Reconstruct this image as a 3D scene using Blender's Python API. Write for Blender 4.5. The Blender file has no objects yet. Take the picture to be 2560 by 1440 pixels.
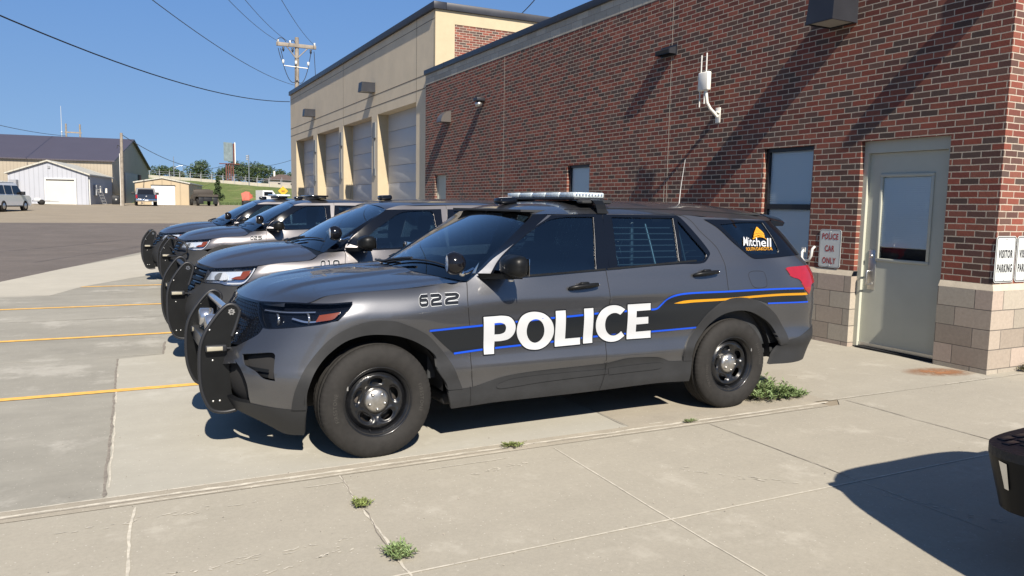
import bpy, bmesh, math, random, json
import numpy as np
from mathutils import Vector, Matrix, noise
from mathutils.geometry import delaunay_2d_cdt
R_ = math.radians
scn = bpy.context.scene
# ================= camera =================
F_PX, PITCH, ROLL, YAW, CH = 1937.2933, 0.10652, 0.01759, 0.46819, 1.6473
cd = bpy.data.cameras.new('camera'); cam = bpy.data.objects.new('camera', cd); scn.collection.objects.link(cam); scn.camera = cam
cd.sensor_width = 36; cd.lens = 36*F_PX/2560; cd.clip_start = .05; cd.clip_end = 5000
_cy,_sy = math.cos(YAW),math.sin(YAW)
_f = Vector((_sy*math.cos(PITCH), _cy*math.cos(PITCH), -math.sin(PITCH)))
_r = Vector((_cy,-_sy,0)); _u = _r.cross(_f); _c,_s = math.cos(ROLL),math.sin(ROLL)
r2 = _c*_r+_s*_u; u2 = -_s*_r+_c*_u
m = Matrix((( r2.x,u2.x,-_f.x,0),(r2.y,u2.y,-_f.y,0),(r2.z,u2.z,-_f.z,CH),(0,0,0,1))); cam.matrix_world = m
# ================= sky and sun =================
AZ, EL = R_(8.0), R_(41.0)          # sun comes from -Y, turned AZ towards -X
SUN_DIR = Vector((-math.sin(AZ)*math.cos(EL), -math.cos(AZ)*math.cos(EL), math.sin(EL)))
w = bpy.data.worlds.new('World'); scn.world = w; w.use_nodes = True
nt = w.node_tree; bg = nt.nodes['Background']
sky = nt.nodes.new('ShaderNodeTexSky'); sky.sky_type = 'NISHITA'; sky.sun_disc = False
sky.sun_elevation = EL; sky.sun_rotation = math.atan2(SUN_DIR.x, SUN_DIR.y)
sky.altitude = 1500; sky.air_density = .7; sky.dust_density = .1; sky.ozone_density = 5
tcw = nt.nodes.new('ShaderNodeTexCoord'); mpw = nt.nodes.new('ShaderNodeMapping'); mpw.inputs['Scale'].default_value = (1,1,.5); mpw.inputs['Location'].default_value = (0,0,.14)   # gentler falloff to the horizon
nt.links.new(tcw.outputs['Generated'], mpw.inputs[0]); nt.links.new(mpw.outputs[0], sky.inputs[0])
spw = nt.nodes.new('ShaderNodeSeparateXYZ'); nt.links.new(tcw.outputs['Generated'], spw.inputs[0])
rpw = nt.nodes.new('ShaderNodeValToRGB'); rpw.color_ramp.elements[0].color = (1.0,.85,.66,1); rpw.color_ramp.elements[1].color = (.84,.92,.92,1); rpw.color_ramp.elements[1].position = .26
mxw = nt.nodes.new('ShaderNodeMix'); mxw.data_type = 'RGBA'; mxw.blend_type = 'MULTIPLY'; mxw.inputs[0].default_value = 1
nt.links.new(spw.outputs[2], rpw.inputs[0]); nt.links.new(sky.outputs[0], mxw.inputs[6]); nt.links.new(rpw.outputs[0], mxw.inputs[7]); nt.links.new(mxw.outputs[2], bg.inputs[0])
bg.inputs[1].default_value = .088
sd = bpy.data.lights.new('sun', 'SUN'); sd.energy = 5.0; sd.angle = R_(.53); sd.color = (1,.91,.78)
sun = bpy.data.objects.new('sun', sd); scn.collection.objects.link(sun)
sun.rotation_euler = (-SUN_DIR).to_track_quat('-Z','Y').to_euler()
scn.view_settings.view_transform = 'Standard'; scn.view_settings.look = 'None'; scn.view_settings.exposure = 0.88; scn.view_settings.gamma = 1
scn.render.resolution_x = 1024; scn.render.resolution_y = 576
# ================= helpers =================
def link(o, parent=None):
    scn.collection.objects.link(o)
    if parent: o.parent = parent
    return o
def thing(name, label, cat, loc=(0,0,0), rz=0, group=None):
    o = bpy.data.objects.new(name, None); link(o); o.location = loc; o.rotation_euler = (0,0,rz); o.empty_display_size=.2
    o['label']=label; o['category']=cat
    if group: o['group']=group
    return o
def tag(o, label, cat, group=None):
    o['label']=label; o['category']=cat
    if group: o['group']=group
    return o
def kind(o,k): o['kind']=k; return o
class MB:
    def __init__(s): s.v=[]; s.f=[]; s.sm=[]; s.mi=[]; s.cur=0
    def add(s,vs,fs,smooth=False):
        b=len(s.v); s.v+= [tuple(p) for p in vs]
        for f in fs: s.f.append(tuple(b+i for i in f)); s.sm.append(smooth); s.mi.append(s.cur)
    def box(s,c,d,bev=0,M=None,smooth=False):
        cx,cy,cz=c; x,y,z=d[0]/2,d[1]/2,d[2]/2
        if bev<=0:
            vs=[(cx+sx*x,cy+sy*y,cz+sz*z) for sz in(-1,1) for sy in(-1,1) for sx in(-1,1)]
            fs=[(0,2,3,1),(4,5,7,6),(0,1,5,4),(2,6,7,3),(0,4,6,2),(1,3,7,5)]
        else:
            bm=bmesh.new(); bmesh.ops.create_cube(bm,size=1)
            for v in bm.verts: v.co=Vector((v.co.x*d[0],v.co.y*d[1],v.co.z*d[2]))
            bmesh.ops.bevel(bm,geom=bm.edges[:],offset=bev,segments=2,affect='EDGES',profile=.5)
            bm.verts.index_update(); vs=[(v.co.x+cx,v.co.y+cy,v.co.z+cz) for v in bm.verts]; fs=[tuple(v.index for v in f.verts) for f in bm.faces]; bm.free()
        if M is not None: vs=[M@Vector(p) for p in vs]
        s.add(vs,fs,smooth or bev>0)
    def b2(s,a,b,bev=0,M=None): s.box([(a[i]+b[i])/2 for i in range(3)],[abs(b[i]-a[i]) for i in range(3)],bev,M)
    def tube(s,pts,r,n=8,closed=False,caps=True,smooth=True):
        pts=[Vector(p) for p in pts]; L=len(pts); rr=r if isinstance(r,(list,tuple)) else [r]*L
        vs=[];fs=[];t0=None;up=None
        for i,p in enumerate(pts):
            a=pts[(i-1)%L] if (closed or i>0) else p; b=pts[(i+1)%L] if (closed or i<L-1) else p
            t=(b-a).normalized()
            if up is None: up=t.orthogonal().normalized()
            else: up=(up-t*up.dot(t)); up=up.normalized() if up.length>1e-6 else t.orthogonal().normalized()
            sd_=t.cross(up)
            for k in range(n):
                an=2*math.pi*k/n; vs.append(p+(up*math.cos(an)+sd_*math.sin(an))*rr[i])
        m_=L if closed else L-1
        for i in range(m_):
            j=(i+1)%L
            for k in range(n): fs.append((i*n+k,i*n+(k+1)%n,j*n+(k+1)%n,j*n+k))
        s.add(vs,fs,smooth)
        if caps and not closed: s.add(vs[:n],[tuple(range(n))[::-1]]); s.add(vs[-n:],[tuple(range(n))])
    def lathe(s,prof,axis='y',c=(0,0,0),n=32,smooth=True,cap=False):
        """prof: (r,h) along axis"""
        vs=[];fs=[]
        for r,h in prof:
            for k in range(n):
                a=2*math.pi*k/n; p=r*math.cos(a); q=r*math.sin(a)
                vs.append({'y':(c[0]+p,c[1]+h,c[2]+q),'z':(c[0]+p,c[1]+q,c[2]+h),'x':(c[0]+h,c[1]+p,c[2]+q)}[axis])
        for i in range(len(prof)-1):
            for k in range(n): fs.append((i*n+k,(i+1)*n+k,(i+1)*n+(k+1)%n,i*n+(k+1)%n))
        if cap: fs+= [tuple(range(n)),tuple((len(prof)-1)*n+k for k in range(n))[::-1]]
        s.add(vs,fs,smooth)
    def prism(s,poly,h0,h1,axis='y',smooth=False):
        """poly in the plane normal to axis (y: (x,z); x: (y,z); z: (x,y))"""
        mp={'y':lambda a,b,h:(a,h,b),'x':lambda a,b,h:(h,a,b),'z':lambda a,b,h:(a,b,h)}[axis]
        n=len(poly); vs=[mp(a,b,h0) for a,b in poly]+[mp(a,b,h1) for a,b in poly]
        s.add(vs,[tuple(range(n)),tuple(range(n,2*n))[::-1]]+[(i,i+n,(i+1)%n+n,(i+1)%n) for i in range(n)],smooth)
    def quad(s,a,b,c,d): s.add([a,b,c,d],[(0,1,2,3)])
    def build(s,name,mat,parent=None,fix=True):
        me=bpy.data.meshes.new(name); me.from_pydata(s.v,[],s.f)
        mats=mat if isinstance(mat,(list,tuple)) else [mat]
        for mm in mats: me.materials.append(mm)
        me.polygons.foreach_set('use_smooth',s.sm); me.polygons.foreach_set('material_index',s.mi)
        if fix:
            bm=bmesh.new(); bm.from_mesh(me); bmesh.ops.recalc_face_normals(bm,faces=bm.faces[:]); bm.to_mesh(me); bm.free()
        me.update(); o=bpy.data.objects.new(name,me); return link(o,parent)
# ================= materials =================
def node(nt,t,**k):
    n=nt.nodes.new(t)
    for a,b in k.items(): setattr(n,a,b)
    return n
def mat(name,base,rough=.6,metal=0,coat=0,spec=.5,noise_=None,bump=None,emit=None,trans=0,ior=1.45,crough=.03):
    m=bpy.data.materials.new(name); m.use_nodes=True; nt=m.node_tree; b=nt.nodes['Principled BSDF']
    b.inputs['Base Color'].default_value=(*base,1); b.inputs['Roughness'].default_value=rough; b.inputs['Metallic'].default_value=metal
    b.inputs['Coat Weight'].default_value=coat; b.inputs['Coat Roughness'].default_value=crough; b.inputs['Specular IOR Level'].default_value=spec
    b.inputs['Transmission Weight'].default_value=trans; b.inputs['IOR'].default_value=ior
    tc=None
    if noise_ or bump: tc=node(nt,'ShaderNodeTexCoord')
    if noise_:
        sc,amt=noise_[0],noise_[1]; dark=noise_[2] if len(noise_)>2 else None
        n=node(nt,'ShaderNodeTexNoise'); n.inputs['Scale'].default_value=sc; n.inputs['Detail'].default_value=6; n.inputs['Roughness'].default_value=.65
        nt.links.new(tc.outputs['Object'],n.inputs['Vector'])
        r=node(nt,'ShaderNodeMapRange'); r.inputs[1].default_value=.3; r.inputs[2].default_value=.7; r.inputs[3].default_value=1-amt; r.inputs[4].default_value=1+amt
        nt.links.new(n.outputs[0],r.inputs[0])
        mx=node(nt,'ShaderNodeMix',data_type='RGBA',blend_type='MULTIPLY'); mx.inputs[0].default_value=1; mx.inputs[6].default_value=(*base,1)
        nt.links.new(r.outputs[0],mx.inputs[7]); nt.links.new(mx.outputs[2],b.inputs['Base Color'])
        rr=node(nt,'ShaderNodeMapRange'); rr.inputs[3].default_value=max(0,rough-.08); rr.inputs[4].default_value=min(1,rough+.08); nt.links.new(n.outputs[0],rr.inputs[0]); nt.links.new(rr.outputs[0],b.inputs['Roughness'])
    if bump:
        n=node(nt,'ShaderNodeTexNoise'); n.inputs['Scale'].default_value=bump[0]; n.inputs['Detail'].default_value=4; nt.links.new(tc.outputs['Object'],n.inputs['Vector'])
        bp=node(nt,'ShaderNodeBump'); bp.inputs['Strength'].default_value=bump[1]; bp.inputs['Distance'].default_value=bump[2] if len(bump)>2 else .01
        nt.links.new(n.outputs[0],bp.inputs['Height']); nt.links.new(bp.outputs[0],b.inputs['Normal'])
    if emit: b.inputs['Emission Color'].default_value=(*emit[:3],1); b.inputs['Emission Strength'].default_value=emit[3]
    return m
def glassmat(name,tint,fres=1.5,rough=.0,kr=1.6):
    """thin pane: see-through tint + fresnel reflection"""
    m=bpy.data.materials.new(name); m.use_nodes=True; nt=m.node_tree; nt.nodes.remove(nt.nodes['Principled BSDF'])
    out=nt.nodes['Material Output']; t=node(nt,'ShaderNodeBsdfTransparent'); t.inputs[0].default_value=(*tint,1)
    g=node(nt,'ShaderNodeBsdfGlossy'); g.inputs['Roughness'].default_value=rough; g.inputs[0].default_value=(1,1,1,1)
    f=node(nt,'ShaderNodeFresnel'); f.inputs[0].default_value=fres; mx=node(nt,'ShaderNodeMixShader')
    mm=node(nt,'ShaderNodeMath',operation='MULTIPLY_ADD'); mm.inputs[1].default_value=kr; mm.inputs[2].default_value=.02 if kr>1 else 0; mm.use_clamp=True
    nt.links.new(f.outputs[0],mm.inputs[0]); nt.links.new(mm.outputs[0],mx.inputs[0]); nt.links.new(t.outputs[0],mx.inputs[1]); nt.links.new(g.outputs[0],mx.inputs[2]); nt.links.new(mx.outputs[0],out.inputs[0])
    return m
def ramp(nt,stops):
    r=node(nt,'ShaderNodeValToRGB'); e=r.color_ramp.elements
    while len(e)<len(stops): e.new(.5)
    for i,(p,c) in enumerate(stops): e[i].position=p; e[i].color=(*c,1) if len(c)==3 else c
    return r
def mth(nt,op,a,b=None,c=None,clamp=False):
    n=node(nt,'ShaderNodeMath',operation=op); n.use_clamp=clamp
    for i,x in enumerate((a,b,c)):
        if x is None: continue
        if isinstance(x,(int,float)): n.inputs[i].default_value=x
        else: nt.links.new(x,n.inputs[i])
    return n.outputs[0]
def mixc(nt,f,a,b,bt='MIX'):
    n=node(nt,'ShaderNodeMix',data_type='RGBA',blend_type=bt)
    for i,x in ((0,f),(6,a),(7,b)):
        if isinstance(x,(int,float)): n.inputs[i].default_value=x
        elif isinstance(x,tuple): n.inputs[i].default_value=(*x,1)
        else: nt.links.new(x,n.inputs[i])
    return n.outputs[2]
def tnoise(nt,vec,scale,detail=5,rough=.6,dim='3D'):
    n=node(nt,'ShaderNodeTexNoise'); n.inputs['Scale'].default_value=scale; n.inputs['Detail'].default_value=detail; n.inputs['Roughness'].default_value=rough
    nt.links.new(vec,n.inputs['Vector']); return n.outputs[0]
def brickmat(name,bl,bh,mort,cols,mcol,bumpd=.006,rough=.85,offs=.5,voff=0,big=.12):
    """masonry in world coordinates: running along X+Y, courses up Z"""
    m=bpy.data.materials.new(name); m.use_nodes=True; nt=m.node_tree; b=nt.nodes['Principled BSDF']; b.inputs['Roughness'].default_value=rough; b.inputs['Specular IOR Level'].default_value=.3
    g=node(nt,'ShaderNodeNewGeometry'); sp=node(nt,'ShaderNodeSeparateXYZ'); nt.links.new(g.outputs['Position'],sp.inputs[0])
    wob=tnoise(nt,g.outputs['Position'],6,3)
    wv=mth(nt,'MULTIPLY_ADD',wob,.008,-.004)
    u=mth(nt,'ADD',mth(nt,'ADD',sp.outputs[0],sp.outputs[1]),wv); v=mth(nt,'ADD',mth(nt,'SUBTRACT',sp.outputs[2],voff),wv)
    vr=mth(nt,'DIVIDE',v,bh); row=mth(nt,'FLOOR',vr); fv=mth(nt,'SUBTRACT',vr,row)
    ur=mth(nt,'ADD',mth(nt,'DIVIDE',u,bl),mth(nt,'MULTIPLY',mth(nt,'MODULO',mth(nt,'ADD',row,1000),2),offs)); col=mth(nt,'FLOOR',ur); fu=mth(nt,'SUBTRACT',ur,col)
    def edge(f,size):  # distance to the joint in metres
        return mth(nt,'MULTIPLY',mth(nt,'MINIMUM',f,mth(nt,'SUBTRACT',1,f)),size)
    d=mth(nt,'MINIMUM',edge(fu,bl),edge(fv,bh))
    wmort=mth(nt,'MULTIPLY_ADD',tnoise(nt,g.outputs['Position'],25,2),mort*.5,mort*.25)
    mr=node(nt,'ShaderNodeMapRange',interpolation_type='SMOOTHSTEP'); nt.links.new(d,mr.inputs[0]); nt.links.new(wmort,mr.inputs[1]); nt.links.new(mth(nt,'ADD',wmort,.003),mr.inputs[2])
    mask=mr.outputs[0]
    cb=node(nt,'ShaderNodeCombineXYZ'); nt.links.new(col,cb.inputs[0]); nt.links.new(row,cb.inputs[1])
    wn=node(nt,'ShaderNodeTexWhiteNoise',noise_dimensions='2D'); nt.links.new(cb.outputs[0],wn.inputs['Vector'])
    r=ramp(nt,cols); r.color_ramp.interpolation='CONSTANT' if len(cols)>3 else 'LINEAR'; nt.links.new(wn.outputs['Value'],r.inputs[0])
    bri=mth(nt,'MULTIPLY_ADD',tnoise(nt,g.outputs['Position'],30,5,.7),.5,.75)
    big_=mth(nt,'MULTIPLY_ADD',tnoise(nt,g.outputs['Position'],.6,3),big*2,1-big)
    wn2=node(nt,'ShaderNodeSeparateColor'); nt.links.new(wn.outputs['Color'],wn2.inputs[0])
    pb=mth(nt,'MULTIPLY_ADD',wn2.outputs[1],.3,.85)
    k=mth(nt,'MULTIPLY',mth(nt,'MULTIPLY',bri,big_),pb)
    bc=mixc(nt,1.0,r.outputs[0],k,'MULTIPLY')
    mc=mixc(nt,1.0,mcol,mth(nt,'MULTIPLY_ADD',tnoise(nt,g.outputs['Position'],14,4),.5,.75),'MULTIPLY')
    nt.links.new(mixc(nt,mask,mc,bc),b.inputs['Base Color'])
    h=mth(nt,'ADD',mask,mth(nt,'MULTIPLY',tnoise(nt,g.outputs['Position'],60,4,.7),.35))
    bp=node(nt,'ShaderNodeBump'); bp.inputs['Strength'].default_value=.8; bp.inputs['Distance'].default_value=bumpd; nt.links.new(h,bp.inputs['Height']); nt.links.new(bp.outputs[0],b.inputs['Normal'])
    return m
BR_COLS=[(0,(.185,.054,.037)),(.15,(.145,.045,.034)),(.28,(.198,.066,.045)),(.40,(.125,.043,.033)),(.52,(.165,.060,.043)),(.63,(.088,.045,.038)),(.76,(.072,.048,.041)),(.87,(.105,.058,.046))]
M_brick=brickmat('red_brick',.2032,.0677,.0085,BR_COLS,(.38,.325,.265),voff=.927-.0677*20)
M_block=brickmat('split_block',.4064,.2032,.006,[(0,(.32,.285,.235)),(.35,(.295,.250,.205)),(.7,(.33,.27,.225)),(1,(.35,.315,.26))],(.13,.115,.10),bumpd=.004,voff=.054)
M_band=brickmat('tan_band_block',.4064,.16,.005,[(0,(.38,.355,.30)),(1,(.41,.385,.33))],(.22,.20,.18),bumpd=.002,voff=4.99)
M_cap=mat('cast_cap',(.44,.385,.30),.85,noise_=(9,.12),bump=(80,.3,.004))
M_stucco=mat('tan_stucco',(.60,.51,.375),.9,noise_=(1.3,.07),bump=(120,.25,.004))
M_limestone=mat('cream_precast',(.42,.35,.235),.88,noise_=(3,.06))
M_coping=mat('dark_bronze_metal',(.03,.032,.04),.42,.3,noise_=(2,.15))
M_black=mat('black_satin',(.014,.015,.018),.45)
M_doorpaint=mat('sage_door_paint',(.42,.425,.36),.5,noise_=(2,.05))
M_frame=mat('black_window_frame',(.012,.013,.016),.35)
M_alu=mat('brushed_aluminium',(.5,.5,.49),.35,.9,noise_=(30,.1))
M_garage=mat('white_garage_panel',(.44,.45,.46),.5,noise_=(1,.04))
M_white=mat('white_paint',(.52,.52,.50),.5,noise_=(4,.05))
M_offwhite=mat('offwhite_plastic',(.72,.70,.64),.45)
M_blind=mat('window_blind',(.80,.83,.84),.7)
M_winglass=glassmat('window_glass',(.93,.97,.98),1.35,kr=.85)
M_dark=mat('dark_void',(.012,.013,.015),.9)
# ================= ground =================
def gz(x,y):
    pts=[(-1e4,0),(30,0),(45,.22),(58,.5),(75,.76),(92,.96),(112,1.05),(1e5,1.05)]
    for (a,za),(b,zb) in zip(pts,pts[1:]):
        if y<=b: return za+(zb-za)*(y-a)/(b-a) if a>-9e3 else 0.
    return 1.05
def sheet_poly(mb,poly,dz,step=None):
    """flat polygon laid on the terrain"""
    vs=[(x,y,gz(x,y)+dz) for x,y in poly]; mb.add(vs,[tuple(range(len(vs)))])
def groundmat(name,base,var,rough=.92,stain=None,fleck=.1,streak=0,bumpd=.004,warm=None):
    m=bpy.data.materials.new(name); m.use_nodes=True; nt=m.node_tree; b=nt.nodes['Principled BSDF']; b.inputs['Roughness'].default_value=rough; b.inputs['Specular IOR Level'].default_value=.25
    g=node(nt,'ShaderNodeNewGeometry'); P=g.outputs['Position']
    mp=node(nt,'ShaderNodeMapping'); mp.inputs['Scale'].default_value=(.25,1.6,1); nt.links.new(P,mp.inputs[0])
    a=tnoise(nt,P,.55,6,.62); bn=tnoise(nt,P,3.3,6,.7); cn=tnoise(nt,P,140,3,.6); st=tnoise(nt,mp.outputs[0],1.1,6,.68)
    k=mth(nt,'ADD',mth(nt,'MULTIPLY_ADD',a,var*4,1-var*2),mth(nt,'MULTIPLY_ADD',bn,var*3.4,-var*1.7))
    k=mth(nt,'ADD',k,mth(nt,'ADD',mth(nt,'MULTIPLY_ADD',cn,fleck*2.4,-fleck*1.2),mth(nt,'MULTIPLY_ADD',tnoise(nt,P,45,3,.7),fleck*2.6,-fleck*1.3)))
    if streak: k=mth(nt,'ADD',k,mth(nt,'MULTIPLY_ADD',st,streak*4.4,-streak*2.2))
    c=mixc(nt,1.0,base,k,'MULTIPLY')
    if warm: c=mixc(nt,mth(nt,'MULTIPLY',tnoise(nt,P,.8,4),warm[1]),c,warm[0])
    if stain:
        col,lo,hi,sc=stain
        r=node(nt,'ShaderNodeMapRange',interpolation_type='SMOOTHSTEP'); nt.links.new(tnoise(nt,P,sc,7,.72),r.inputs[0]); r.inputs[1].default_value=lo; r.inputs[2].default_value=hi
        c=mixc(nt,mth(nt,'MULTIPLY',r.outputs[0],.75),c,col)
    # sparse dark specks and pits
    vo=node(nt,'ShaderNodeTexVoronoi'); vo.inputs['Scale'].default_value=9; nt.links.new(P,vo.inputs['Vector'])
    sp_=mth(nt,'LESS_THAN',vo.outputs['Distance'],.045)
    c=mixc(nt,mth(nt,'MULTIPLY',sp_,.35),c,(.12,.11,.1))
    v2=node(nt,'ShaderNodeTexVoronoi'); v2.inputs['Scale'].default_value=26; nt.links.new(P,v2.inputs['Vector']); c=mixc(nt,mth(nt,'MULTIPLY',mth(nt,'LESS_THAN',v2.outputs['Distance'],.10),.45),c,(.55,.52,.46))
    nt.links.new(c,b.inputs['Base Color'])
    bp=node(nt,'ShaderNodeBump'); bp.inputs['Strength'].default_value=.3; bp.inputs['Distance'].default_value=bumpd*.6
    nt.links.new(mth(nt,'ADD',cn,mth(nt,'MULTIPLY',bn,1.5)),bp.inputs['Height']); nt.links.new(bp.outputs[0],b.inputs['Normal'])
    return m
M_walk=groundmat('sidewalk_concrete',(.300,.278,.230),.05,fleck=.10,streak=.05,stain=((.38,.355,.30),.54,.70,1.9))
M_lot=groundmat('lot_concrete',(.245,.235,.203),.10,fleck=.05,streak=.10,stain=((.36,.345,.305),.52,.66,.8))
M_slab=groundmat('new_slab_concrete',(.33,.315,.27),.05,fleck=.04,streak=.07,stain=((.40,.385,.34),.54,.7,1.1))
M_walk2=groundmat('worn_slab_concrete',(.285,.258,.21),.10,fleck=.08,streak=.08)
zones_later=[[(3.37,4.66),(5.46,4.66),(5.46,9.5),(3.44,9.5)]]
M_curb=groundmat('curb_concrete',(.29,.262,.212),.15,fleck=.1,streak=.15)
M_asph=groundmat('worn_asphalt',(.112,.097,.088),.12,fleck=.12,streak=.08,stain=((.155,.13,.115),.55,.75,.5))
M_gravel=groundmat('tan_gravel_lot',(.235,.20,.15),.08,fleck=.08,streak=.10,stain=((.165,.14,.11),.62,.75,.35))
M_grassg=groundmat('grass_ground',(.095,.125,.035),.28,fleck=.3,stain=((.19,.17,.08),.5,.7,.25))
M_joint=mat('white_joint_crust',(.44,.41,.345),.95,noise_=(18,.25))
M_crack=mat('dark_crack',(.19,.17,.145),.95,noise_=(30,.3))
M_yel=mat('yellow_line_paint',(.66,.38,.085),.7,noise_=(14,.16))
# base sheet
mb=MB(); xs=[-700,-200,-80,-40,-20,-5,5,12,20,40,80,200,700]; ys=[-60,0,10,20,30,38,45,51,58,66,75,84,92,102,112,135,180,300,600,1500]
vs=[(x,y,gz(x,y)) for y in ys for x in xs]; n=len(xs)
mb.add(vs,[(j*n+i,j*n+i+1,(j+1)*n+i+1,(j+1)*n+i) for j in range(len(ys)-1) for i in range(n-1)],True)
kind(mb.build('ground',M_gravel),'structure')
def zones(name,mat,polys,dz):
    mb=MB()
    dz=dz if dz<.005 else .004+(dz-.004)*.35
    for p in polys: sheet_poly(mb,p,dz)
    kind(mb.build(name,mat,fix=True),'structure')
zones('asphalt_lot',M_asph,[[(-60,-40),(-20,-37),(-3.4,13.4),(-2.14,17.55),(.55,26.3),(20,26.5),(20,30),(-60,30)],[(-60,30),(20,30),(20,45),(-60,45)],[(-60,45),(20,45),(20,47.5),(-3,48),(-22,46.5),(-60,47)]],.004)
zones('concrete_lot',M_lot,[[(-6.3,4.66),(8.6,4.66),(8.6,26.6),(.5,26.3),(-2.16,17.5),(-3.4,13.4)]],.008)
M_light=groundmat('pale_slab_concrete',(.36,.34,.29),.06,fleck=.05,streak=.06)
zones('concrete_slab',M_light,[[(-2.14,17.5),(-1.2,20.7),(.6,25.6),(1.6,25.6),(1.6,19.9),(.2,17.9),(-.68,16.3),(-1.1,14.95),(-1.8,14.95),(-3.2,14.9)]],.012)
zones('concrete_slab',M_slab,[[(-.131,4.66),(3.36,4.66),(3.40,6.0),(3.43,9.7),(.42,9.7),(.36,8.9),(-.07,8.8),(-.09,7.4),(-.105,6)]],.012)
zones('concrete_slab',M_walk2,zones_later,.0125)
zones('sidewalk',M_walk,[[(-30,-40),(40,-40),(40,4.63),(5.55,4.63),(5.42,4.50),(-30,4.50)],[(5.45,4.634),(40,4.634),(40,4.9),(7.9,4.9),(7.9,9.5),(5.45,9.5)]],.010)
zones('curb',M_curb,[[(-30,4.50),(5.30,4.50),(5.30,4.65),(5.2,4.67),(-30,4.67)]],.016)
def ribbon(mb,pts,wd,dz,seed=0,jit=.006,step=.05,gap=0,wj=.5,curve=None):
    """wobbly thin strip along a ground polyline"""
    rnd=random.Random(seed); P=[]; dz=.004+(dz-.004)*.35
    for (a,b) in zip(pts,pts[1:]):
        L=math.hypot(b[0]-a[0],b[1]-a[1]); n=max(1,int(L/step))
        for i in range(n): P.append((a[0]+(b[0]-a[0])*i/n,a[1]+(b[1]-a[1])*i/n))
    P.append(pts[-1]); row=[]; ox=oy=0
    for i,p in enumerate(P):
        q=P[min(i+1,len(P)-1)]; o=P[max(i-1,0)]; dx,dy=q[0]-o[0],q[1]-o[1]; L=math.hypot(dx,dy) or 1; nx,ny=-dy/L,dx/L
        off=(noise.noise(Vector((p[0]*3+seed*7,p[1]*3,seed)))+.5*noise.noise(Vector((p[0]*11,p[1]*11+seed*5,seed))))*jit
        ww=wd*(1+wj*noise.noise(Vector((p[0]*9,p[1]*9,seed+9))))*.5*(1 if 0<i<len(P)-1 else .3)
        skip=gap and noise.noise(Vector((p[0]*1.7,p[1]*1.7,seed+3.3)))*1.2+.5<gap
        row.append((p[0]+nx*(off+ww),p[1]+ny*(off+ww),p[0]+nx*(off-ww),p[1]+ny*(off-ww),skip))
    vs=[];fs=[]
    for a,b,c,d,_ in row: vs+=[(a,b,gz(a,b)+dz),(c,d,gz(c,d)+dz)]
    for i in range(len(row)-1):
        if not row[i][4]: fs.append((2*i,2*i+1,2*i+3,2*i+2))
    mb.add(vs,fs)
mb=MB()
ribbon(mb,[(-8,4.655),(3.7,4.665)],.012,.0185,1,.006,gap=.1); ribbon(mb,[(-8,4.585),(0,4.583),(3,4.59),(5.4,4.60)],.022,.0185,2,.014,wj=1.1)
ribbon(mb,[(-8,4.505),(5.5,4.53)],.013,.0185,3,.006,gap=.30,wj=1.2); ribbon(mb,[(-6,4.36),(2.2,4.38)],.008,.020,4,.006,gap=.60)
ribbon(mb,[(5.45,4.645),(14,4.645)],.012,.020,5,.004,gap=.2)
ribbon(mb,[(-6,3.13),(1.09,3.14),(12,3.10)],.012,.019,6,.001,wj=.3)
ribbon(mb,[(2.59,4.46),(2.55,3.1),(2.52,-3)],.010,.018,7,.003,wj=.4)
ribbon(mb,[(1.13,4.5),(1.115,4.1),(1.11,3.6),(1.10,3.1)],.012,.018,8,.02,step=.02,wj=.9)
ribbon(mb,[(.02,4.46),(-.01,4.1),(-.03,3.4),(-.05,1)],.014,.018,9,.012,wj=.6)
ribbon(mb,[(3.98,4.5),(3.99,3.2),(4.0,-2)],.007,.018,10,.01,wj=.9,gap=.15)
ribbon(mb,[(5.6,4.6),(5.61,3.1),(5.6,-2)],.008,.018,11,.01,wj=.9)
ribbon(mb,[(-.112,4.68),(-.086,6),(-.071,7.4),(-.051,8.8)],.010,.018,52,.012,step=.03,gap=.35,wj=1.1);ribbon(mb,[(.42,9.72),(3.5,9.7)],.014,.017,12,.006); ribbon(mb,[(-3,9.02),(.36,8.93)],.008,.016,13,.01,gap=.35)
kind(mb.build('pavement_joint',M_joint),'structure')
mb=MB()
ribbon(mb,[(-.131,4.68),(-.105,6),(-.09,7.4),(-.07,8.8)],.017,.0185,20,.010,step=.03,wj=.9); ribbon(mb,[(.36,8.9),(.42,9.7)],.022,.0185,21,.01,wj=.9)
ribbon(mb,[(-8,4.545),(5.25,4.565)],.006,.0195,22,.01,gap=.45); ribbon(mb,[(1.13,4.5),(1.112,4.0),(1.10,3.4)],.005,.0215,23,.02,step=.02)
ribbon(mb,[(3.98,4.5),(3.99,3.2)],.006,.0215,24,.012); ribbon(mb,[(5.6,4.6),(5.61,3.1)],.006,.0215,25,.012)
ribbon(mb,[(3.35,4.7),(3.4,7)],.008,.018,26,.01); ribbon(mb,[(-6,11.8),(2,11.9)],.01,.0175,27,.02); ribbon(mb,[(-3,15.2),(.2,14.9)],.01,.0175,28,.02)
kind(mb.build('pavement_crack',M_crack),'structure')
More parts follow.
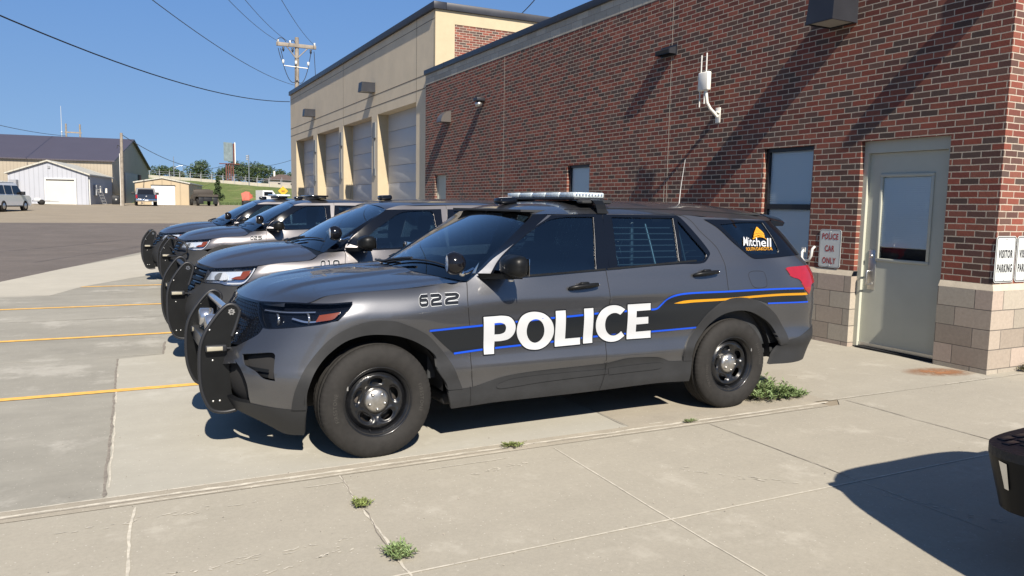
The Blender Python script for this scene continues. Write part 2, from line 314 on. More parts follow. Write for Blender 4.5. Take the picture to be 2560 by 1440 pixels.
# loose pale scuffs on the walk
mb=MB(); rnd=random.Random(5)
for (x0,y0,x1,y1,s) in ((.1,3.55,1.0,3.62,31),(-.3,4.25,.6,4.28,32),(3.1,3.75,3.6,3.25,33),(3.9,2.95,4.25,2.2,34),(.2,3.35,.95,3.5,35),(1.9,4.2,2.3,4.25,36)):
    for q in range(26):
        f=rnd.random();cx=x0+(x1-x0)*f+rnd.gauss(0,.03);cy=y0+(y1-y0)*f+rnd.gauss(0,.018);L=.006+.03*rnd.random()**2;a=math.atan2(y1-y0,x1-x0)+rnd.gauss(0,.3);w_=.0025+.003*rnd.random()
        ca,sa=math.cos(a),math.sin(a);mb.add([(cx+ca*u-sa*v,cy+sa*u+ca*v,.0093) for u,v in ((-L,-w_*.3),(-L*.3,-w_),(L*.6,-w_*.7),(L,0),(L*.4,w_),(-L*.6,w_*.8))],[(0,1,2,3,4,5)])
kind(mb.build('pavement_scuff',M_joint),'structure')
for i,(y,xa,xb,wd) in enumerate(((7.32,-8,5.3,.10),(10.32,-8,5.3,.10),(13.27,-1.9,5.3,.10),(16.25,-.7,5.3,.10))):
    mb=MB(); ribbon(mb,[(xa,y),(xb,y)],wd,.024,40+i,.004,wj=.12); kind(mb.build('parking_line',M_yel),'structure')
# rust stain
M_rust=bpy.data.materials.new('rust_stain'); M_rust.use_nodes=True; nt=M_rust.node_tree; b=nt.nodes['Principled BSDF']; b.inputs['Roughness'].default_value=.9
tc=node(nt,'ShaderNodeTexCoord'); g=tnoise(nt,tc.outputs['Object'],7,7,.75)
gr=node(nt,'ShaderNodeTexGradient',gradient_type='SPHERICAL'); mp=node(nt,'ShaderNodeMapping'); mp.inputs['Scale'].default_value=(2.3,4.4,1); nt.links.new(tc.outputs['Object'],mp.inputs[0]); nt.links.new(mp.outputs[0],gr.inputs[0])
al=mth(nt,'MULTIPLY',gr.outputs[1],mth(nt,'MULTIPLY_ADD',g,6.5,-2.4,clamp=True),clamp=True)
b.inputs['Base Color'].default_value=(.27,.12,.05,1); nt.links.new(mth(nt,'MULTIPLY',al,1.3,clamp=True),b.inputs['Alpha'])
mb=MB(); mb.add([(-.42,-.22,0),(.42,-.22,0),(.42,.22,0),(-.42,.22,0)],[(0,1,2,3)]); o=mb.build('rust_stain',M_rust); o.location=(7.52,5.05,.0085); o.rotation_euler=(0,0,-.25); kind(o,'structure')
# ================= brick building =================
XW=7.887; YC=4.79
bb=thing('brick_building','low red brick building with tan block base and dark roof edge beside the cars','building',(XW,YC,0))
def loc(o,p): # keep children in world coordinates
    o.matrix_parent_inverse=Matrix.Translation(-Vector(p.location)); return o
def build(mb,name,mt,par): o=mb.build(name,mt,par); o.matrix_parent_inverse=Matrix.Translation(-Vector(par.location)); return o
def wallX(mb,X,y0,y1,z0,z1,holes,depth):
    """wall face in the plane X (facing -X) with openings (y0,y1,z0,z1) and reveals"""
    ys=sorted({y0,y1,*[h[0] for h in holes],*[h[1] for h in holes]}); zs=sorted({z0,z1,*[min(max(h[2],z0),z1) for h in holes],*[min(max(h[3],z0),z1) for h in holes]})
    for a,b in zip(ys,ys[1:]):
        for c,d in zip(zs,zs[1:]):
            if b-a<1e-6 or d-c<1e-6: continue
            cy_,cz_=(a+b)/2,(c+d)/2
            if any(h[0]<cy_<h[1] and h[2]<cz_<h[3] for h in holes): continue
            mb.add([(X,a,c),(X,a,d),(X,b,d),(X,b,c)],[(0,1,2,3)])
    for h in holes:
        a,b,c,d=h; c=max(c,z0); d=min(d,z1)
        if d<=c: continue
        D=X+depth
        mb.add([(X,a,c),(X,a,d),(D,a,d),(D,a,c)],[(3,2,1,0)]); mb.add([(X,b,c),(X,b,d),(D,b,d),(D,b,c)],[(0,1,2,3)])
        if h[3]<=z1: mb.add([(X,a,d),(X,b,d),(D,b,d),(D,a,d)],[(0,1,2,3)])
        if h[2]>=z0: mb.add([(X,a,c),(X,b,c),(D,b,c),(D,a,c)],[(3,2,1,0)])
door=(5.354,6.47,-.1,2.47); win=(7.18,8.035,.93,2.47); win2=(12.465,13.283,1.66,2.44); door2=(19.66,20.50,-.1,2.44)
holes=[door,win,win2,door2]
mb=MB(); wallX(mb,XW,YC,21.26,.927,4.99,holes,.115)
mb.add([(XW,YC,.927),(XW,YC,4.99),(22,YC,4.99),(22,YC,.927)],[(3,2,1,0)])
mb.add([(XW,21.26,.0),(XW,21.26,4.99),(8.2,21.26,4.99),(8.2,21.26,.0)],[(0,1,2,3)])
o=mb.build('brick_wall',M_brick,bb,fix=False); loc(o,bb)
# block base with a sloped cap course
XB=7.857; mb=MB(); wallX(mb,XB,YC-.03,21.26,0,.865,[door,door2],.145); mb.add([(XB,YC-.03,0),(XB,YC-.03,.865),(22,YC-.03,.865),(22,YC-.03,0)],[(3,2,1,0)])
o=mb.build('block_base',M_block,bb,fix=False); loc(o,bb)
mb=MB()
for a,b in ((YC-.03,door[0]),(door[1],door2[0]),(door2[1],21.26)):
    A=a if a>5 else YC-.03
    mb.add([(XB,a,.865),(XW+.001,a+(.03 if a<5 else 0),.93),(XW+.001,b,.93),(XB,b,.865)],[(0,1,2,3)])
    mb.add([(XB,b,.865),(XW,b,.93),(XW+.115,b,.93),(XW+.115,b,.865)],[(0,1,2,3)])
mb.add([(XB,YC-.03,.865),(XW,YC+.001,.93),(22,YC+.001,.93),(22,YC-.03,.865)],[(3,2,1,0)])
o=mb.build('cap_course',M_cap,bb,fix=False); loc(o,bb)
mb=MB(); mb.add([(XW-.004,YC-.004,4.99),(XW-.004,YC-.004,5.30),(XW-.004,21.264,5.30),(XW-.004,21.264,4.99)],[(0,1,2,3)])
mb.add([(XW-.004,YC-.004,4.99),(XW-.004,YC-.004,5.30),(22,YC-.004,5.30),(22,YC-.004,4.99)],[(3,2,1,0)]); mb.add([(XW-.004,21.264,4.99),(XW-.004,21.264,5.30),(8.2,21.264,5.30),(8.2,21.264,4.99)],[(0,1,2,3)])
o=mb.build('stone_band',M_band,bb,fix=False); loc(o,bb)
mb=MB(); mb.b2((XW-.045,YC-.045,5.27),(XW+.28,21.31,5.405),.008); mb.b2((XW+.282,YC-.045,5.27),(22,YC+.28,5.405),.008)
for y in np.arange(7.6,21,3.05): mb.b2((XW-.048,y,5.268),(XW+.28,y+.012,5.408))
build(mb,'coping',M_coping,bb)
mb=MB(); mb.b2((XW+.1,YC+.1,5.05),(22,20.7,5.2)); build(mb,'roof',mat('roof_membrane',(.3,.3,.3),.9),bb)
for y,zt in ((10.13,4.99),(10.2,2.0),(16.155,4.99)): mb=MB(); mb.b2((XW-.0015,y,.93),(XW+.01,y+.008,zt)); build(mb,'control_joint',M_joint,bb)
# entry door
dr=mb=MB(); D=XW+.085
mb.b2((D-.02,door[0],0.02),(D+.08,door[0]+.055,2.47)); mb.b2((D-.02,door[1]-.055,0.02),(D+.08,door[1],2.47)); mb.b2((D-.02,door[0]+.0551,2.33),(D+.08,door[1]-.0551,2.47))
fr=build(mb,'door_frame',M_doorpaint,bb)
mb=MB(); y0,y1=door[0]+.058,door[1]-.058; gy0,gy1,g0,g1=y0+.20,y1-.19,1.10,2.05
for a in ((y0,y1,.03,g0),(y0,y1,g1,2.325),(y0,gy0,g0,g1),(gy1,y1,g0,g1)): mb.b2((D+.022,a[0],a[2]),(D+.066,a[1],a[3]))
dl=build(mb,'door',M_doorpaint,bb)
mb=MB()
for a in ((gy0-.035,gy1+.035,g0-.035,g0),(gy0-.035,gy1+.035,g1,g1+.035),(gy0-.035,gy0,g0,g1),(gy1,gy1+.035,g0,g1)): mb.b2((D+.008,a[0],a[2]),(D+.0225,a[1],a[3]),.004)
build(mb,'window_frame',M_doorpaint,dl)
dl.matrix_parent_inverse=Matrix.Translation(-Vector(bb.location))
for ch in dl.children: ch.matrix_parent_inverse=Matrix.Identity(4)
def sub(mb,name,mt,par): o=mb.build(name,mt,par); return o
mb=MB(); mb.add([(D+.03,gy0,g0),(D+.03,gy1,g0),(D+.03,gy1,g1),(D+.03,gy0,g1)],[(3,2,1,0)]); sub(mb,'window',M_winglass,dl)
mb=MB()
for i in range(38):
    z=g0+.14+i*(g1-g0-.15)/38; mb.add([(D+.034,gy0,z),(D+.034,gy1,z),(D+.040,gy1,z+.019),(D+.040,gy0,z+.019)],[(3,2,1,0)])
mb.b2((D+.063,gy0,g0+.13),(D+.064,gy1,g1)); sub(mb,'blind',M_blind,dl)
mb=MB(); mb.b2((D+.0645,gy0,g0),(D+.066,gy1,g0+.13)); sub(mb,'backing',M_dark,dl)
mb=MB(); mb.b2((D+.014,y1-.165,.72),(D+.022,y1-.065,1.19),.003); sub(mb,'lock_plate',M_alu,dl)
mb=MB(); mb.tube([(D+.01,y1-.10,.94),(D-.045,y1-.10,.94),(D-.05,y1-.10,.92),(D-.05,y1-.10,.80),(D-.045,y1-.10,.78),(D+.01,y1-.10,.78)],.011,8); mb.lathe([(.0,-.012),(.02,-.012),(.02,.01)],'x',(D+.01,y1-.10,1.12),16); sub(mb,'handle',M_alu,dl)
mb=MB(); mb.b2((D+.012,y0,.035),(D+.0215,y1,.075)); 
for k in range(7): mb.box((D+.011,y0+.08+k*.15,.055),(.004,.012,.012))
sub(mb,'door_sweep',M_alu,dl)
mb=MB(); mb.b2((D-.05,door[0]+.06,0.012),(D+.1,door[1]-.06,.028)); build(mb,'threshold',M_dark,bb)
mb=MB()
for z in (1.98,1.2,.4): mb.tube([(D+.012,y0-.004,z-.06),(D+.012,y0-.004,z+.06)],.012,8)
build(mb,'hinge',M_black,bb)
def window(w,mid,blind_to=None):
    a,b,c,d=w; X=XW+.06; mb=MB(); t=.05
    for q in ((a,b,d-t,d),(a,b,c,c+t),(a,a+t,c+t,d-t),(b-t,b,c+t,d-t)): mb.b2((X-.01,q[0],q[2]),(X+.06,q[1],q[3]))
    if mid: mb.b2((X-.009,a+t,mid-.035),(X+.059,b-t,mid+.035))
    f=build(mb,'window',M_frame,bb)
    mb=MB(); mb.add([(X+.03,a+t,c+t),(X+.03,b-t,c+t),(X+.03,b-t,d-t),(X+.03,a+t,d-t)],[(3,2,1,0)]); sub(mb,'pane',M_winglass,f)
    mb=MB(); n=int((d-c)/.028)
    for i in range(n):
        z=c+t+i*.028; mb.add([(X+.036,a+t,z),(X+.036,b-t,z),(X+.042,b-t,z+.026),(X+.042,a+t,z+.026)],[(3,2,1,0)])
    mb.b2((X+.095,a,c),(X+.097,b,d)); sub(mb,'blind',M_blind,f)
window(win,1.69); window(win2,None)
mb=MB(); mb.b2((XW+.09,door2[0],.01),(XW+.14,door2[1],2.44)); mb.b2((XW+.075,door2[0],2.36),(XW+.089,door2[1],2.44)); mb.b2((XW+.075,door2[1]-.06,.01),(XW+.089,door2[1],2.36)); o=build(mb,'door',M_doorpaint,bb)
# wall lamp
def boxlamp(name,label,X,y0,y1,z0,z1,dep,grp):
    t=thing(name,label,'wall lamp',(X,(y0+y1)/2,z0),0,grp); h=z1-z0; w=y1-y0; mb=MB()
    vs=[(0,-w/2,0),(-dep,-w/2,0),(-dep,w/2,0),(0,w/2,0),(0,-w/2,h),(-dep*.93,-w/2*.94,h),(-dep*.93,w/2*.94,h),(0,w/2,h)]
    mb.add(vs,[(0,1,5,4),(1,2,6,5),(2,3,7,6),(4,5,6,7),(0,4,7,3)]); e=.02
    for a,b in (((-dep,-w/2,-.0),(-dep+e,w/2,.012)),((-e,-w/2,0),(0,w/2,.012)),((-dep+e,-w/2,0),(-e,-w/2+e,.012)),((-dep+e,w/2-e,0),(-e,w/2,.012))): mb.b2(a,b)
    mb.build('housing',M_coping,t)
    mb=MB(); mb.add([(-.02,-w/2+.02,.014),(-dep+.02,-w/2+.02,.014),(-dep+.02,w/2-.02,.014),(-.02,w/2-.02,.014)],[(3,2,1,0)]); mb.build('lens',mat('lamp_lens',(.35,.34,.31),.4),t)
    return t
boxlamp('wall_lamp','large dark box lamp high on the brick wall above the blinds window',XW,6.64,7.04,3.87,4.18,.42,None)
boxlamp('wall_lamp','dark box lamp nearer the brick wall, on the tan wall above the garage doors',8.0,26.53,26.95,5.44,5.76,.5,'box lamps on the tan wall')
boxlamp('wall_lamp','farther dark box lamp on the tan wall, near the left end of the building',8.0,35.73,36.15,5.46,5.78,.5,'box lamps on the tan wall')
# ================= tall garage building =================
XT=8.0; YT=20.83; YE=41.395; HT=7.222
tb=thing('garage_building','tall tan building with four recessed white garage doors','building',(XT,YT,0))
gds=[(22.363,26.26),(26.977,30.837),(31.535,35.414),(36.186,40.056)]; GH=4.659
hs=[(a,b,-.1,GH) for a,b in gds]
mb=MB(); wallX(mb,XT,YT,YE,0,HT-.2,hs,.44); mb.add([(XT,YE,0),(XT,YE,HT-.2),(24,YE,HT-.2),(24,YE,0)],[(0,1,2,3)])
o=mb.build('stucco_wall',M_stucco,tb,fix=False); loc(o,tb)
mb=MB()
for a,b in gds: mb=MB(); mb.add([(XT-.002,b-.002,0),(XT-.002,b-.002,GH-.002),(XT+.44,b-.002,GH-.002),(XT+.44,b-.002,0)],[(0,1,2,3)]); build(mb,'precast_jamb',M_limestone,tb)
mb=MB()
mb.b2((XT-.003,YT-.015,0),(XT+.58,YT+.1,HT-.2)); mb.b2((XT+.58,YT-.014,HT-.55),(24,YT+.05,HT-.2)); o=build(mb,'precast_trim',M_limestone,tb)
mb=MB(); mb.add([(XT+.58,YT,0),(XT+.58,YT,HT-.55),(24,YT,HT-.55),(24,YT,0)],[(3,2,1,0)]); o=mb.build('brick_wall',M_brick,tb,fix=False); loc(o,tb)
mb=MB()
for z in (5.343,4.971): mb.b2((XT-.004,YT,z-.012),(XT+.01,YE,z+.012))
mb.b2((XT-.004,YT,HT-.44),(XT+.01,YE,HT-.425))
for y in (22.344,30.819): mb.b2((XT-.0045,y-.008,GH+.02),(XT+.01,y+.008,HT-.2))
build(mb,'reveal_line',mat('reveal_shadow_line',(.13,.11,.085),.9),tb)
mb=MB(); mb.b2((XT-.08,YT-.09,HT-.2),(XT+.3,YE+.05,HT),.01); mb.b2((XT+.301,YT-.09,HT-.2),(24,YT+.3,HT),.01); build(mb,'coping',M_coping,tb)
mb=MB(); mb.b2((XT+.1,YT+.1,HT-.4),(24,YE-.1,HT-.3)); build(mb,'roof',mat('roof_membrane_two',(.3,.3,.3),.9),tb)
for a,b in gds:
    mb=MB(); n=8; h=GH/n
    for k in range(n): mb.b2((XT+.38,a+.03,k*h+.006),(XT+.43,b-.03,(k+1)*h-.003),.005)
    g=build(mb,'garage_door',M_garage,tb)
    mb=MB(); mb.b2((XT+.431,a+.004,0),(XT+.439,b-.004,GH-.01)); mb.b2((XT+.37,a+.004,0),(XT+.43,a+.03,GH-.01)); mb.b2((XT+.37,b-.03,0),(XT+.43,b-.004,GH-.01)); mb.build('door_frame',M_stucco,g)
for y in (26.605,31.163,35.814):
    mb=MB(); mb.b2((XT-.04,y-.16,3.882),(XT,y+.16,4.413)); mb.b2((XT-.03,y-.03,2.831),(XT,y+.03,3.882)); mb.b2((XT-.035,y-.12,2.58),(XT,y+.12,2.831)); build(mb,'signal_light',mat('grey_signal_box',(.15,.16,.165),.5),tb)
# ================= fixtures on the brick wall =================
t=thing('security_camera','white dome security camera at the top of the brick corner','camera',(7.80,4.86,4.12))
mb=MB(); mb.b2((-.0,-.0,.0),(.085,.10,.26),.01); mb.build('bracket',M_white,t)
mb=MB(); mb.lathe([(.0,.16),(.10,.15),(.13,.10),(.135,.03),(.12,.0),(.0,.0)],'z',(-.06,-.10,-.02),28); mb.build('housing',M_white,t)
mb=MB(); mb.lathe([(.128,.02),(.125,-.03),(.0,-.03)],'z',(-.06,-.10,-.02),28); mb.build('ring',M_black,t)
mb=MB(); mb.lathe([(.115,-.03),(.10,-.08),(.06,-.115),(.0,-.125)],'z',(-.06,-.10,-.02),28); mb.build('dome',mat('smoked_dome',(.05,.05,.055),.08,coat=1),t)
# wifi antenna on a curved white arm
t=thing('wireless_antenna','white wireless box with four thin aerials on a curved arm, on the brick wall','antenna',(XW,8.99,3.02))
mb=MB(); mb.b2((-.012,-.05,-.12),(0,.05,.10),.004); mb.b2((-.05,-.045,.02),(-.012,.045,.045),.003); mb.build('mounting_plate',M_offwhite,t)
mb=MB(); mb.tube([(-.02,0,-.03),(-.08,.0,.02),(-.16,.0,.08),(-.22,.0,.16),(-.24,.0,.28),(-.24,.0,.36)],.022,12); mb.build('arm',M_offwhite,t)
mb=MB(); mb.box((-.25,.04,.46),(.07,.22,.27),.02); mb.build('radio_box',M_offwhite,t)
for dy,z0,z1 in ((-.02,.58,.86),(.09,.58,.84),(.10,.10,.36),(.0,.14,.35)):
    mb=MB(); mb.tube([(-.25,dy+.03,z0),(-.25,dy+.03,z1)],.011,8); mb.build('aerial',M_white,t)
def vent(Y,Z,label):
    t=thing('wall_scupper',label,'scupper',(XW,Y,Z),0,'dark metal scuppers on the brick wall')
    mb=MB(); mb.add([(0,-.18,.12),(-.14,-.18,.07),(-.14,.18,.07),(0,.18,.12),(0,-.18,.0),(-.14,-.18,-.0),(-.14,.18,0),(0,.18,0)],[(0,1,2,3),(0,1,5,4),(3,2,6,7),(1,2,6,5)]); mb.b2((-.012,-.2,-.02),(0,.2,.14)); mb.build('hood',M_coping,t)
    mb=MB(); mb.b2((-.145,-.16,.01),(-.141,.16,.06)); mb.build('opening',M_dark,t); return t
vent(10.2,4.06,'dark metal scupper hood high on the brick wall right of the white antenna')
t=thing('flood_light','small round grey flood lamp under a hood, far along the brick wall','flood lamp',(XW,17.3,4.05))
mb=MB(); mb.b2((-.22,-.12,.06),(0,.12,.14),.01); mb.build('hood',M_coping,t); mb=MB(); mb.lathe([(0,-.02),(.07,-.02),(.09,.06),(.06,.10),(0,.10)],'z',(-.12,0,-.05),20); mb.build('lamp',M_alu,t)
t=thing('wall_sconce','quarter round grey sconce lamp near the far end of the brick wall','wall lamp',(XW,19.5,3.8))
mb=MB(); pr=[(0,.38)]+[(-.38*math.sin(a*math.pi/16),.38*math.cos(a*math.pi/16)) for a in range(1,9)]+[(0,0)]
pr=[(a*.75,b*.75) for a,b in pr];mb.prism(pr,-.17,.17,'y'); mb.build('housing',mat('bronze_sconce',(.12,.11,.105),.4,.4),t)
t=thing('hose_hook','white curved hook pipe on the brick wall beside the police car only sign','hook',(XW,7.10,1.02))
mb=MB(); mb.tube([(-.02,-.04,.17),(-.06,-.04,.14),(-.065,-.035,.06),(-.06,0,-.0),(-.06,.07,-.02),(-.05,.13,.02),(-.03,.15,.09),(-.0,.15,.12)],.017,10); mb.build('pipe',M_white,t); mb=MB(); mb.b2((-.01,.12,.09),(0,.18,.15)); mb.build('mounting_plate',M_white,t)
# ---- text helper ----
def text_mesh(s,size=1.,bold=0,align='CENTER',sx=1.,spacing=1.):
    c=bpy.data.curves.new('t','FONT'); c.body=s; c.size=size; c.align_x=align; c.align_y='CENTER'; c.offset=bold; c.space_character=spacing; c.resolution_u=3
    o=bpy.data.objects.new('t',c); scn.collection.objects.link(o); bpy.context.view_layer.update()
    dg=bpy.context.evaluated_depsgraph_get(); me=o.evaluated_get(dg).to_mesh(); vs=[(v.co.x*sx,v.co.y) for v in me.vertices]; fs=[tuple(p.vertices) for p in me.polygons]
    o.evaluated_get(dg).to_mesh_clear(); bpy.data.objects.remove(o); bpy.data.curves.remove(c); return vs,fs
def text_fit(mb,s,W,H,mapf,bold=0,sx=1,spacing=1.):
    """letters fitted to a W x H box centred at 0; mapf(a,b)->point"""
    vs,fs=text_mesh(s,1,bold,'CENTER',sx,spacing); xs=[v[0] for v in vs]; ys=[v[1] for v in vs]; kx=W/(max(xs)-min(xs)); ky=H/(max(ys)-min(ys)); cx=(max(xs)+min(xs))/2; cy=(max(ys)+min(ys))/2
    mb.add([mapf((x-cx)*kx,(y-cy)*ky) for x,y in vs],fs)
M_signw=mat('sign_white',(.50,.52,.51),.35,noise_=(5,.06)); M_red=mat('sign_red',(.33,.03,.025),.5); M_sblk=mat('sign_black',(.015,.015,.02),.5)
def rrect(w,h,r,n=6):
    p=[]
    for cx,cy,a0 in ((w/2-r,h/2-r,0),(-w/2+r,h/2-r,90),(-w/2+r,-h/2+r,180),(w/2-r,-h/2+r,270)):
        for k in range(n+1): a=math.radians(a0+90*k/n); p.append((cx+r*math.cos(a),cy+r*math.sin(a)))
    return p
def sign(label,loc_,rz,w,h,lines,tm,border,bm,group=None):
    t=thing('sign',label,'sign',loc_,rz,group)
    mb=MB(); mb.prism(rrect(w,h,.035),-.004,0,'y'); mb.build('panel',M_signw,t)
    mb=MB(); o_=rrect(w-2*border[0],h-2*border[0],.028); i_=rrect(w-2*border[0]-2*border[1],h-2*border[0]-2*border[1],.028-border[1]*.7); n=len(o_)
    mb.add([(a,-.0055,b) for a,b in o_]+[(a,-.0055,b) for a,b in i_],[(k,(k+1)%n,(k+1)%n+n,k+n) for k in range(n)]); mb.build('border',bm,t)
    for s,wd,hh,zc in lines: mb=MB(); text_fit(mb,s,wd,hh,lambda a,b:(a,-.006,b+zc),.028,1,1.15); mb.build('lettering',tm,t)
    mb=MB()
    for z in (h/2-.03,-h/2+.03): mb.lathe([(0,-.009),(.007,-.008),(.008,-.004)],'y',(0,0,z),10)
    mb.build('screw',M_alu,t); return t
sign('white sign reading POLICE CAR ONLY in red on the brick beside the grey door',(XW-.006,6.833,1.180),R_(-90),.33,.475,[('POLICE',.245,.075,.15),('CAR',.145,.078,.0),('ONLY',.205,.078,-.15)],M_red,(.008,.004),M_sblk)
sign('white VISITOR PARKING sign nearest the brick corner',(8.045,YC-.006,1.185),0,.33,.475,[('VISITOR',.235,.085,.055),('PARKING',.25,.085,-.09)],M_sblk,(.008,.008),M_sblk,'visitor parking signs on the end wall')
sign('white VISITOR PARKING sign cut off by the right edge of the photo',(8.395,YC-.006,1.185),0,.33,.475,[('VISITOR',.235,.085,.055),('PARKING',.25,.085,-.09)],M_sblk,(.008,.008),M_sblk,'visitor parking signs on the end wall')
# ================= SUV body surface =================
# ---- wrap surface of the SUV body: pos(u,z), u = distance along the plan curve (x on the side) ----
ZL=np.array([.18,.30,.40,.47,.505,.54,.58,.62,.66,.70,.76,.82,.86,.90,.935,.965,1.0,1.04,1.08,1.12,1.16,1.20,1.26,1.34,1.42,1.52,1.60,1.66,1.74])
def _pc(x,y,q):
    x=np.asarray(x,float);y=np.asarray(y,float);q=np.asarray(q,float)
    h=np.diff(x);d=np.diff(y)/h;m=np.zeros(len(x))
    m[1:-1]=(d[:-1]*h[1:]+d[1:]*h[:-1])/(h[1:]+h[:-1]);m[0]=d[0];m[-1]=d[-1]
    i=np.clip(np.searchsorted(x,q)-1,0,len(x)-2);t=(q-x[i])/h[i];t=np.clip(t,-.5,1.5)
    return (2*t**3-3*t**2+1)*y[i]+(t**3-2*t**2+t)*h[i]*m[i]+(-2*t**3+3*t**2)*y[i+1]+(t**3-t**2)*h[i]*m[i+1]
INS_D=_pc([.18,.28,.40,.47,.505,.54,.58,.62,.66,.70,.76,.82,.86,.90,.935,.965,1.0,1.04,1.08,1.12,1.16,1.20,1.26,1.34,1.42,1.52,1.60,1.66,1.74],
          [.09,.05,.040,.034,.022,.016,.026,.036,.040,.037,.027,.019,.016,.018,.014,.006,.008,.018,.029,.040,.050,.062,.092,.124,.158,.206,.245,.275,.32],ZL)
INS_F=_pc([.18,.30,.45,.56,.62,.7,.8,.88,.93,.96,1.0,1.04,1.08,1.12,1.18,1.3,1.74],
          [.09,.045,.03,.022,.030,.030,.018,.008,.006,.012,.028,.05,.085,.135,.22,.32,.5],ZL)
XF=_pc([.18,.3,.45,.6,.7,.8,.9,.98,1.05,1.1,1.2,1.74],[-.78,-.86,-.925,-.925,-.885,-.82,-.76,-.705,-.65,-.60,-.5,-.4],ZL)
XR=_pc([.18,.35,.5,.6,.75,.9,1.0,1.12,1.22,1.3,1.45,1.6,1.72],[4.0,4.07,4.13,4.15,4.145,4.13,4.12,4.10,4.03,3.96,3.84,3.70,3.60],ZL)
FU=np.array([-1.62,-1.32,-1.10,-.92,-.76,-.62,-.47]);FX=np.array([0,.025,.075,.155,.265,.385,.52]);FY=np.array([0,.30,.51,.67,.80,.885,.945])
SU=np.array([-.3,.1,.5,1.0,1.5,2.0,2.5,3.0,3.3,3.6]);SW=np.array([.980,.990,.984,.977,.976,.978,.985,.992,.984,.965])
RU=np.array([3.8,3.97,4.12,4.28,4.62,5.05]);RX=np.array([-.31,-.165,-.07,-.03,-.006,0]);RY=np.array([.975,.945,.865,.73,.38,0])
U=np.concatenate([FU,SU,RU])
def _grid():
    X=np.zeros((len(ZL),len(U)));Y=np.zeros_like(X)
    for j,z in enumerate(ZL):
        wf=1-INS_F[j];wd=1-INS_D[j]
        sx=SU.copy();k0=XF[j]+.70
        sx[0]=k0;sx[1]=.5*(k0+.5)
        b=np.clip((SU-.25)/.55,0,1);b=b*b*(3-2*b)
        w=(wf*(1-b)+wd*b)-(1-SW)
        sx[8]=3.0+(XR[j]-3.5)*.5;sx[9]=XR[j]-.50
        X[j]=np.concatenate([XF[j]+FX,sx,XR[j]+RX])
        s=(wd-.035)
        Y[j]=np.concatenate([FY*(wf-.02)/.965,w,RY/.965*s])
    return X,Y
GX,GY=_grid()
def _spl(x,Y):
    n=len(x);h=np.diff(x);A=np.zeros((n,n));B=np.zeros((n,Y.shape[1]))
    A[0,0]=A[-1,-1]=1
    for i in range(1,n-1):
        A[i,i-1]=h[i-1];A[i,i]=2*(h[i-1]+h[i]);A[i,i+1]=h[i]
        B[i]=6*((Y[i+1]-Y[i])/h[i]-(Y[i]-Y[i-1])/h[i-1])
    return np.linalg.solve(A,B)
# mirror-extend so the curve is smooth over the centre line
_xe=np.concatenate([2*U[0]-U[1:3][::-1],U,2*U[-1]-U[-3:-1][::-1]])
def _ext(G,s):
    return np.concatenate([s*G[:,1:3][:,::-1],G,s*G[:,-3:-1][:,::-1]],axis=1)
_EX=_ext(GX,1).T;_EY=_ext(GY,-1).T
_MX=_spl(_xe,_EX);_MY=_spl(_xe,_EY)
def surf(u,z):
    u=np.atleast_1d(np.asarray(u,float));z=np.atleast_1d(np.asarray(z,float))
    i=np.clip(np.searchsorted(_xe,u)-1,0,len(_xe)-2);h=_xe[i+1]-_xe[i]
    a=((_xe[i+1]-u)/h)[:,None];b=1-a;hh=(h*h)[:,None]/6
    def ev(E,M): return a*E[i]+b*E[i+1]+((a**3-a)*M[i]+(b**3-b)*M[i+1])*hh
    X=ev(_EX,_MX);Y=ev(_EY,_MY)      # (n,levels)
    j=np.clip(np.searchsorted(ZL,z)-1,0,len(ZL)-2);n=np.arange(len(u))
    hz=ZL[j+1]-ZL[j];t=(z-ZL[j])/hz
    jm=np.clip(j-1,0,None);jp=np.clip(j+2,None,len(ZL)-1)
    o=[]
    for V in (X,Y):
        m0=(V[n,j+1]-V[n,jm])/(ZL[j+1]-ZL[jm]);m1=(V[n,jp]-V[n,j])/(ZL[jp]-ZL[j])
        o.append((2*t**3-3*t**2+1)*V[n,j]+(t**3-2*t**2+t)*hz*m0+(-2*t**3+3*t**2)*V[n,j+1]+(t**3-t**2)*hz*m1)
    return np.stack([o[0],-o[1],z],1)      # near side is -y
def surfn(u,z,e=.004):
    du=surf(u+e,z)-surf(u-e,z);dz=surf(u,z+e)-surf(u,z-e)
    n=np.cross(du,dz);return n/np.linalg.norm(n,axis=1)[:,None]
# ---- top sheets: centre line (x,z) and edge curve ----
def sheet(C,E,pw):
    """C: list of (x,z) centre stations; E: list of (x,y,z) edge stations (y>0); returns f(s,t)->points s in 0..1,t in -1..1"""
    C=np.array(C,float);E=np.array(E,float);sc=np.linspace(0,1,len(C));se=np.linspace(0,1,len(E))
    MC=_spl(sc,C);ME=_spl(se,E)
    def one(x,Y,M,q):
        i=np.clip(np.searchsorted(x,q)-1,0,len(x)-2);h=x[i+1]-x[i];a=((x[i+1]-q)/h)[:,None];b=1-a
        return a*Y[i]+b*Y[i+1]+((a**3-a)*M[i]+(b**3-b)*M[i+1])*(h*h)[:,None]/6
    def f(s,t):
        s=np.atleast_1d(np.asarray(s,float));t=np.atleast_1d(np.asarray(t,float))
        c=one(sc,C,MC,s);e=one(se,E,ME,s);at=np.abs(t)
        return np.stack([c[:,0]+(e[:,0]-c[:,0])*at**2.2,t*e[:,1],c[:,1]+(e[:,2]-c[:,1])*at**pw],1)
    return f

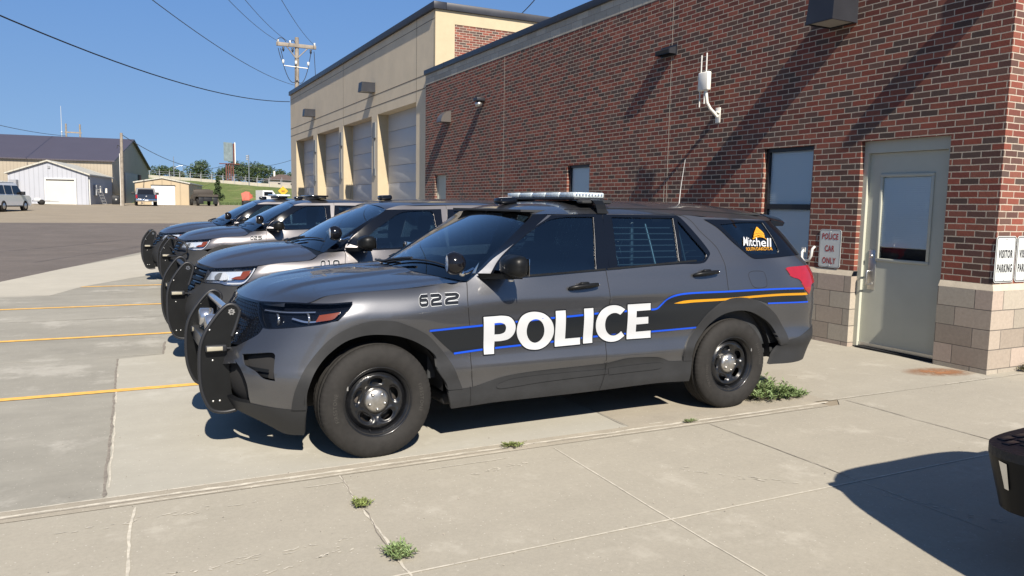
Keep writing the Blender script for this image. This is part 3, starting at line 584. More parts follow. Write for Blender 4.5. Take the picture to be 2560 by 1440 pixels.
D20={'fender':[[0.66,1.122,1],[0.635,1.005,0],[0.641,0.892,0],[0.656,0.717,0],[0.659,0.546,0],[0.68,0.404,1],[0.598,0.401,1],[0.541,0.522,0],[0.494,0.604,0],[0.414,0.7,0],[0.281,0.799,0],[-0.013,0.882,0],[-0.217,0.905,0],[-0.342,0.895,0],[-0.43,0.849,0],[-0.43,0.849,1],[-0.493,0.912,1],[-0.472,0.964,0],[-0.469,1.009,1],[-0.475,1.021,1],[-0.622,1.01,0],[-0.733,1.013,1],[-0.661,1.058,1],[-0.518,1.076,0],[-0.202,1.091,0],[0.545,1.121,0],[0.66,1.122,1]],
'front_door':[[0.66,1.122,1],[0.635,1.005,0],[0.641,0.892,0],[0.656,0.717,0],[0.659,0.546,0],[0.68,0.404,1],[0.78,0.427,0],[0.894,0.452,0],[1.024,0.466,0],[1.227,0.473,0],[1.51,0.475,0],[1.794,0.478,1],[1.78,0.577,0],[1.79,0.662,0],[1.787,0.766,0],[1.784,0.918,0],[1.783,1.054,0],[1.797,1.187,0],[1.809,1.283,0],[1.814,1.381,0],[1.83,1.492,0],[1.845,1.592,1],[1.61,1.588,0],[1.354,1.58,1],[0.899,1.294,0],[0.791,1.208,0],[0.703,1.146,0]],
'front_window':[[1.76,1.569,1],[1.684,1.186,1],[1.123,1.161,0],[0.833,1.149,1],[0.917,1.268,0],[0.943,1.294,0],[1.026,1.364,0],[1.149,1.447,0],[1.229,1.489,0],[1.295,1.521,0],[1.355,1.543,0],[1.406,1.554,0],[1.505,1.565,0]],
'front_trim':[[1.382,1.578,1],[1.844,1.59,1],[1.83,1.492,0],[1.814,1.381,0],[1.809,1.283,0],[1.794,1.18,1],[1.682,1.173,0],[1.122,1.147,0],[0.804,1.136,1],[0.91,1.273,0],[1.02,1.371,0],[1.145,1.456,0],[1.228,1.501,0],[1.294,1.532,0],[1.351,1.56,1]],
'rear_door':[[1.845,1.592,1],[1.83,1.492,0],[1.814,1.381,0],[1.809,1.283,0],[1.797,1.187,0],[1.783,1.054,0],[1.784,0.918,0],[1.787,0.766,0],[1.79,0.662,0],[1.78,0.577,0],[1.794,0.478,1],[1.878,0.493,0],[1.966,0.505,0],[2.108,0.502,0],[2.255,0.49,0],[2.326,0.47,0],[2.378,0.45,0],[2.512,0.442,1],[2.506,0.499,0],[2.529,0.577,0],[2.634,0.703,0],[2.733,0.815,0],[2.865,0.897,0],[2.936,0.919,1],[2.927,1.017,0],[2.929,1.123,0],[2.919,1.229,0],[2.882,1.322,0],[2.825,1.382,0],[2.743,1.455,0],[2.672,1.545,0],[2.607,1.584,0],[2.549,1.591,1],[2.233,1.593,0]],
'rear_window':[[1.922,1.568,1],[2.514,1.566,1],[2.473,1.226,1],[1.877,1.201,1]],
'rear_vent':[[2.547,1.553,1],[2.649,1.409,0],[2.753,1.28,0],[2.754,1.264,0],[2.702,1.232,0],[2.499,1.229,1]],
'rear_trim':[[1.848,1.587,1],[2.545,1.587,1],[2.58,1.569,0],[2.679,1.448,0],[2.79,1.294,0],[2.779,1.267,0],[2.71,1.217,0],[2.481,1.211,0],[1.874,1.188,0],[1.797,1.182,1],[1.809,1.283,0],[1.814,1.381,0],[1.83,1.492,0]],
'quarter':[[2.936,0.919,1],[2.927,1.017,0],[2.929,1.123,0],[2.919,1.229,0],[2.882,1.322,0],[2.825,1.382,0],[2.743,1.455,0],[2.672,1.545,0],[2.607,1.584,0],[2.549,1.591,1],[2.669,1.589,0],[2.795,1.578,0],[3.57,1.567,0],[4.079,1.557,1],[4.3,1.56,1],[4.3,1.25,1],[4.46,1.25,1],[4.46,0.66,1],[3.957,0.616,0],[3.764,0.555,0],[3.645,0.503,1],[3.591,0.612,0],[3.483,0.75,0],[3.352,0.845,0],[3.201,0.91,0],[3.072,0.93,0],[2.966,0.927,0]],
'quarter_trim':[[2.797,1.558,1],[3.538,1.553,0],[4.037,1.55,1],[4.29,1.55,1],[4.29,1.265,1],[3.939,1.257,1],[3.798,1.252,0],[3.638,1.242,0],[3.358,1.235,0],[3.287,1.25,0],[3.209,1.305,0],[3.078,1.387,0],[2.937,1.488,0]],
'quarter_glass':[[2.979,1.519,1],[3.56,1.534,0],[3.847,1.535,1],[3.736,1.299,0],[3.659,1.274,0],[3.403,1.267,0],[3.312,1.283,0],[3.157,1.38,0]],
'taillight':[[3.641,1.145,1],[3.677,1.159,0],[3.805,1.165,0],[4.004,1.169,1],[4.26,1.13,0],[4.33,1.1,1],[4.33,1.02,1],[3.922,1.01,0],[3.878,0.923,1],[3.811,0.971,0],[3.754,1.051,0],[3.666,1.081,0]],
'fuel':[[3.168,1.11,0],[3.205,1.135,0],[3.327,1.135,0],[3.361,1.122,0],[3.362,1.028,0],[3.342,1.005,0],[3.235,1.002,0],[3.192,1.022,0]],
'arch_front':[[-0.642,0.357,1],[-0.601,0.437,0],[-0.547,0.563,0],[-0.508,0.68,0],[-0.48,0.786,0],[-0.43,0.849,0],[-0.342,0.895,0],[-0.217,0.905,0],[-0.013,0.882,0],[0.281,0.799,0],[0.414,0.7,0],[0.494,0.604,0],[0.541,0.522,0],[0.599,0.4,1],[0.486,0.405,1],[0.471,0.452,0],[0.401,0.557,0],[0.38,0.65,0],[0.236,0.738,0],[0.048,0.792,0],[-0.151,0.815,0],[-0.293,0.814,0],[-0.377,0.782,0],[-0.423,0.713,0],[-0.46,0.608,0],[-0.5,0.488,0],[-0.549,0.359,1]],
'arch_rear':[[2.512,0.442,1],[2.506,0.499,0],[2.529,0.577,0],[2.634,0.703,0],[2.733,0.815,0],[2.865,0.897,0],[2.936,0.919,0],[2.966,0.927,0],[3.072,0.93,0],[3.201,0.91,0],[3.352,0.845,0],[3.483,0.75,0],[3.591,0.612,0],[3.645,0.503,1],[3.565,0.493,1],[3.508,0.562,0],[3.417,0.681,0],[3.268,0.772,0],[3.135,0.816,0],[3.011,0.822,0],[2.876,0.794,0],[2.767,0.731,0],[2.683,0.64,0],[2.599,0.541,0],[2.6,0.438,1]],
'rocker':[[0.489,0.398,1],[0.68,0.403,0],[0.78,0.426,0],[0.894,0.451,0],[1.024,0.465,0],[1.227,0.471,0],[1.511,0.474,0],[1.793,0.481,0],[1.878,0.492,0],[1.967,0.504,0],[2.108,0.5,0],[2.255,0.488,0],[2.326,0.469,0],[2.379,0.448,0],[2.605,0.439,1],[2.593,0.269,1],[2.285,0.282,0],[1.753,0.275,0],[1.242,0.275,0],[0.843,0.278,0],[0.705,0.273,0],[0.523,0.269,1]],
'rocker_inset_a':[[0.859,0.386,0],[0.877,0.408,0],[1.0,0.434,0],[1.371,0.44,0],[1.791,0.434,1],[1.793,0.4,1],[1.233,0.389,0],[0.892,0.373,0]],
'rocker_inset_b':[[1.802,0.44,1],[2.058,0.447,0],[2.281,0.444,0],[2.316,0.428,0],[2.286,0.401,0],[2.062,0.395,0],[1.806,0.391,1]],
'bumper':[[-0.913,0.375,1],[-0.865,0.362,0],[-0.646,0.355,1],[-0.601,0.437,0],[-0.547,0.563,0],[-0.508,0.68,0],[-0.48,0.786,0],[-0.43,0.849,1],[-0.493,0.912,1],[-0.639,0.884,0],[-0.899,0.849,0],[-0.95,0.851,1],[-0.96,0.804,0],[-1.056,0.738,1],[-1.11,0.708,1],[-1.084,0.665,0],[-0.956,0.594,0],[-0.895,0.498,0]],
'fog_recess':[[-0.993,0.682,1],[-0.869,0.7,0],[-0.778,0.711,0],[-0.744,0.693,0],[-0.702,0.539,1],[-0.784,0.552,0],[-0.846,0.592,0],[-0.939,0.621,1]],
'bumper_lower':[[-1.62,0.44,1],[-1.07,0.369,1],[-0.913,0.375,1],[-0.646,0.355,1],[-0.549,0.359,1],[-0.677,0.164,1],[-0.803,0.167,0],[-0.88,0.219,0],[-0.977,0.262,0],[-1.124,0.292,1],[-1.62,0.25,1]],
'grille':[[-1.62,0.985,1],[-1.168,0.99,1],[-1.065,0.922,0],[-0.95,0.851,1],[-0.96,0.804,0],[-1.056,0.738,1],[-1.62,0.7,1]],
'headlight':[[-1.17,0.991,1],[-0.847,1.008,0],[-0.622,1.01,0],[-0.476,1.022,1],[-0.468,1.007,1],[-0.472,0.964,0],[-0.513,0.916,0],[-0.64,0.885,0],[-0.899,0.849,0],[-0.95,0.851,1],[-1.052,0.911,0]],
'amber':[[-0.638,0.949,1],[-0.517,0.97,1],[-0.528,0.93,0],[-0.541,0.922,0],[-0.635,0.907,1]],
'projector':[[-0.766,0.923,0],[-0.767,0.952,0],[-0.715,0.966,0],[-0.665,0.953,0],[-0.637,0.928,0],[-0.65,0.902,0],[-0.718,0.896,0]],
'projector2':[[-1.002,0.916,0],[-0.987,0.947,0],[-0.912,0.96,0],[-0.843,0.93,0],[-0.84,0.888,0],[-0.918,0.873,0]],
'stripe_up':[[0.311,0.818,0],[0.744,0.831,0],[1.288,0.852,0],[1.475,0.857,0],[1.781,0.868,0],[2.165,0.871,0],[2.22,0.875,0],[2.26,0.903,0],[2.316,0.949,0],[2.392,0.973,0],[2.524,0.984,0],[2.919,0.984,0],[3.262,0.985,0],[3.561,0.981,0],[3.788,0.978,0]],
'stripe_lo':[[0.53,0.649,0],[0.752,0.66,0],[1.029,0.668,0],[1.309,0.676,0],[1.654,0.69,0],[2.189,0.696,0],[2.634,0.703,0]],
'stripe_lo2':[[3.371,0.864,0],[3.608,0.858,0],[3.862,0.857,0]],
'yellow':[[2.382,0.909,1],[2.469,0.926,0],[2.568,0.931,0],[2.93,0.931,0],[3.269,0.942,0],[3.837,0.94,1],[3.859,0.918,1],[3.274,0.922,0],[2.934,0.912,0],[2.572,0.909,0],[2.472,0.905,0]],
'band':[[0.315,0.818,1],[0.744,0.831,0],[1.288,0.852,0],[1.475,0.857,0],[1.781,0.868,0],[2.165,0.871,0],[2.22,0.875,0],[2.26,0.903,0],[2.316,0.949,0],[2.392,0.973,0],[2.524,0.984,0],[2.919,0.984,0],[3.262,0.985,0],[3.561,0.981,0],[3.788,0.978,1],[3.862,0.857,1],[3.608,0.858,0],[3.371,0.864,1],[3.201,0.91,0],[3.072,0.93,0],[2.966,0.927,0],[2.865,0.897,0],[2.733,0.815,0],[2.662,0.736,0],[2.634,0.703,1],[2.189,0.696,0],[1.654,0.69,0],[1.309,0.676,0],[1.029,0.668,0],[0.752,0.66,0],[0.53,0.649,1],[0.409,0.746,0]],
'L_P':[[0.749,0.888,1],[0.835,0.889,0],[0.889,0.889,0],[0.944,0.877,0],[0.978,0.844,0],[0.992,0.802,0],[0.982,0.756,0],[0.948,0.723,0],[0.893,0.712,0],[0.838,0.712,1],[0.836,0.623,1],[0.759,0.624,1]],
'L_P_h':[[0.83,0.841,1],[0.877,0.841,0],[0.908,0.828,0],[0.919,0.804,0],[0.912,0.775,0],[0.882,0.762,0],[0.834,0.761,1]],
'L_O':[[1.15,0.903,0],[1.22,0.882,0],[1.279,0.832,0],[1.305,0.771,0],[1.301,0.711,0],[1.264,0.659,0],[1.206,0.631,0],[1.146,0.629,0],[1.087,0.645,0],[1.04,0.69,0],[1.008,0.748,0],[1.004,0.807,0],[1.027,0.867,0],[1.082,0.899,0]],
'L_O_h':[[1.147,0.851,0],[1.195,0.831,0],[1.223,0.782,0],[1.224,0.728,0],[1.198,0.691,0],[1.159,0.678,0],[1.118,0.696,0],[1.087,0.743,0],[1.082,0.791,0],[1.099,0.834,0]],
'L_L':[[1.311,0.901,1],[1.395,0.902,1],[1.41,0.691,1],[1.54,0.692,1],[1.542,0.64,1],[1.325,0.637,1]],
'L_I':[[1.555,0.907,1],[1.636,0.908,1],[1.65,0.644,1],[1.569,0.643,1]],
'L_C':[[1.922,0.884,1],[1.879,0.846,1],[1.841,0.861,0],[1.797,0.858,0],[1.759,0.831,0],[1.749,0.782,0],[1.765,0.731,0],[1.803,0.695,0],[1.849,0.687,0],[1.884,0.701,0],[1.904,0.717,1],[1.939,0.679,1],[1.888,0.649,0],[1.821,0.64,0],[1.759,0.655,0],[1.705,0.694,0],[1.673,0.749,0],[1.669,0.817,0],[1.699,0.874,0],[1.756,0.911,0],[1.817,0.921,0],[1.877,0.909,0]],
'L_E':[[1.944,0.92,1],[2.157,0.922,1],[2.158,0.868,1],[2.028,0.866,1],[2.03,0.817,1],[2.141,0.817,1],[2.148,0.764,1],[2.035,0.762,1],[2.041,0.704,1],[2.181,0.705,1],[2.186,0.648,1],[1.961,0.65,1]],
'q_622':[[0.101,1.047,0],[0.591,1.055,0],[0.577,0.99,0],[0.137,0.98,0]],
'q_mitchell':[[3.363,1.416,0],[3.765,1.403,0],[3.687,1.33,0],[3.254,1.343,0]],
'q_sd':[[3.285,1.329,0],[3.702,1.33,0],[3.669,1.302,0],[3.256,1.302,0]],
'dome':[[3.566,1.412,1],[3.613,1.439,0],[3.664,1.467,0],[3.727,1.5,1],[3.731,1.479,0],[3.736,1.456,0],[3.728,1.435,0],[3.699,1.409,1],[3.659,1.426,0]],
'dome_arc':[[3.534,1.398,0],[3.604,1.412,0],[3.651,1.416,0],[3.69,1.409,0],[3.704,1.393,0]],
'h_front':[[1.42,1.057,0],[1.667,1.072,0]],
'h_rear':[[2.584,1.121,0],[2.82,1.137,0]]}
D19={'headlight':[[-1.123,0.955,1],[-0.856,0.975,0],[-0.668,0.991,0],[-0.548,1.002,1],[-0.548,0.933,0],[-0.554,0.864,0],[-0.578,0.826,0],[-0.617,0.813,0],[-0.747,0.812,0],[-0.806,0.824,0],[-0.922,0.823,0],[-1.061,0.82,1]],
'hl_white':[[-1.078,0.94,1],[-0.838,0.954,0],[-0.68,0.962,1],[-0.668,0.909,0],[-0.697,0.897,0],[-0.727,0.87,0],[-0.884,0.868,0],[-1.08,0.859,1]],
'amber':[[-0.67,0.953,1],[-0.598,0.965,1],[-0.591,0.914,0],[-0.607,0.879,0],[-0.737,0.879,1],[-0.708,0.9,0],[-0.663,0.909,1]],
'projector':[[-0.854,0.89,0],[-0.876,0.931,0],[-0.863,0.942,0],[-0.829,0.929,0],[-0.779,0.876,0],[-0.813,0.865,0],[-0.862,0.864,0]],
'hl_dark':[[-0.93,0.862,1],[-0.963,0.898,0],[-0.941,0.931,0],[-0.896,0.939,1],[-0.873,0.87,1]],
'hood_line':[[-1.128,0.959,1],[-0.806,0.981,0],[-0.546,1.007,0],[-0.339,1.033,0],[-0.067,1.052,0],[-0.316,1.031,0],[-0.09,1.045,0],[0.095,1.053,1],[0.17,1.066,0],[0.277,1.106,1]],
'fender_top':[[0.396,1.126,1],[0.525,1.129,0],[0.666,1.138,1]],
'grille_side':[[-1.061,0.82,1],[-1.106,0.774,0],[-1.149,0.738,1]],
'strip':[[1.113,1.574,1],[1.226,1.572,1],[1.008,1.434,0],[0.869,1.337,0],[0.688,1.219,1]],
'door_top':[[1.118,1.577,1],[1.21,1.605,0],[1.303,1.622,0],[1.539,1.631,0],[1.782,1.636,1]],
'front_window':[[0.889,1.279,1],[1.0,1.373,0],[1.15,1.474,0],[1.265,1.537,0],[1.362,1.558,0],[1.527,1.566,0],[1.637,1.567,0],[1.674,1.538,0],[1.676,1.479,0]],
'trimtop':[[1.243,1.57,1],[1.53,1.579,0],[1.772,1.586,1]]}
DX={'plate':[[-0.808,0.976],[-0.778,0.96],[-0.764,0.93],[-0.769,0.892],[-0.796,0.802],[-0.815,0.765],[-0.819,0.711],[-0.829,0.65],[-0.832,0.589],[-0.83,0.527],[-0.821,0.41],[-0.805,0.346],[-0.788,0.29],[-0.849,0.279],[-0.907,0.286],[-0.945,0.307],[-0.975,0.356],[-0.997,0.427],[-1.006,0.505],[-1.007,0.619],[-1.002,0.694],[-0.989,0.753],[-0.964,0.812],[-0.922,0.877],[-0.871,0.939],[-0.839,0.97]],
'edge':[[-0.811,0.772],[-0.792,0.821],[-0.765,0.907],[-0.761,0.936],[-0.778,0.965],[-0.807,0.979],[-0.839,0.973],[-0.875,0.941],[-0.926,0.878],[-0.968,0.812],[-0.993,0.754],[-1.006,0.694],[-1.011,0.619],[-1.01,0.505],[-1.001,0.428],[-0.979,0.357],[-0.949,0.303],[-0.907,0.281],[-0.85,0.275],[-0.791,0.284]]}
# ---------------- panel builder ----------------
def smooth(poly,closed=True,step=.022):
    n=len(poly); out=[]
    for i in range(n if closed else n-1):
        p1=poly[i];p2=poly[(i+1)%n];p0=poly[(i-1)%n] if (closed or i>0) else p1;p3=poly[(i+2)%n] if (closed or i+2<n) else p2
        a,b=np.array(p1[:2],float),np.array(p2[:2],float);c1=len(p1)>2 and p1[2];c2=len(p2)>2 and p2[2]
        L=np.linalg.norm(b-a);k=max(1,int(math.ceil(L/step)))
        l0=np.linalg.norm(a-np.array(p0[:2]));l3=np.linalg.norm(b-np.array(p3[:2]))
        m1=(b-a) if c1 or l0<1e-6 else (b-np.array(p0[:2]))*L/(L+l0)
        m2=(b-a) if c2 or l3<1e-6 else (np.array(p3[:2])-a)*L/(L+l3)
        for j in range(k):
            t=j/k; out.append(((2*t**3-3*t**2+1)*a+(t**3-2*t**2+t)*m1+(-2*t**3+3*t**2)*b+(t**3-t**2)*m2))
    if not closed: out.append(np.array(poly[-1][:2],float))
    return np.array(out)
def pip(P,Q):
    x,y=Q[:,0],Q[:,1];ins=np.zeros(len(Q),bool);n=len(P)
    for i in range(n):
        x1,y1=P[i];x2,y2=P[(i+1)%n]
        if y1==y2: continue
        c=((y1>y)!=(y2>y))&(x<(x2-x1)*(y-y1)/(y2-y1)+x1);ins^=c
    return ins
def fill(outs,holes=(),step=.04):
    """triangulate the union of outlines minus holes, with interior points"""
    vs=[];es=[];allp=[]
    for P in list(outs)+list(holes):
        b=len(vs);n=len(P);vs+=[Vector((float(p[0]),float(p[1]))) for p in P];es+=[(b+i,b+(i+1)%n) for i in range(n)];allp.append(P)
    if step:
        A=np.concatenate([np.array(p) for p in outs]);lo=A.min(0);hi=A.max(0)
        gx=np.arange(lo[0]+step*.5,hi[0],step);gy=np.arange(lo[1]+step*.5,hi[1],step)
        if len(gx) and len(gy):
            G=np.stack(np.meshgrid(gx,gy),-1).reshape(-1,2);G[::2,0]+=step*.1
            k=np.zeros(len(G),bool)
            for P in outs:k|=pip(P,G)
            for P in holes:k&=~pip(P,G)
            G=G[k]
            if len(G):
                B=np.concatenate([np.array(p) for p in allp])
                d=np.min(np.linalg.norm(G[:,None]-B[None],axis=2),axis=1);vs+=[Vector((float(a),float(b))) for a,b in G[d>step*.4]]
    V,Ed,F,*_=delaunay_2d_cdt(vs,es,[],0,1e-6)
    V=np.array([(v.x,v.y) for v in V]);F=np.array([f for f in F if len(f)==3])
    C=V[F].mean(1);k=np.zeros(len(F),bool)
    for P in outs:k|=pip(P,C)
    for P in holes:k&=~pip(P,C)
    F=F[k];T=V[F];ar=(T[:,1,0]-T[:,0,0])*(T[:,2,1]-T[:,0,1])-(T[:,1,1]-T[:,0,1])*(T[:,2,0]-T[:,0,0])
    F[ar<0]=F[ar<0][:,::-1];F=F[np.abs(ar)>1e-9]
    used=np.unique(F);mp=-np.ones(len(V),int);mp[used]=np.arange(len(used));return V[used],mp[F]
def surfmesh(name,V,F,mt,parent,off=0.,skirt=.01,sides=(-1,),fn=None):
    """put a 2-D triangulation on the body surface"""
    if fn is None:
        P=surf(V[:,0],V[:,1]);N=surfn(V[:,0],V[:,1])
    else: P,N=fn(V)
    P=P+N*(off(V)[:,None] if callable(off) else off)
    n=len(P);faces=[tuple(f) for f in F.tolist()];verts=P;norms=N
    if skirt:
        from collections import Counter
        E=Counter()
        for a,b,c in faces:
            for e in ((a,b),(b,c),(c,a)):E[e]+=1
        bd=[e for e in E if (e[1],e[0]) not in E];ids={}
        Q=[];QN=[]
        for a,b in bd:
            for i in (a,b):
                if i not in ids: ids[i]=n+len(Q);Q.append(P[i]-N[i]*skirt);QN.append(N[i])
            faces.append((b,a,ids[a]));faces.append((b,ids[a],ids[b]))
        if Q:verts=np.concatenate([P,np.array(Q)]);norms=np.concatenate([N,np.array(QN)])
    VV=[];NN=[];FF=[]
    for s in sides:
        b=sum(len(x) for x in VV)
        if s<0:VV.append(verts);NN.append(norms);FF+=[tuple(b+i for i in f) for f in faces]
        else:VV.append(verts*[1,-1,1]);NN.append(norms*[1,-1,1]);FF+=[tuple(b+i for i in f[::-1]) for f in faces]
    VV=np.concatenate(VV);NN=np.concatenate(NN)
    me=bpy.data.meshes.new(name);me.from_pydata(VV.tolist(),[],FF);me.materials.append(mt);me.polygons.foreach_set('use_smooth',[True]*len(FF))
    me.update()
    if len(me.vertices)==len(NN): me.normals_split_custom_set_from_vertices([tuple(x) for x in NN])
    o=bpy.data.objects.new(name,me);return link(o,parent)
def panel(name,outer,mt,parent,holes=(),off=0.,step=.045,skirt=.012,sides=(-1,),res=.022,crowd=None):
    V,F=fill([smooth(outer,True,res)],[smooth(h,True,res) for h in holes],step)
    return surfmesh(name,V,F,mt,parent,off,skirt,sides)
def stroke(P,w,closed=False):
    """thick outline of a polyline as quads + discs (list of polygons)"""
    P=np.array(P);out=[];n=len(P)
    for i in range(n if closed else n-1):
        a,b=P[i],P[(i+1)%n];d=b-a;L=np.linalg.norm(d)
        if L<1e-6: continue
        q=np.array([-d[1],d[0]])/L*w/2;out.append(np.array([a+q,a-q,b-q,b+q]))
        if i>0 or closed: out.append(np.array([a+[w/2*math.cos(t),w/2*math.sin(t)] for t in np.arange(.13,6.3,.785)]))
    return out
def line(name,pts,w,mt,parent,off=.0006,sides=(-1,),closed=False,res=.03):
    """thin strip laid on the surface"""
    P=smooth(pts,closed,res);n=len(P)
    if closed:P=np.concatenate([P,P[:1]])
    T=np.gradient(P,axis=0);T/=np.linalg.norm(T,axis=1)[:,None]+1e-9;Q=np.stack([-T[:,1],T[:,0]],1)*w/2
    V=np.concatenate([P+Q,P-Q]);m_=len(P);F=np.array([(i,i+m_,i+1) for i in range(m_-1)]+[(i+m_,i+m_+1,i+1) for i in range(m_-1)])
    return surfmesh(name,V,F,mt,parent,off,0,sides)
def sheetobj(name,f,mt,parent,s0,s1,t0,t1,ns,ntt,off=0,hfun=None,flip=False):
    S,T=np.meshgrid(np.linspace(s0,s1,ns),np.linspace(t0,t1,ntt),indexing='ij');P=f(S.ravel(),T.ravel())
    if hfun is not None:P[:,2]+=hfun(S.ravel(),T.ravel())
    P[:,2]+=off;vs=P.tolist();fs=[(i*ntt+j,(i+1)*ntt+j,(i+1)*ntt+j+1,i*ntt+j+1) for i in range(ns-1) for j in range(ntt-1)]
    mb=MB();mb.add(vs,fs,True);o=mb.build(name,mt,parent,fix=False);return o
# ---------------- materials of the cars ----------------
def carpaint(name,base,flake=.25):
    m=bpy.data.materials.new(name);m.use_nodes=True;nt=m.node_tree;b=nt.nodes['Principled BSDF'];g=node(nt,'ShaderNodeTexCoord')
    n=node(nt,'ShaderNodeTexNoise');n.inputs['Scale'].default_value=420;n.inputs['Detail'].default_value=1;nt.links.new(g.outputs['Object'],n.inputs['Vector'])
    d=tnoise(nt,g.outputs['Object'],2.2,5,.65)
    sp_=node(nt,'ShaderNodeSeparateXYZ');nt.links.new(g.outputs['Object'],sp_.inputs[0])
    low=node(nt,'ShaderNodeMapRange');nt.links.new(sp_.outputs[2],low.inputs[0]);low.inputs[1].default_value=.75;low.inputs[2].default_value=.3;low.inputs[3].default_value=0;low.inputs[4].default_value=1
    k=mth(nt,'MULTIPLY_ADD',n.outputs[0],flake*2,1-flake);c=mixc(nt,1.0,base,k,'MULTIPLY')
    dust=mth(nt,'MULTIPLY',mth(nt,'MULTIPLY_ADD',low.outputs[0],.28,.035),mth(nt,'MULTIPLY_ADD',d,1.6,-.3,clamp=True),clamp=True)
    c=mixc(nt,dust,c,(.16,.145,.125));nt.links.new(c,b.inputs['Base Color']);b.inputs['Metallic'].default_value=.55;nt.links.new(mth(nt,'SUBTRACT',.85,mth(nt,'MULTIPLY',dust,.7)),b.inputs['Metallic'])
    b.inputs['Roughness'].default_value=.40;b.inputs['Coat Weight'].default_value=.9;nt.links.new(mth(nt,'MULTIPLY_ADD',dust,.5,.025),b.inputs['Coat Roughness']);return m
M_paint=carpaint('grey_metallic_paint',(.100,.104,.116))
M_paint2=carpaint('warm_grey_metallic_paint',(.125,.120,.126))
M_gloss=mat('gloss_black_trim',(.004,.005,.008),.07,spec=.45)
M_clad=mat('grey_plastic_cladding',(.022,.023,.025),.55,spec=.35,noise_=(7,.12),bump=(300,.25,.001))
M_plast=mat('black_plastic',(.005,.0055,.006),.42,spec=.3,noise_=(8,.15),bump=(400,.2,.0006))
M_gap=mat('panel_gap_black',(.004,.004,.005),.8)
M_glass=glassmat('car_glass_tinted',(.20,.30,.36),1.5)
M_glassd=glassmat('car_glass_dark',(.09,.14,.17),1.5)
M_wsglass=glassmat('windshield_glass',(.42,.52,.56),1.5)
M_lens=glassmat('headlight_lens',(.88,.90,.94),1.4,kr=.55)
M_strobe=mat('strobe_lens_cream',(.30,.28,.22),.3)
M_chrome=mat('chrome',(.62,.63,.65),.10,1)
M_silver=mat('silver_reflector',(.55,.56,.58),.18,.9)
M_amber=mat('amber_reflector',(.17,.034,.008),.25,coat=1)
M_tail=mat('red_tail_lens',(.26,.008,.012),.12,coat=1,noise_=(20,.08))
M_hllens=mat('white_lamp_lens',(.55,.60,.66),.15,.3,coat=1)
M_blue=mat('blue_stripe_vinyl',(.004,.055,.46),.4); M_yell=mat('yellow_stripe_vinyl',(.50,.235,.008),.45)
M_vblack=mat('black_vinyl',(.010,.012,.015),.25,spec=.35); M_vwhite=mat('white_vinyl',(.43,.445,.465),.4)
M_int=mat('interior_dark',(.022,.024,.027),.8,noise_=(6,.3)); M_int2=mat('interior_grey',(.10,.105,.11),.8,noise_=(5,.2)); M_cage=mat('cage_metal',(.35,.36,.37),.4,.5)
M_rim=mat('black_steel_wheel',(.007,.0075,.009),.30,coat=.25,noise_=(12,.25)); M_hub=mat('stainless_hub_cap',(.42,.41,.39),.33,.9,noise_=(25,.2))
M_disc=mat('brake_disc',(.20,.18,.165),.45,.7)
def tyremat():
    m=mat('tyre_rubber',(.019,.018,.0172),.80,spec=.3,noise_=(22,.22),bump=(260,.3,.001));return m
M_tyre=tyremat(); M_tyretxt=mat('raised_tyre_lettering',(.038,.036,.033),.75)
M_lb=mat('lightbar_lens',(.46,.52,.54),.12,coat=1,noise_=(60,.5)); M_under=mat('underbody',(.012,.012,.013),.85)
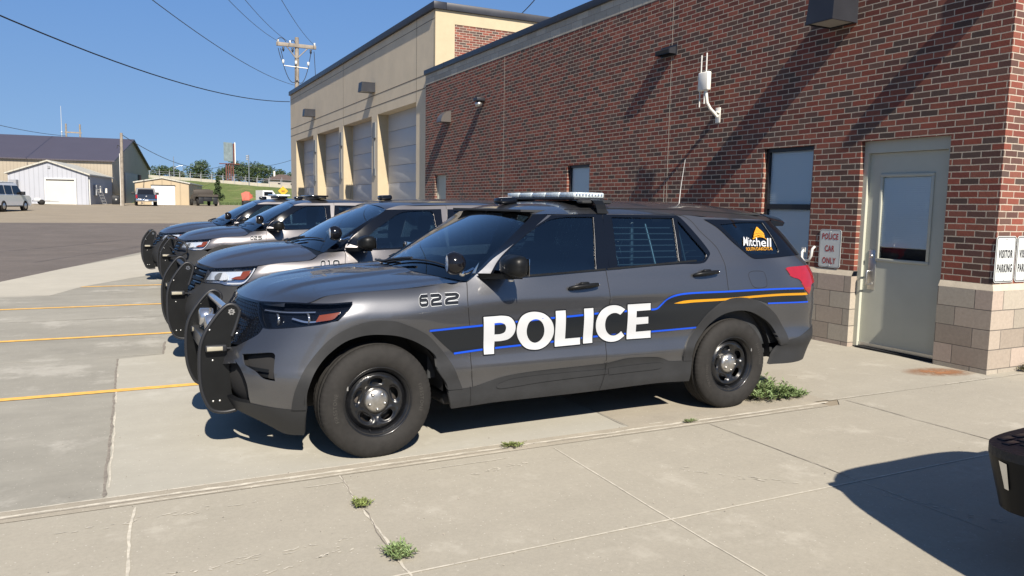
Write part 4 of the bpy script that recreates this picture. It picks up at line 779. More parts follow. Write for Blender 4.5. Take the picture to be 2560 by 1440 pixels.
# ---------------- wheel ----------------
def make_wheel(parent,x,y,side,rot=0.,steer=0.):
    w_=bpy.data.objects.new('wheel',None);link(w_,parent);w_.location=(x,y,.374);w_.rotation_euler=(0,0,(0 if side<0 else math.pi)+steer)
    prof=[(.212,-.092),(.226,-.107),(.236,-.117),(.262,-.127),(.285,-.1305),(.3,-.1295),(.318,-.128),(.334,-.121),(.347,-.115),(.3565,-.108),(.364,-.101),(.370,-.088),(.373,-.070),(.365,-.066),(.365,-.058),(.374,-.054),(.375,-.022),(.366,-.018),(.366,-.009),(.375,-.004)]
    prof=prof+[(r,-h) for r,h in prof[::-1]];n=216;mb=MB();vs=[];fs=[]
    for pi,(r,h) in enumerate(prof):
        for k in range(n):
            rr=r;hh=h;e=abs(h)
            if .346<=r<=.3735 and e>.065:
                if k%3==0: rr=r-.0022
            a=2*math.pi*k/n;vs.append((rr*math.cos(a),hh,rr*math.sin(a)))
    for i in range(len(prof)-1):
        for k in range(n): fs.append((i*n+k,(i+1)*n+k,(i+1)*n+(k+1)%n,i*n+(k+1)%n))
    mb.add(vs,fs,True)
    ty=mb.build('tyre',M_tyre,w_);
    if side<0:
        t1,f1=text_mesh('FIRESTONE',.034,.0,'CENTER',1.,1.15);mb=MB()
        for a0 in (math.radians(182+rot),math.radians(2+rot)):
            P=[]
            for u_,v_ in t1:
                r=.288+v_;a=a0-u_/.288;P.append((r*math.cos(a),-.1318,r*math.sin(a)))
            mb.add(P,f1)
        mb.build('lettering',M_tyretxt,ty)
    # rim barrel + lip
    mb=MB();mb.lathe([(.228,-.100),(.232,-.109),(.227,-.113),(.221,-.108),(.217,-.096),(.203,-.086),(.198,-.070),(.196,-.02),(.20,.08),(.22,.10)],'y',n=64);mb.build('rim_barrel',M_rim,w_)
    ang=[math.radians(90+72*k+rot) for k in range(5)]
    holes=[]
    for a in ang:
        H=[]
        for t in np.linspace(0,2*math.pi,22,endpoint=False):
            tu=.046*math.cos(t);rv_=.0235*math.sin(t)*(1.0+.15*math.cos(2*t));r=.132+rv_+.004*math.cos(t)**2*-2;aa=a+tu/.132
            H.append((r*math.cos(aa),r*math.sin(aa)))
        holes.append(np.array(H))
    circ=np.array([(.199*math.cos(t),.199*math.sin(t)) for t in np.linspace(0,2*math.pi,72,endpoint=False)]);hub=np.array([(.05*math.cos(t),.05*math.sin(t)) for t in np.linspace(0,2*math.pi,32,endpoint=False)])
    V,F=fill([circ],holes+[hub],.0065)
    def dish(V):
        r=np.hypot(V[:,0],V[:,1]);h=np.interp(r,[0,.05,.07,.09,.11,.135,.158,.172,.186,.199],[-.072,-.072,-.070,-.058,-.060,-.071,-.079,-.078,-.066,-.052])
        for H in holes:
            c=H.mean(0);a=math.atan2(c[1],c[0]);du=np.arctan2(np.sin(np.arctan2(V[:,1],V[:,0])-a),np.cos(np.arctan2(V[:,1],V[:,0])-a))*.132
            q=np.hypot(du/.046,(r-.131)/.0235);h=h-.004*np.exp(-((q-1.5)/.38)**2)+.008*np.exp(-np.maximum(q-1,0)**2/.10)
        return h
    def fn(V):
        e=1e-3;h=dish(V);hx=(dish(V+[e,0])-dish(V-[e,0]))/(2*e);hz=(dish(V+[0,e])-dish(V-[0,e]))/(2*e)
        N=np.stack([hx,-np.ones(len(V)),hz],1);N/=np.linalg.norm(N,axis=1)[:,None];return np.stack([V[:,0],h,V[:,1]],1),N
    rim=surfmesh('rim',V,F,M_rim,w_,0.,.016,(-1,),fn)
    mb=MB();mb.lathe([(.0,-.094),(.034,-.092),(.060,-.086),(.075,-.076),(.081,-.066),(.081,-.05)],'y',n=40)
    for a in ang: 
        a2=a+.63;mb.lathe([(0,-.099),(.006,-.0975),(.010,-.092),(.013,-.084),(.018,-.080)],'y',(.052*math.cos(a2),.0,.052*math.sin(a2)),12)
    mb.build('hub_cap',M_hub,w_)
    mb=MB();mb.lathe([(.0,.0),(.165,.0),(.165,.02),(0,.02)],'y',n=40);mb.build('brake_disc',M_disc,w_)
    mb=MB();mb.tube([(.196*math.cos(4.45+rot*.02),-.098,.196*math.sin(4.45)),(.185*math.cos(4.4),-.10,.185*math.sin(4.4))],.004,6);mb.build('valve',M_black,w_)
    mb=MB();a=math.radians(152 if x<1 else 28);mb.box((.231*math.cos(a),-.114,.231*math.sin(a)),(.010,.006,.028),0,None);mb.build('wheel_weight',M_silver,w_)
    return w_
def copy_tree(o,parent=None,skip=()):
    c=o.copy();scn.collection.objects.link(c)
    if parent is not None:c.parent=parent
    for ch in list(o.children):
        if ch.name.split('.')[0] in skip: continue
        copy_tree(ch,c)
    return c
# ---------------- glyphs ----------------
GL={'6':[[(.95,.92),(.30,.92),(.13,.72),(.13,.28),(.28,.10),(.78,.10),(.90,.25),(.90,.42),(.78,.56),(.15,.56)]],
'2':[[(.08,.92),(.78,.92),(.90,.78),(.86,.62),(.70,.54),(.28,.50),(.12,.36),(.10,.10),(.95,.10)]],
'0':[[(.28,.92),(.74,.92),(.90,.76),(.90,.26),(.76,.10),(.28,.10),(.12,.26),(.12,.76),(.28,.92)]],
'5':[[(.95,.92),(.14,.92),(.13,.56),(.76,.56),(.90,.44),(.88,.24),(.74,.10),(.06,.10)]],
'1':[[(.30,.92),(.55,.92),(.55,.10)]],
'9':[[(.05,.10),(.70,.10),(.87,.28),(.87,.74),(.72,.92),(.24,.92),(.12,.78),(.12,.60),(.24,.46),(.86,.46)]],
'8':[[(.25,.52),(.13,.66),(.16,.84),(.28,.92),(.72,.92),(.86,.82),(.87,.66),(.76,.52),(.25,.52),(.12,.38),(.13,.2),(.27,.1),(.74,.1),(.88,.2),(.88,.38),(.76,.52)]]}
def number(text,q,parent,sides=(-1,)):
    """unit number; q = TL,TR,BR,BL corners in (u,z)"""
    TL,TR,BR,BL=[np.array(p[:2]) for p in q];W=np.linalg.norm(TR-TL);H=np.linalg.norm(TL-BL);k=len(text)
    def mp(P):
        a=P[:,0:1];b=P[:,1:2];return (BL*(1-a)+BR*a)*(1-b)+(TL*(1-a)+TR*a)*b
    S=[]
    for i,ch in enumerate(text):
        for g in GL[ch]: S.append(np.array([((i+x*.86+.07+.05*(y-.5))/k*W,y*H) for x,y in g]))
    def reg(w,asp):
        out=[]
        for P in S: out+=stroke(P,w)
        V,F=fill(out,(),None);return mp(V/[W,H]),F
    for nm,w,mt,of in (('number_outline',H*.42,M_vwhite,.0014),('number',H*.31,M_vblack,.0026)):
        V,F=reg(w,1);
        for s in sides: surfmesh(nm,V,F,mt,parent,of,0,(s,))
def maptext(name,s,q,mt,parent,off,bold=0,sides=(-1,)):
    TL,TR,BR,BL=[np.array(p[:2]) for p in q];vs,fs=text_mesh(s,1,bold);A=np.array(vs);lo=A.min(0);hi=A.max(0);A=(A-lo)/(hi-lo);a=A[:,0:1];b=A[:,1:2]
    V=(BL*(1-a)+BR*a)*(1-b)+(TL*(1-a)+TR*a)*b;P=surf(V[:,0],V[:,1]);N=surfn(V[:,0],V[:,1]);P=P+N*off
    mb=MB();mb.add(P.tolist(),fs);return mb.build(name,mt,parent,fix=False)
# ---------------- push bumper ----------------
def push_bumper(root,zs=1.,dx=0.,dz=0.,siren=True,light=True,half=.43,star=True):
    T=lambda x,z:(x+dx,(z-.6)*zs+.6+dz)
    pb=bpy.data.objects.new('push_bumper',None);link(pb,root)
    pl=smooth([p+[0] for p in DX['plate'][:5]]+[DX['plate'][5]+[1]]+[p+[0] for p in DX['plate'][6:12]]+[DX['plate'][12]+[1]]+[p+[0] for p in DX['plate'][13:]],True,.03)
    ed=smooth([p+[0] for p in DX['edge']],False,.025)
    for s in (-1,1):
        mb=MB();y=s*half;mb.prism([T(a,b) for a,b in pl],y-.005,y+.005,'y');w_=mb.build('side_plate',M_plast,pb)
        mb=MB();mb.tube([(T(a,b)[0],y,T(a,b)[1]) for a,b in ed],.0125,10);mb.build('rubber_edge',M_black,w_)
        mb=MB()
        for bx,bz in ((-.935,.354),(-.894,.354),(-.932,.622),(-.946,.82)):
            q=T(bx,bz);mb.lathe([(0,-.006),(.006,-.005),(.008,0)],'y',(q[0],y-.005 if s<0 else y+.011,q[1]),10)
        mb.build('bolt',M_alu,w_)
        if light:
            mb=MB();q=T(-.915,.705);mb.box((q[0],y-.032,q[1]),(.13,.05,.044),.008);li=mb.build('strobe_light',M_black,w_)
            mb=MB();mb.box((q[0]-.008,y-.058,q[1]),(.095,.006,.026),.002);mb.build('lens',M_strobe,li)
            mb=MB();mb.tube([(q[0]+.06,y-.03,q[1]-.005),(q[0]+.14,y-.02,q[1]-.012)],.008,8);mb.box((q[0]+.14,y-.02,q[1]-.045),(.03,.04,.05),.004);mb.build('bracket',M_black,li)
    if star:
        mb=MB();q=T(-.811,.931);P=[];
        for k in range(14):
            r=.023 if k%2==0 else .0165;a=math.pi*2*k/14+math.pi/2;P.append((q[0]+r*math.cos(a),q[1]+r*math.sin(a)))
        mb.prism(P,-half-.0065,-half-.005,'y');mb.build('badge',M_silver,pb)
        mb=MB();mb.prism([(q[0]+.0105*math.cos(a),q[1]+.0105*math.sin(a)) for a in np.linspace(0,6.283,18,endpoint=False)],-half-.0072,-half-.0066,'y')
        mb.build('badge_center',M_black,pb)
        mb=MB();mb.prism([(q[0]-.012,q[1]-.002),(q[0]+.012,q[1]-.002),(q[0]+.012,q[1]+.003),(q[0]-.012,q[1]+.003)],-half-.008,-half-.0073,'y');mb.build('badge_bar',M_silver,pb)
    a=T(-.835,.945);mb=MB();mb.tube([(a[0],-half,a[1]),(a[0],half,a[1])],.024,16);mb.build('crossbar',M_silver if siren else M_black,pb)
    b=T(-.965,.70);mb=MB();mb.b2((b[0],-half+.006,b[1]-.07),(b[0]+.045,half-.006,b[1]+.03),.006);mb.build('channel',mat('worn_channel_metal',(.12,.125,.13),.35,.8,noise_=(8,.2)),pb)
    for z in (.42,.55):
        c=T(-.86,z);mb=MB();mb.b2((c[0]-.02,-half+.006,c[1]-.02),(c[0]+.03,half-.006,c[1]+.02),.005);mb.build('lower_rail',M_plast,pb)
    for s in (-1,1):
        c=T(-.80,.45);mb=MB();mb.b2((c[0]-.05,s*.36-.03,c[1]-.04),(c[0]+.22,s*.36+.03,c[1]+.04),.005);mb.build('mount_arm',M_plast,pb)
    if siren:
        c=T(-.905,.82)
        for y in (-.17,.17):
            mb=MB();mb.lathe([(.0,-.035),(.05,-.04),(.065,-.03),(.066,.045),(.055,.055),(.0,.058)],'x',(c[0],y,c[1]),28);mb.build('siren_lamp',M_silver,pb)
    return pb
def spotlight(root,c,r=.073,ax=-.2):
    sp=bpy.data.objects.new('spotlight',None);link(sp,root)
    mb=MB();pr=[(0,r)]+[(r*math.sin(t),r*math.cos(t)) for t in np.linspace(.2,2.25,18)]+[(r*.72,-r*.66)]
    mb.lathe(pr,'x',(0,0,0),36);h=mb.build('head',mat('spotlight_black',(.006,.006,.008),.12,spec=.5),sp);h.location=c;h.rotation_euler=(0,0,ax)
    mb=MB();mb.lathe([(r*.72,-r*.64),(r*.45,-r*.70),(0,-r*.72)],'x',(0,0,0),36);l=mb.build('lens',M_hllens,sp);l.location=c;l.rotation_euler=(0,0,ax)
    mb=MB();mb.tube([(c[0]+.035,c[1]+.005,c[2]-.05),(c[0]+.05,c[1]+.01,c[2]-.072),(c[0]+.10,c[1]+.02,c[2]-.068),(c[0]+.165,c[1]+.05,c[2]-.045)],[.013,.015,.013,.012],10)
    mb.lathe([(0,-.018),(.018,-.016),(.02,.0),(.018,.016),(0,.018)],'y',(c[0]+.065,c[1]+.01,c[2]-.07),14)
    mb.add([(c[0]+.13,c[1]+.01,c[2]-.085),(c[0]+.17,c[1]+.03,c[2]-.075),(c[0]+.21,c[1]+.055,c[2]-.0),(c[0]+.16,c[1]+.03,c[2]-.045)],[(0,1,2,3)]);mb.build('bracket',M_chrome,sp);return sp
def mirror_part(root,s,cx,cy,cz,mt,dims=(.15,.25,.155),foot=None):
    mr=bpy.data.objects.new('side_mirror',None);link(mr,root)
    bm=bmesh.new();bmesh.ops.create_cube(bm,size=1);bmesh.ops.subdivide_edges(bm,edges=bm.edges[:],cuts=7,use_grid_fill=True)
    for v in bm.verts:
        p=v.co*2;e=2.9;q=(abs(p.x)**e+abs(p.y)**e+abs(p.z)**e)**(1/e);d=p/q if q else p
        x,y,z=d.x*dims[0]/2,d.y*dims[1]/2,d.z*dims[2]/2
        f=1-.30*max(0,-d.x)*(abs(d.z)**1.3);z*=f;z+=.010*d.y*-1; 
        if d.x<0:x*=1-.25*abs(d.y)**2
        if d.z<0:z*=.92
        v.co=(x,y,z)
    vs=[v.co[:] for v in bm.verts];bm.verts.index_update();fs=[tuple(v.index for v in f.verts) for f in bm.faces];bm.free()
    mb=MB();mb.add([(cx+a,s*(-cy)+b if s<0 else -(-cy)*1+b,cz+c_) for a,b,c_ in [(p[0],p[1]*(1 if s<0 else -1),p[2]) for p in vs]],fs,True);mb.build('housing',mt,mr)
    Y=cy if s<0 else -cy;sg=-1 if s<0 else 1
    mb=MB();y0=sg*.915;mb.add([(cx-.175,y0,cz-.055),(cx-.06,y0,cz-.06),(cx-.06,y0,cz-.10),(cx-.15,y0,cz-.095)]+[(cx-.06,Y,cz-.045),(cx+.06,Y,cz-.05),(cx+.06,Y+sg*.03,cz-.082),(cx-.06,Y,cz-.082)],[(0,1,5,4),(1,2,6,5),(2,3,7,6),(3,0,4,7),(0,3,2,1),(4,5,6,7)],False)
    mb.build('foot',M_plast,mr)
    mb=MB();mb.box((cx+dims[0]/2-.006,Y+sg*.0,cz),(.004,dims[1]*.82,dims[2]*.74),.001);mb.build('glass',M_chrome,mr)
    mb=MB();mb.lathe([(0,-.012),(.020,-.01),(.022,.012),(0,.014)],'z',(cx+.0,Y+sg*-.03,cz-.092),14);mb.build('puddle_light',M_silver,mr)
    return mr
def door_handle(door,pa,pb_,s):
    (ua,za),(ub,zb)=pa[:2],pb_[:2];A=surf(ua,za)[0];B=surf(ub,zb)[0];NA=surfn(np.array([ua]),np.array([za]))[0];M=(A+B)/2
    def mir(p): return (p[0],p[1]*(1 if s<0 else -1),p[2])
    h=MB();pts=[A+NA*.012,A+NA*.030+(B-A)*.06,A+NA*.040+(B-A)*.25,M+NA*.043,B+NA*.040-(B-A)*.22,B+NA*.034-(B-A)*.05,B+NA*.014]
    h.tube([mir(p) for p in pts],[.011,.0145,.0165,.017,.0165,.0155,.012],10);hd=h.build('handle',M_plast,door)
    mb=MB();P=M+NA*.0015
    for k,(rx,rz,of,mt) in enumerate(((.052,.052,0,0),)):
        V=[];n=24;ex=(B-A)/np.linalg.norm(B-A)
        for i in range(n):
            a=2*math.pi*i/n;V.append(mir(P+ex*rx*math.cos(a)*1.0+np.array([0,0,1])*(rz*math.sin(a)*.62)+np.array([0,0,.004])))
        mb.add(V,[tuple(range(n)) if s<0 else tuple(range(n))[::-1]])
    mb.build('handle_recess',M_gap,door)
    mb=MB();q=M+NA*.028+np.array([0,0,.020]);mb.box(mir(q),(.075,.028,.024),.009);mb.build('handle_pad',M_plast,door)
    mb=MB();q=B+NA*.046;mb.lathe([(0,-.002),(.006,-.001),(.007,.003)],'y',mir(q),10);
    if s<0: mb.build('key_lock',M_chrome,door)
    return hd
# ================= assemble an SUV =================
def sd(p,s): return (p[0],p[1]*(-s),p[2])   # s=-1 keeps +y value... helper for mirrored boxes
def ruled(name,A,B,mt,parent,n=1,bulge=0.):
    A=np.array(A);B=np.array(B);m_=len(A);vs=[];fs=[];k=n+1
    for j in range(k):
        t=j/n;P=A*(1-t)+B*t;vs+=P.tolist()
    for j in range(n):
        for i in range(m_-1): fs.append((j*m_+i,j*m_+i+1,(j+1)*m_+i+1,(j+1)*m_+i))
    mb=MB();mb.add(vs,fs,True);return mb.build(name,mt,parent,fix=False)
def make_suv(root,old=False):
    D=dict(D20);E=D19;paint=M_paint2 if old else M_paint
    F=D20['fender'];FD=D20['front_door']
    if old:
        h=E['headlight'];hl_=E['hood_line'];F=F[:16]+[[*h[6][:2],1],[*h[5][:2],0],[*h[4][:2],0],[*h[3][:2],1],[*hl_[3][:2],0],[*hl_[6][:2],0],[*hl_[7][:2],1],[*hl_[8][:2],0],[*hl_[9][:2],1],[.397,1.126,0],[.525,1.129,0],[.645,1.138,1]]
        i=[k for k,p in enumerate(FD) if p[1]>1.57][0]
        FD=FD[:i]+[[1.838,1.638,1],[1.539,1.631,0],[1.303,1.622,0],[1.209,1.605,0],[1.118,1.577,1],[1.0,1.487,0],[.689,1.219,0],[.660,1.16,0]]
        D['front_trim']=[[1.115,1.574,1],[1.53,1.581,0],[1.772,1.588,1],[1.763,1.47,0],[1.765,1.30,0],[1.77,1.178,1],[1.217,1.160,0],[.94,1.150,1],[.79,1.190,1],[.70,1.222,1],[.86,1.372,0],[.995,1.487,0]]
        D['front_window']=E['front_window']+[[1.69,1.30,0],[1.70,1.19,1],[1.217,1.176,0],[.965,1.168,1]]
        up=lambda L:[[p[0],p[1]+.045,p[2]] if p[1]>1.56 and p[0]<3.3 else p for p in L]
        D['rear_door']=up(D20['rear_door']);D['quarter']=up(D20['quarter'])
    # --- sheets ---
    if old:
        hC=[(-.705,.985),(-.59,1.050),(-.42,1.10),(-.18,1.145),(.02,1.162),(.18,1.17),(.30,1.172)]
        hE=[(-.60,.60,.970),(-.475,.762,.984),(-.236,.893,1.009),(-.004,.925,1.034),(.15,.928,1.047),(.265,.925,1.058),(.35,.893,1.10)]
        wC=[(.30,1.185),(.72,1.43),(1.14,1.625)];wE=[(.42,.872,1.127),(.785,.765,1.37),(1.15,.672,1.575)]
        rC=[(1.14,1.625),(1.32,1.672),(1.8,1.702),(2.5,1.706),(3.1,1.694),(3.5,1.668),(3.83,1.63)];rE=[(1.15,.672,1.575),(1.33,.728,1.618),(1.9,.722,1.637),(2.55,.722,1.638),(3.1,.725,1.61),(3.45,.71,1.585),(3.68,.683,1.556)]
    else:
        hC=[(-.692,.990),(-.575,1.050),(-.38,1.096),(-.12,1.128),(.10,1.148),(.27,1.160),(.39,1.167)]
        hE=[(-.523,.680,1.003),(-.395,.803,1.018),(-.295,.824,1.057),(-.06,.874,1.081),(.18,.886,1.093),(.42,.890,1.110),(.60,.888,1.124)]
        wC=[(.43,1.165),(.85,1.415),(1.265,1.612)];wE=[(.65,.872,1.124),(.985,.762,1.368),(1.283,.668,1.584)]
        rC=[(1.265,1.612),(1.45,1.662),(1.9,1.695),(2.6,1.702),(3.1,1.692),(3.5,1.665),(3.83,1.628)];rE=[(1.283,.668,1.584),(1.45,.735,1.588),(1.95,.735,1.594),(2.6,.744,1.593),(3.1,.742,1.571),(3.45,.715,1.562),(3.68,.683,1.556)]
    fh=sheet(hC,hE,2.4);fw=sheet(wC,wE,2.0);fr=sheet(rC,rE,3.0)
    ss=lambda x,a,b:(lambda q:q*q*(3-2*q))(np.clip((x-a)/(b-a),0,1))
    def crease(S,T):
        a=np.abs(T);m1=.60-.16*S;return .014*ss(m1-a,-.05,.05)*ss(S,.04,.35)-.010*ss(.20-a,-.04,.05)*ss(S,.12,.5)*(1 if not old else .4)+.006*ss(.86-a,-.03,.03)*ss(S,.25,.6)
    sheetobj('hood',fh,paint,root,0,.985,-1,1,60,81,0,crease)
    # rolled front lip of the hood
    T=np.linspace(-1,1,61);A=fh(np.zeros(61),T);B=A.copy();B[:,2]-=.022;B[:,0]-=.004;ruled('hood_lip',A,B,paint,root)
    cw=bpy.data.objects.new('cowl',None)
    A=fh(np.ones(61)*.985,T);B=fw(np.zeros(61),T);A2=A.copy();A2[:,2]-=.008;B[:,2]-=.004;o=ruled('cowl',A2,B,M_plast,root)
    ws=sheetobj('windshield',fw,M_wsglass,root,.0,1,-1,1,24,25)
    # black frit border of the windshield
    for nm,a in (('frit_side',None),):
        S=np.linspace(0,1,24)
        for s in (-1,1):
            A=fw(S,np.ones(24)*s);B=fw(S,np.ones(24)*s*.955);A[:,2]-=.003;B[:,2]-=.003;ruled('frit_band',A,B,M_gloss,ws)
        for s0,s1 in ((0,.10),(.955,1.0)):
            A=fw(np.ones(61)*s0,T);B=fw(np.ones(61)*s1,T);A[:,2]-=.004;B[:,2]-=.004;ruled('frit_band',A,B,M_gloss,ws)
    sheetobj('roof',fr,paint,root,0,1,-1,1,60,49)
    for s in (-1,1):
        S=np.linspace(.22,.97,50);A=fr(S,np.ones(50)*s*.845);B=fr(S,np.ones(50)*s*.868);A[:,2]+=.002;B[:,2]+=.002;ruled('roof_seam',A,B,M_gap,root)
        # A pillar
        if old: cur=[[.660,1.16],[.70,1.228],[.87,1.337+.02],[1.0,1.47],[1.118,1.577]]
        else: cur=[p[:2] for p in D20['front_door'][-1:-5:-1]]
        cur=np.array(smooth([list(p)+[0] for p in cur],False,.02));q=np.linspace(0,len(cur)-1,30);cc=np.stack([np.interp(q,np.arange(len(cur)),cur[:,k]) for k in (0,1)],1)
        B=surf(cc[:,0],cc[:,1])
        if s>0:B=B*[1,-1,1]
        A=fw(np.linspace(0,1,30),np.ones(30)*s);o=ruled('pillar_trim',A,B,M_gloss,root,3)
        # fender top corner between hood, cowl and pillar
    sides=(-1,1)
    for s in sides:
        fd=panel('fender',F,paint,root,sides=(s,))
        fdo=panel('front_door',FD,paint,root,holes=[D['front_window']],sides=(s,),skirt=.002)
        panel('window',D['front_window'],M_glass,fdo,off=-.008,skirt=0,sides=(s,),step=.08)
        panel('window_trim',D['front_trim'],M_gloss,fdo,holes=[D['front_window']],off=.0045,skirt=0,sides=(s,),step=.05)
        rd=panel('rear_door',D['rear_door'],paint,root,holes=[D['rear_window'],D['rear_vent']],sides=(s,),skirt=.002)
        panel('window',D['rear_window'],M_glass,rd,off=-.008,skirt=0,sides=(s,),step=.08);panel('vent_window',D['rear_vent'],M_glassd,rd,off=-.008,skirt=0,sides=(s,),step=.08)
        panel('window_trim',D['rear_trim'],M_gloss,rd,holes=[D['rear_window'],D['rear_vent']],off=.0045,skirt=0,sides=(s,),step=.05)
        qp=panel('quarter_panel',D['quarter'],paint,root,holes=[D['quarter_glass']],sides=(s,),skirt=.002)
        panel('window_trim',D['quarter_trim'],M_gloss,qp,holes=[D['quarter_glass']],off=.0045,skirt=0,sides=(s,),step=.05)
        panel('window',D['quarter_glass'],M_glassd,qp,off=-.006,skirt=0,sides=(s,),step=.08)
        line('fuel_door_gap',D['fuel'],.0035,M_gap,qp,sides=(s,),closed=True)
        # belt mouldings
        if not old: line('belt_moulding',[[.90,1.150,0],[1.117,1.158,0],[1.5,1.172,0],[1.765,1.184,0]],.014,M_plast,fdo,.006,(s,));line('belt_moulding',[[1.78,1.185,0],[2.1,1.202,0],[2.46,1.222,0],[2.64,1.232,0]],.014,M_plast,rd,.006,(s,))
        # gaps
        line('panel_gap',D20['fender'][:6],.0055,M_gap,fdo,sides=(s,));
        g2=[p for p in D20['front_door'][12:24]];
        line('panel_gap',[[1.768,1.18,0],[1.775,1.06,0],[1.78,.93,0],[1.778,.80,0],[1.772,.66,0],[1.770,.58,0],[1.771,.50,0]],.0055,M_gap,rd,sides=(s,))
        g3=[p for p in D20['rear_door']];
        line('panel_gap',D20['quarter'][:10],.0055,M_gap,qp,sides=(s,))
        aw=panel('arch_cladding',D['arch_front'],M_clad,root,off=.011,skirt=.035,sides=(s,),step=.05);panel('arch_cladding',D['arch_rear'],M_clad,root,off=.011,skirt=.035,sides=(s,),step=.05)
        rc=panel('rocker_cladding',D['rocker'],M_clad,root,off=.006,skirt=.03,sides=(s,),step=.05)
        if not old:
            for k in 'ab': panel('cladding_inset',D['rocker_inset_'+k],M_clad,rc,off=.0125,skirt=.007,sides=(s,),step=.08);line('inset_groove',D['rocker_inset_'+k],.006,M_gap,rc,off=.0072,sides=(s,),closed=True)
        line('panel_gap',[[.66,.41,0],[.668,.28,0]],.005,M_gap,rc,.0075,(s,));line('panel_gap',[[1.771,.50,0],[1.765,.40,0],[1.728,.285,0]],.005,M_gap,rc,.014,(s,))
        # tail light
        panel('taillight',D['taillight'],M_tail,root,off=.007,skirt=.02,sides=(s,),step=.05)
        # handles
        h=D20['h_front'];door_handle(fdo,h[0],h[1],s);h=D20['h_rear'];door_handle(rd,h[0],h[1],s)
        # wheel liners
        for wx in (0,3.025):
            mb=MB();n=26;a0=-.02;vs=[]
            for yy in (.50,.925):
                for k in range(n): a=a0+(math.pi-2*a0)*k/(n-1);vs.append((wx+.455*math.cos(a)*(1.02),s*yy,.40+.43*math.sin(a)))
            mb.add(vs,[(k,k+1,n+k+1,n+k) for k in range(n-1)],True)
            mb.add([(wx,s*.50,.40)]+vs[:n],[(0,k+1,k+2) for k in range(n-1)]);mb.build('wheel_liner',M_under,root,fix=False)
    for wx in (0,3.025):
        for s in sides: make_wheel(root,wx,s*.852,s,rot=(0 if wx<1 else 12))
    # --- front ---
    if old:
        Bp=[[-1.40,.50,1],[-1.02,.38,1],[-.90,.375,0]]+D20['bumper'][2:7]+[[*E['headlight'][6][:2],1]]+[[*q[:2],0] for q in E['headlight'][7:11]]+[[*E['headlight'][11][:2],1]]+[[*q[:2],0] for q in E['grille_side'][1:]]+[[-1.35,.70,0],[-1.40,.62,1]]
        [panel('front_bumper',Bp,M_clad,root,sides=(s,)) for s in sides]
        g_=E['headlight'];G=[[-1.62,.972,1],[*g_[0][:2],1],[*g_[11][:2],1]]+[[*q[:2],0] for q in E['grille_side'][1:]]+[[-1.4,.72,0],[-1.62,.72,1]]
    else:
        [panel('front_bumper',D['bumper'],paint,root,holes=[D['fog_recess']],sides=(s,)) for s in sides]
        panel('bumper_bar',[[-1.62,.665,1],[-1.25,.69,0],[-1.10,.715,1],[-1.03,.62,1],[-1.3,.575,0],[-1.62,.565,1]],paint,root,sides=sides)
        G=D['grille']
        for s in sides:
            fg=panel('fog_recess',D['fog_recess'],M_under,root,off=-.05,skirt=0,sides=(s,))
            for k in range(3):
                z=.60-.035*k;line('vent_slat',[[-.99+.04*k,z+.012,0],[-.86,z+.006,0],[-.76,z,0]],.020,M_plast,fg,-.022-.004*k,(s,))
    panel('lower_bumper',D['bumper_lower'],M_clad,root,off=.004,skirt=.03,sides=sides)
    panel('inner_front',[[-1.62,.97,1],[-.90,.96,1],[-.75,.80,1],[-.90,.35,1],[-1.62,.30,1]],M_under,root,off=-.055,skirt=0,sides=sides)
    # grille
    V=np.array([]);gr=panel('grille',G,M_under,root,off=-.035,skirt=0,sides=sides)
    Gs=smooth(G,True,.03)
    if old:
        for k in range(5):
            z=.955-.052*k;u1=g_[0][0]-.01 if z>.83 else g_[0][0]-.10
            line('grille_bar',[[-1.62,z+.004,0],[-1.3,z+.002,0],[u1-.01,z,0]],.026,M_plast,gr,-.004,sides)
            line('grille_bar',[[-1.62,z-.026,0],[-1.3,z-.028,0],[u1-.01,z-.03,0]],.012,M_gloss,gr,-.018,sides)
    else:
        polys=[];st=.034
        ui=np.arange(-1.62,-.86,st);zi=np.arange(.70,1.0,st*.62)
        for b_,z in enumerate(zi):
            for a_,u in enumerate(ui):
                uu=u+(b_%2)*st/2
                if pip(Gs,np.array([[uu,z]]))[0]:
                    o_=[(uu-st*.50,z),(uu,z+st*.33),(uu+st*.50,z),(uu,z-st*.33)];i_=[(uu-st*.27,z),(uu,z+st*.15),(uu+st*.27,z),(uu,z-st*.15)]
                    polys.append((o_,i_))
        Vs=[];Fs=[]
        for o_,i_ in polys:
            b=len(Vs);Vs+=o_+i_;
            for k in range(4):
                a,c=b+k,b+(k+1)%4;Fs+=[(a,a+4,c),(c,a+4,c+4)]
        surfmesh('grille_mesh',np.array(Vs),np.array(Fs),M_gloss,gr,-.008,.012,sides)
        line('grille_frame',G,.014,M_gloss,gr,-.002,sides,closed=True)
    # headlights
    HL=E['headlight'] if old else D['headlight']
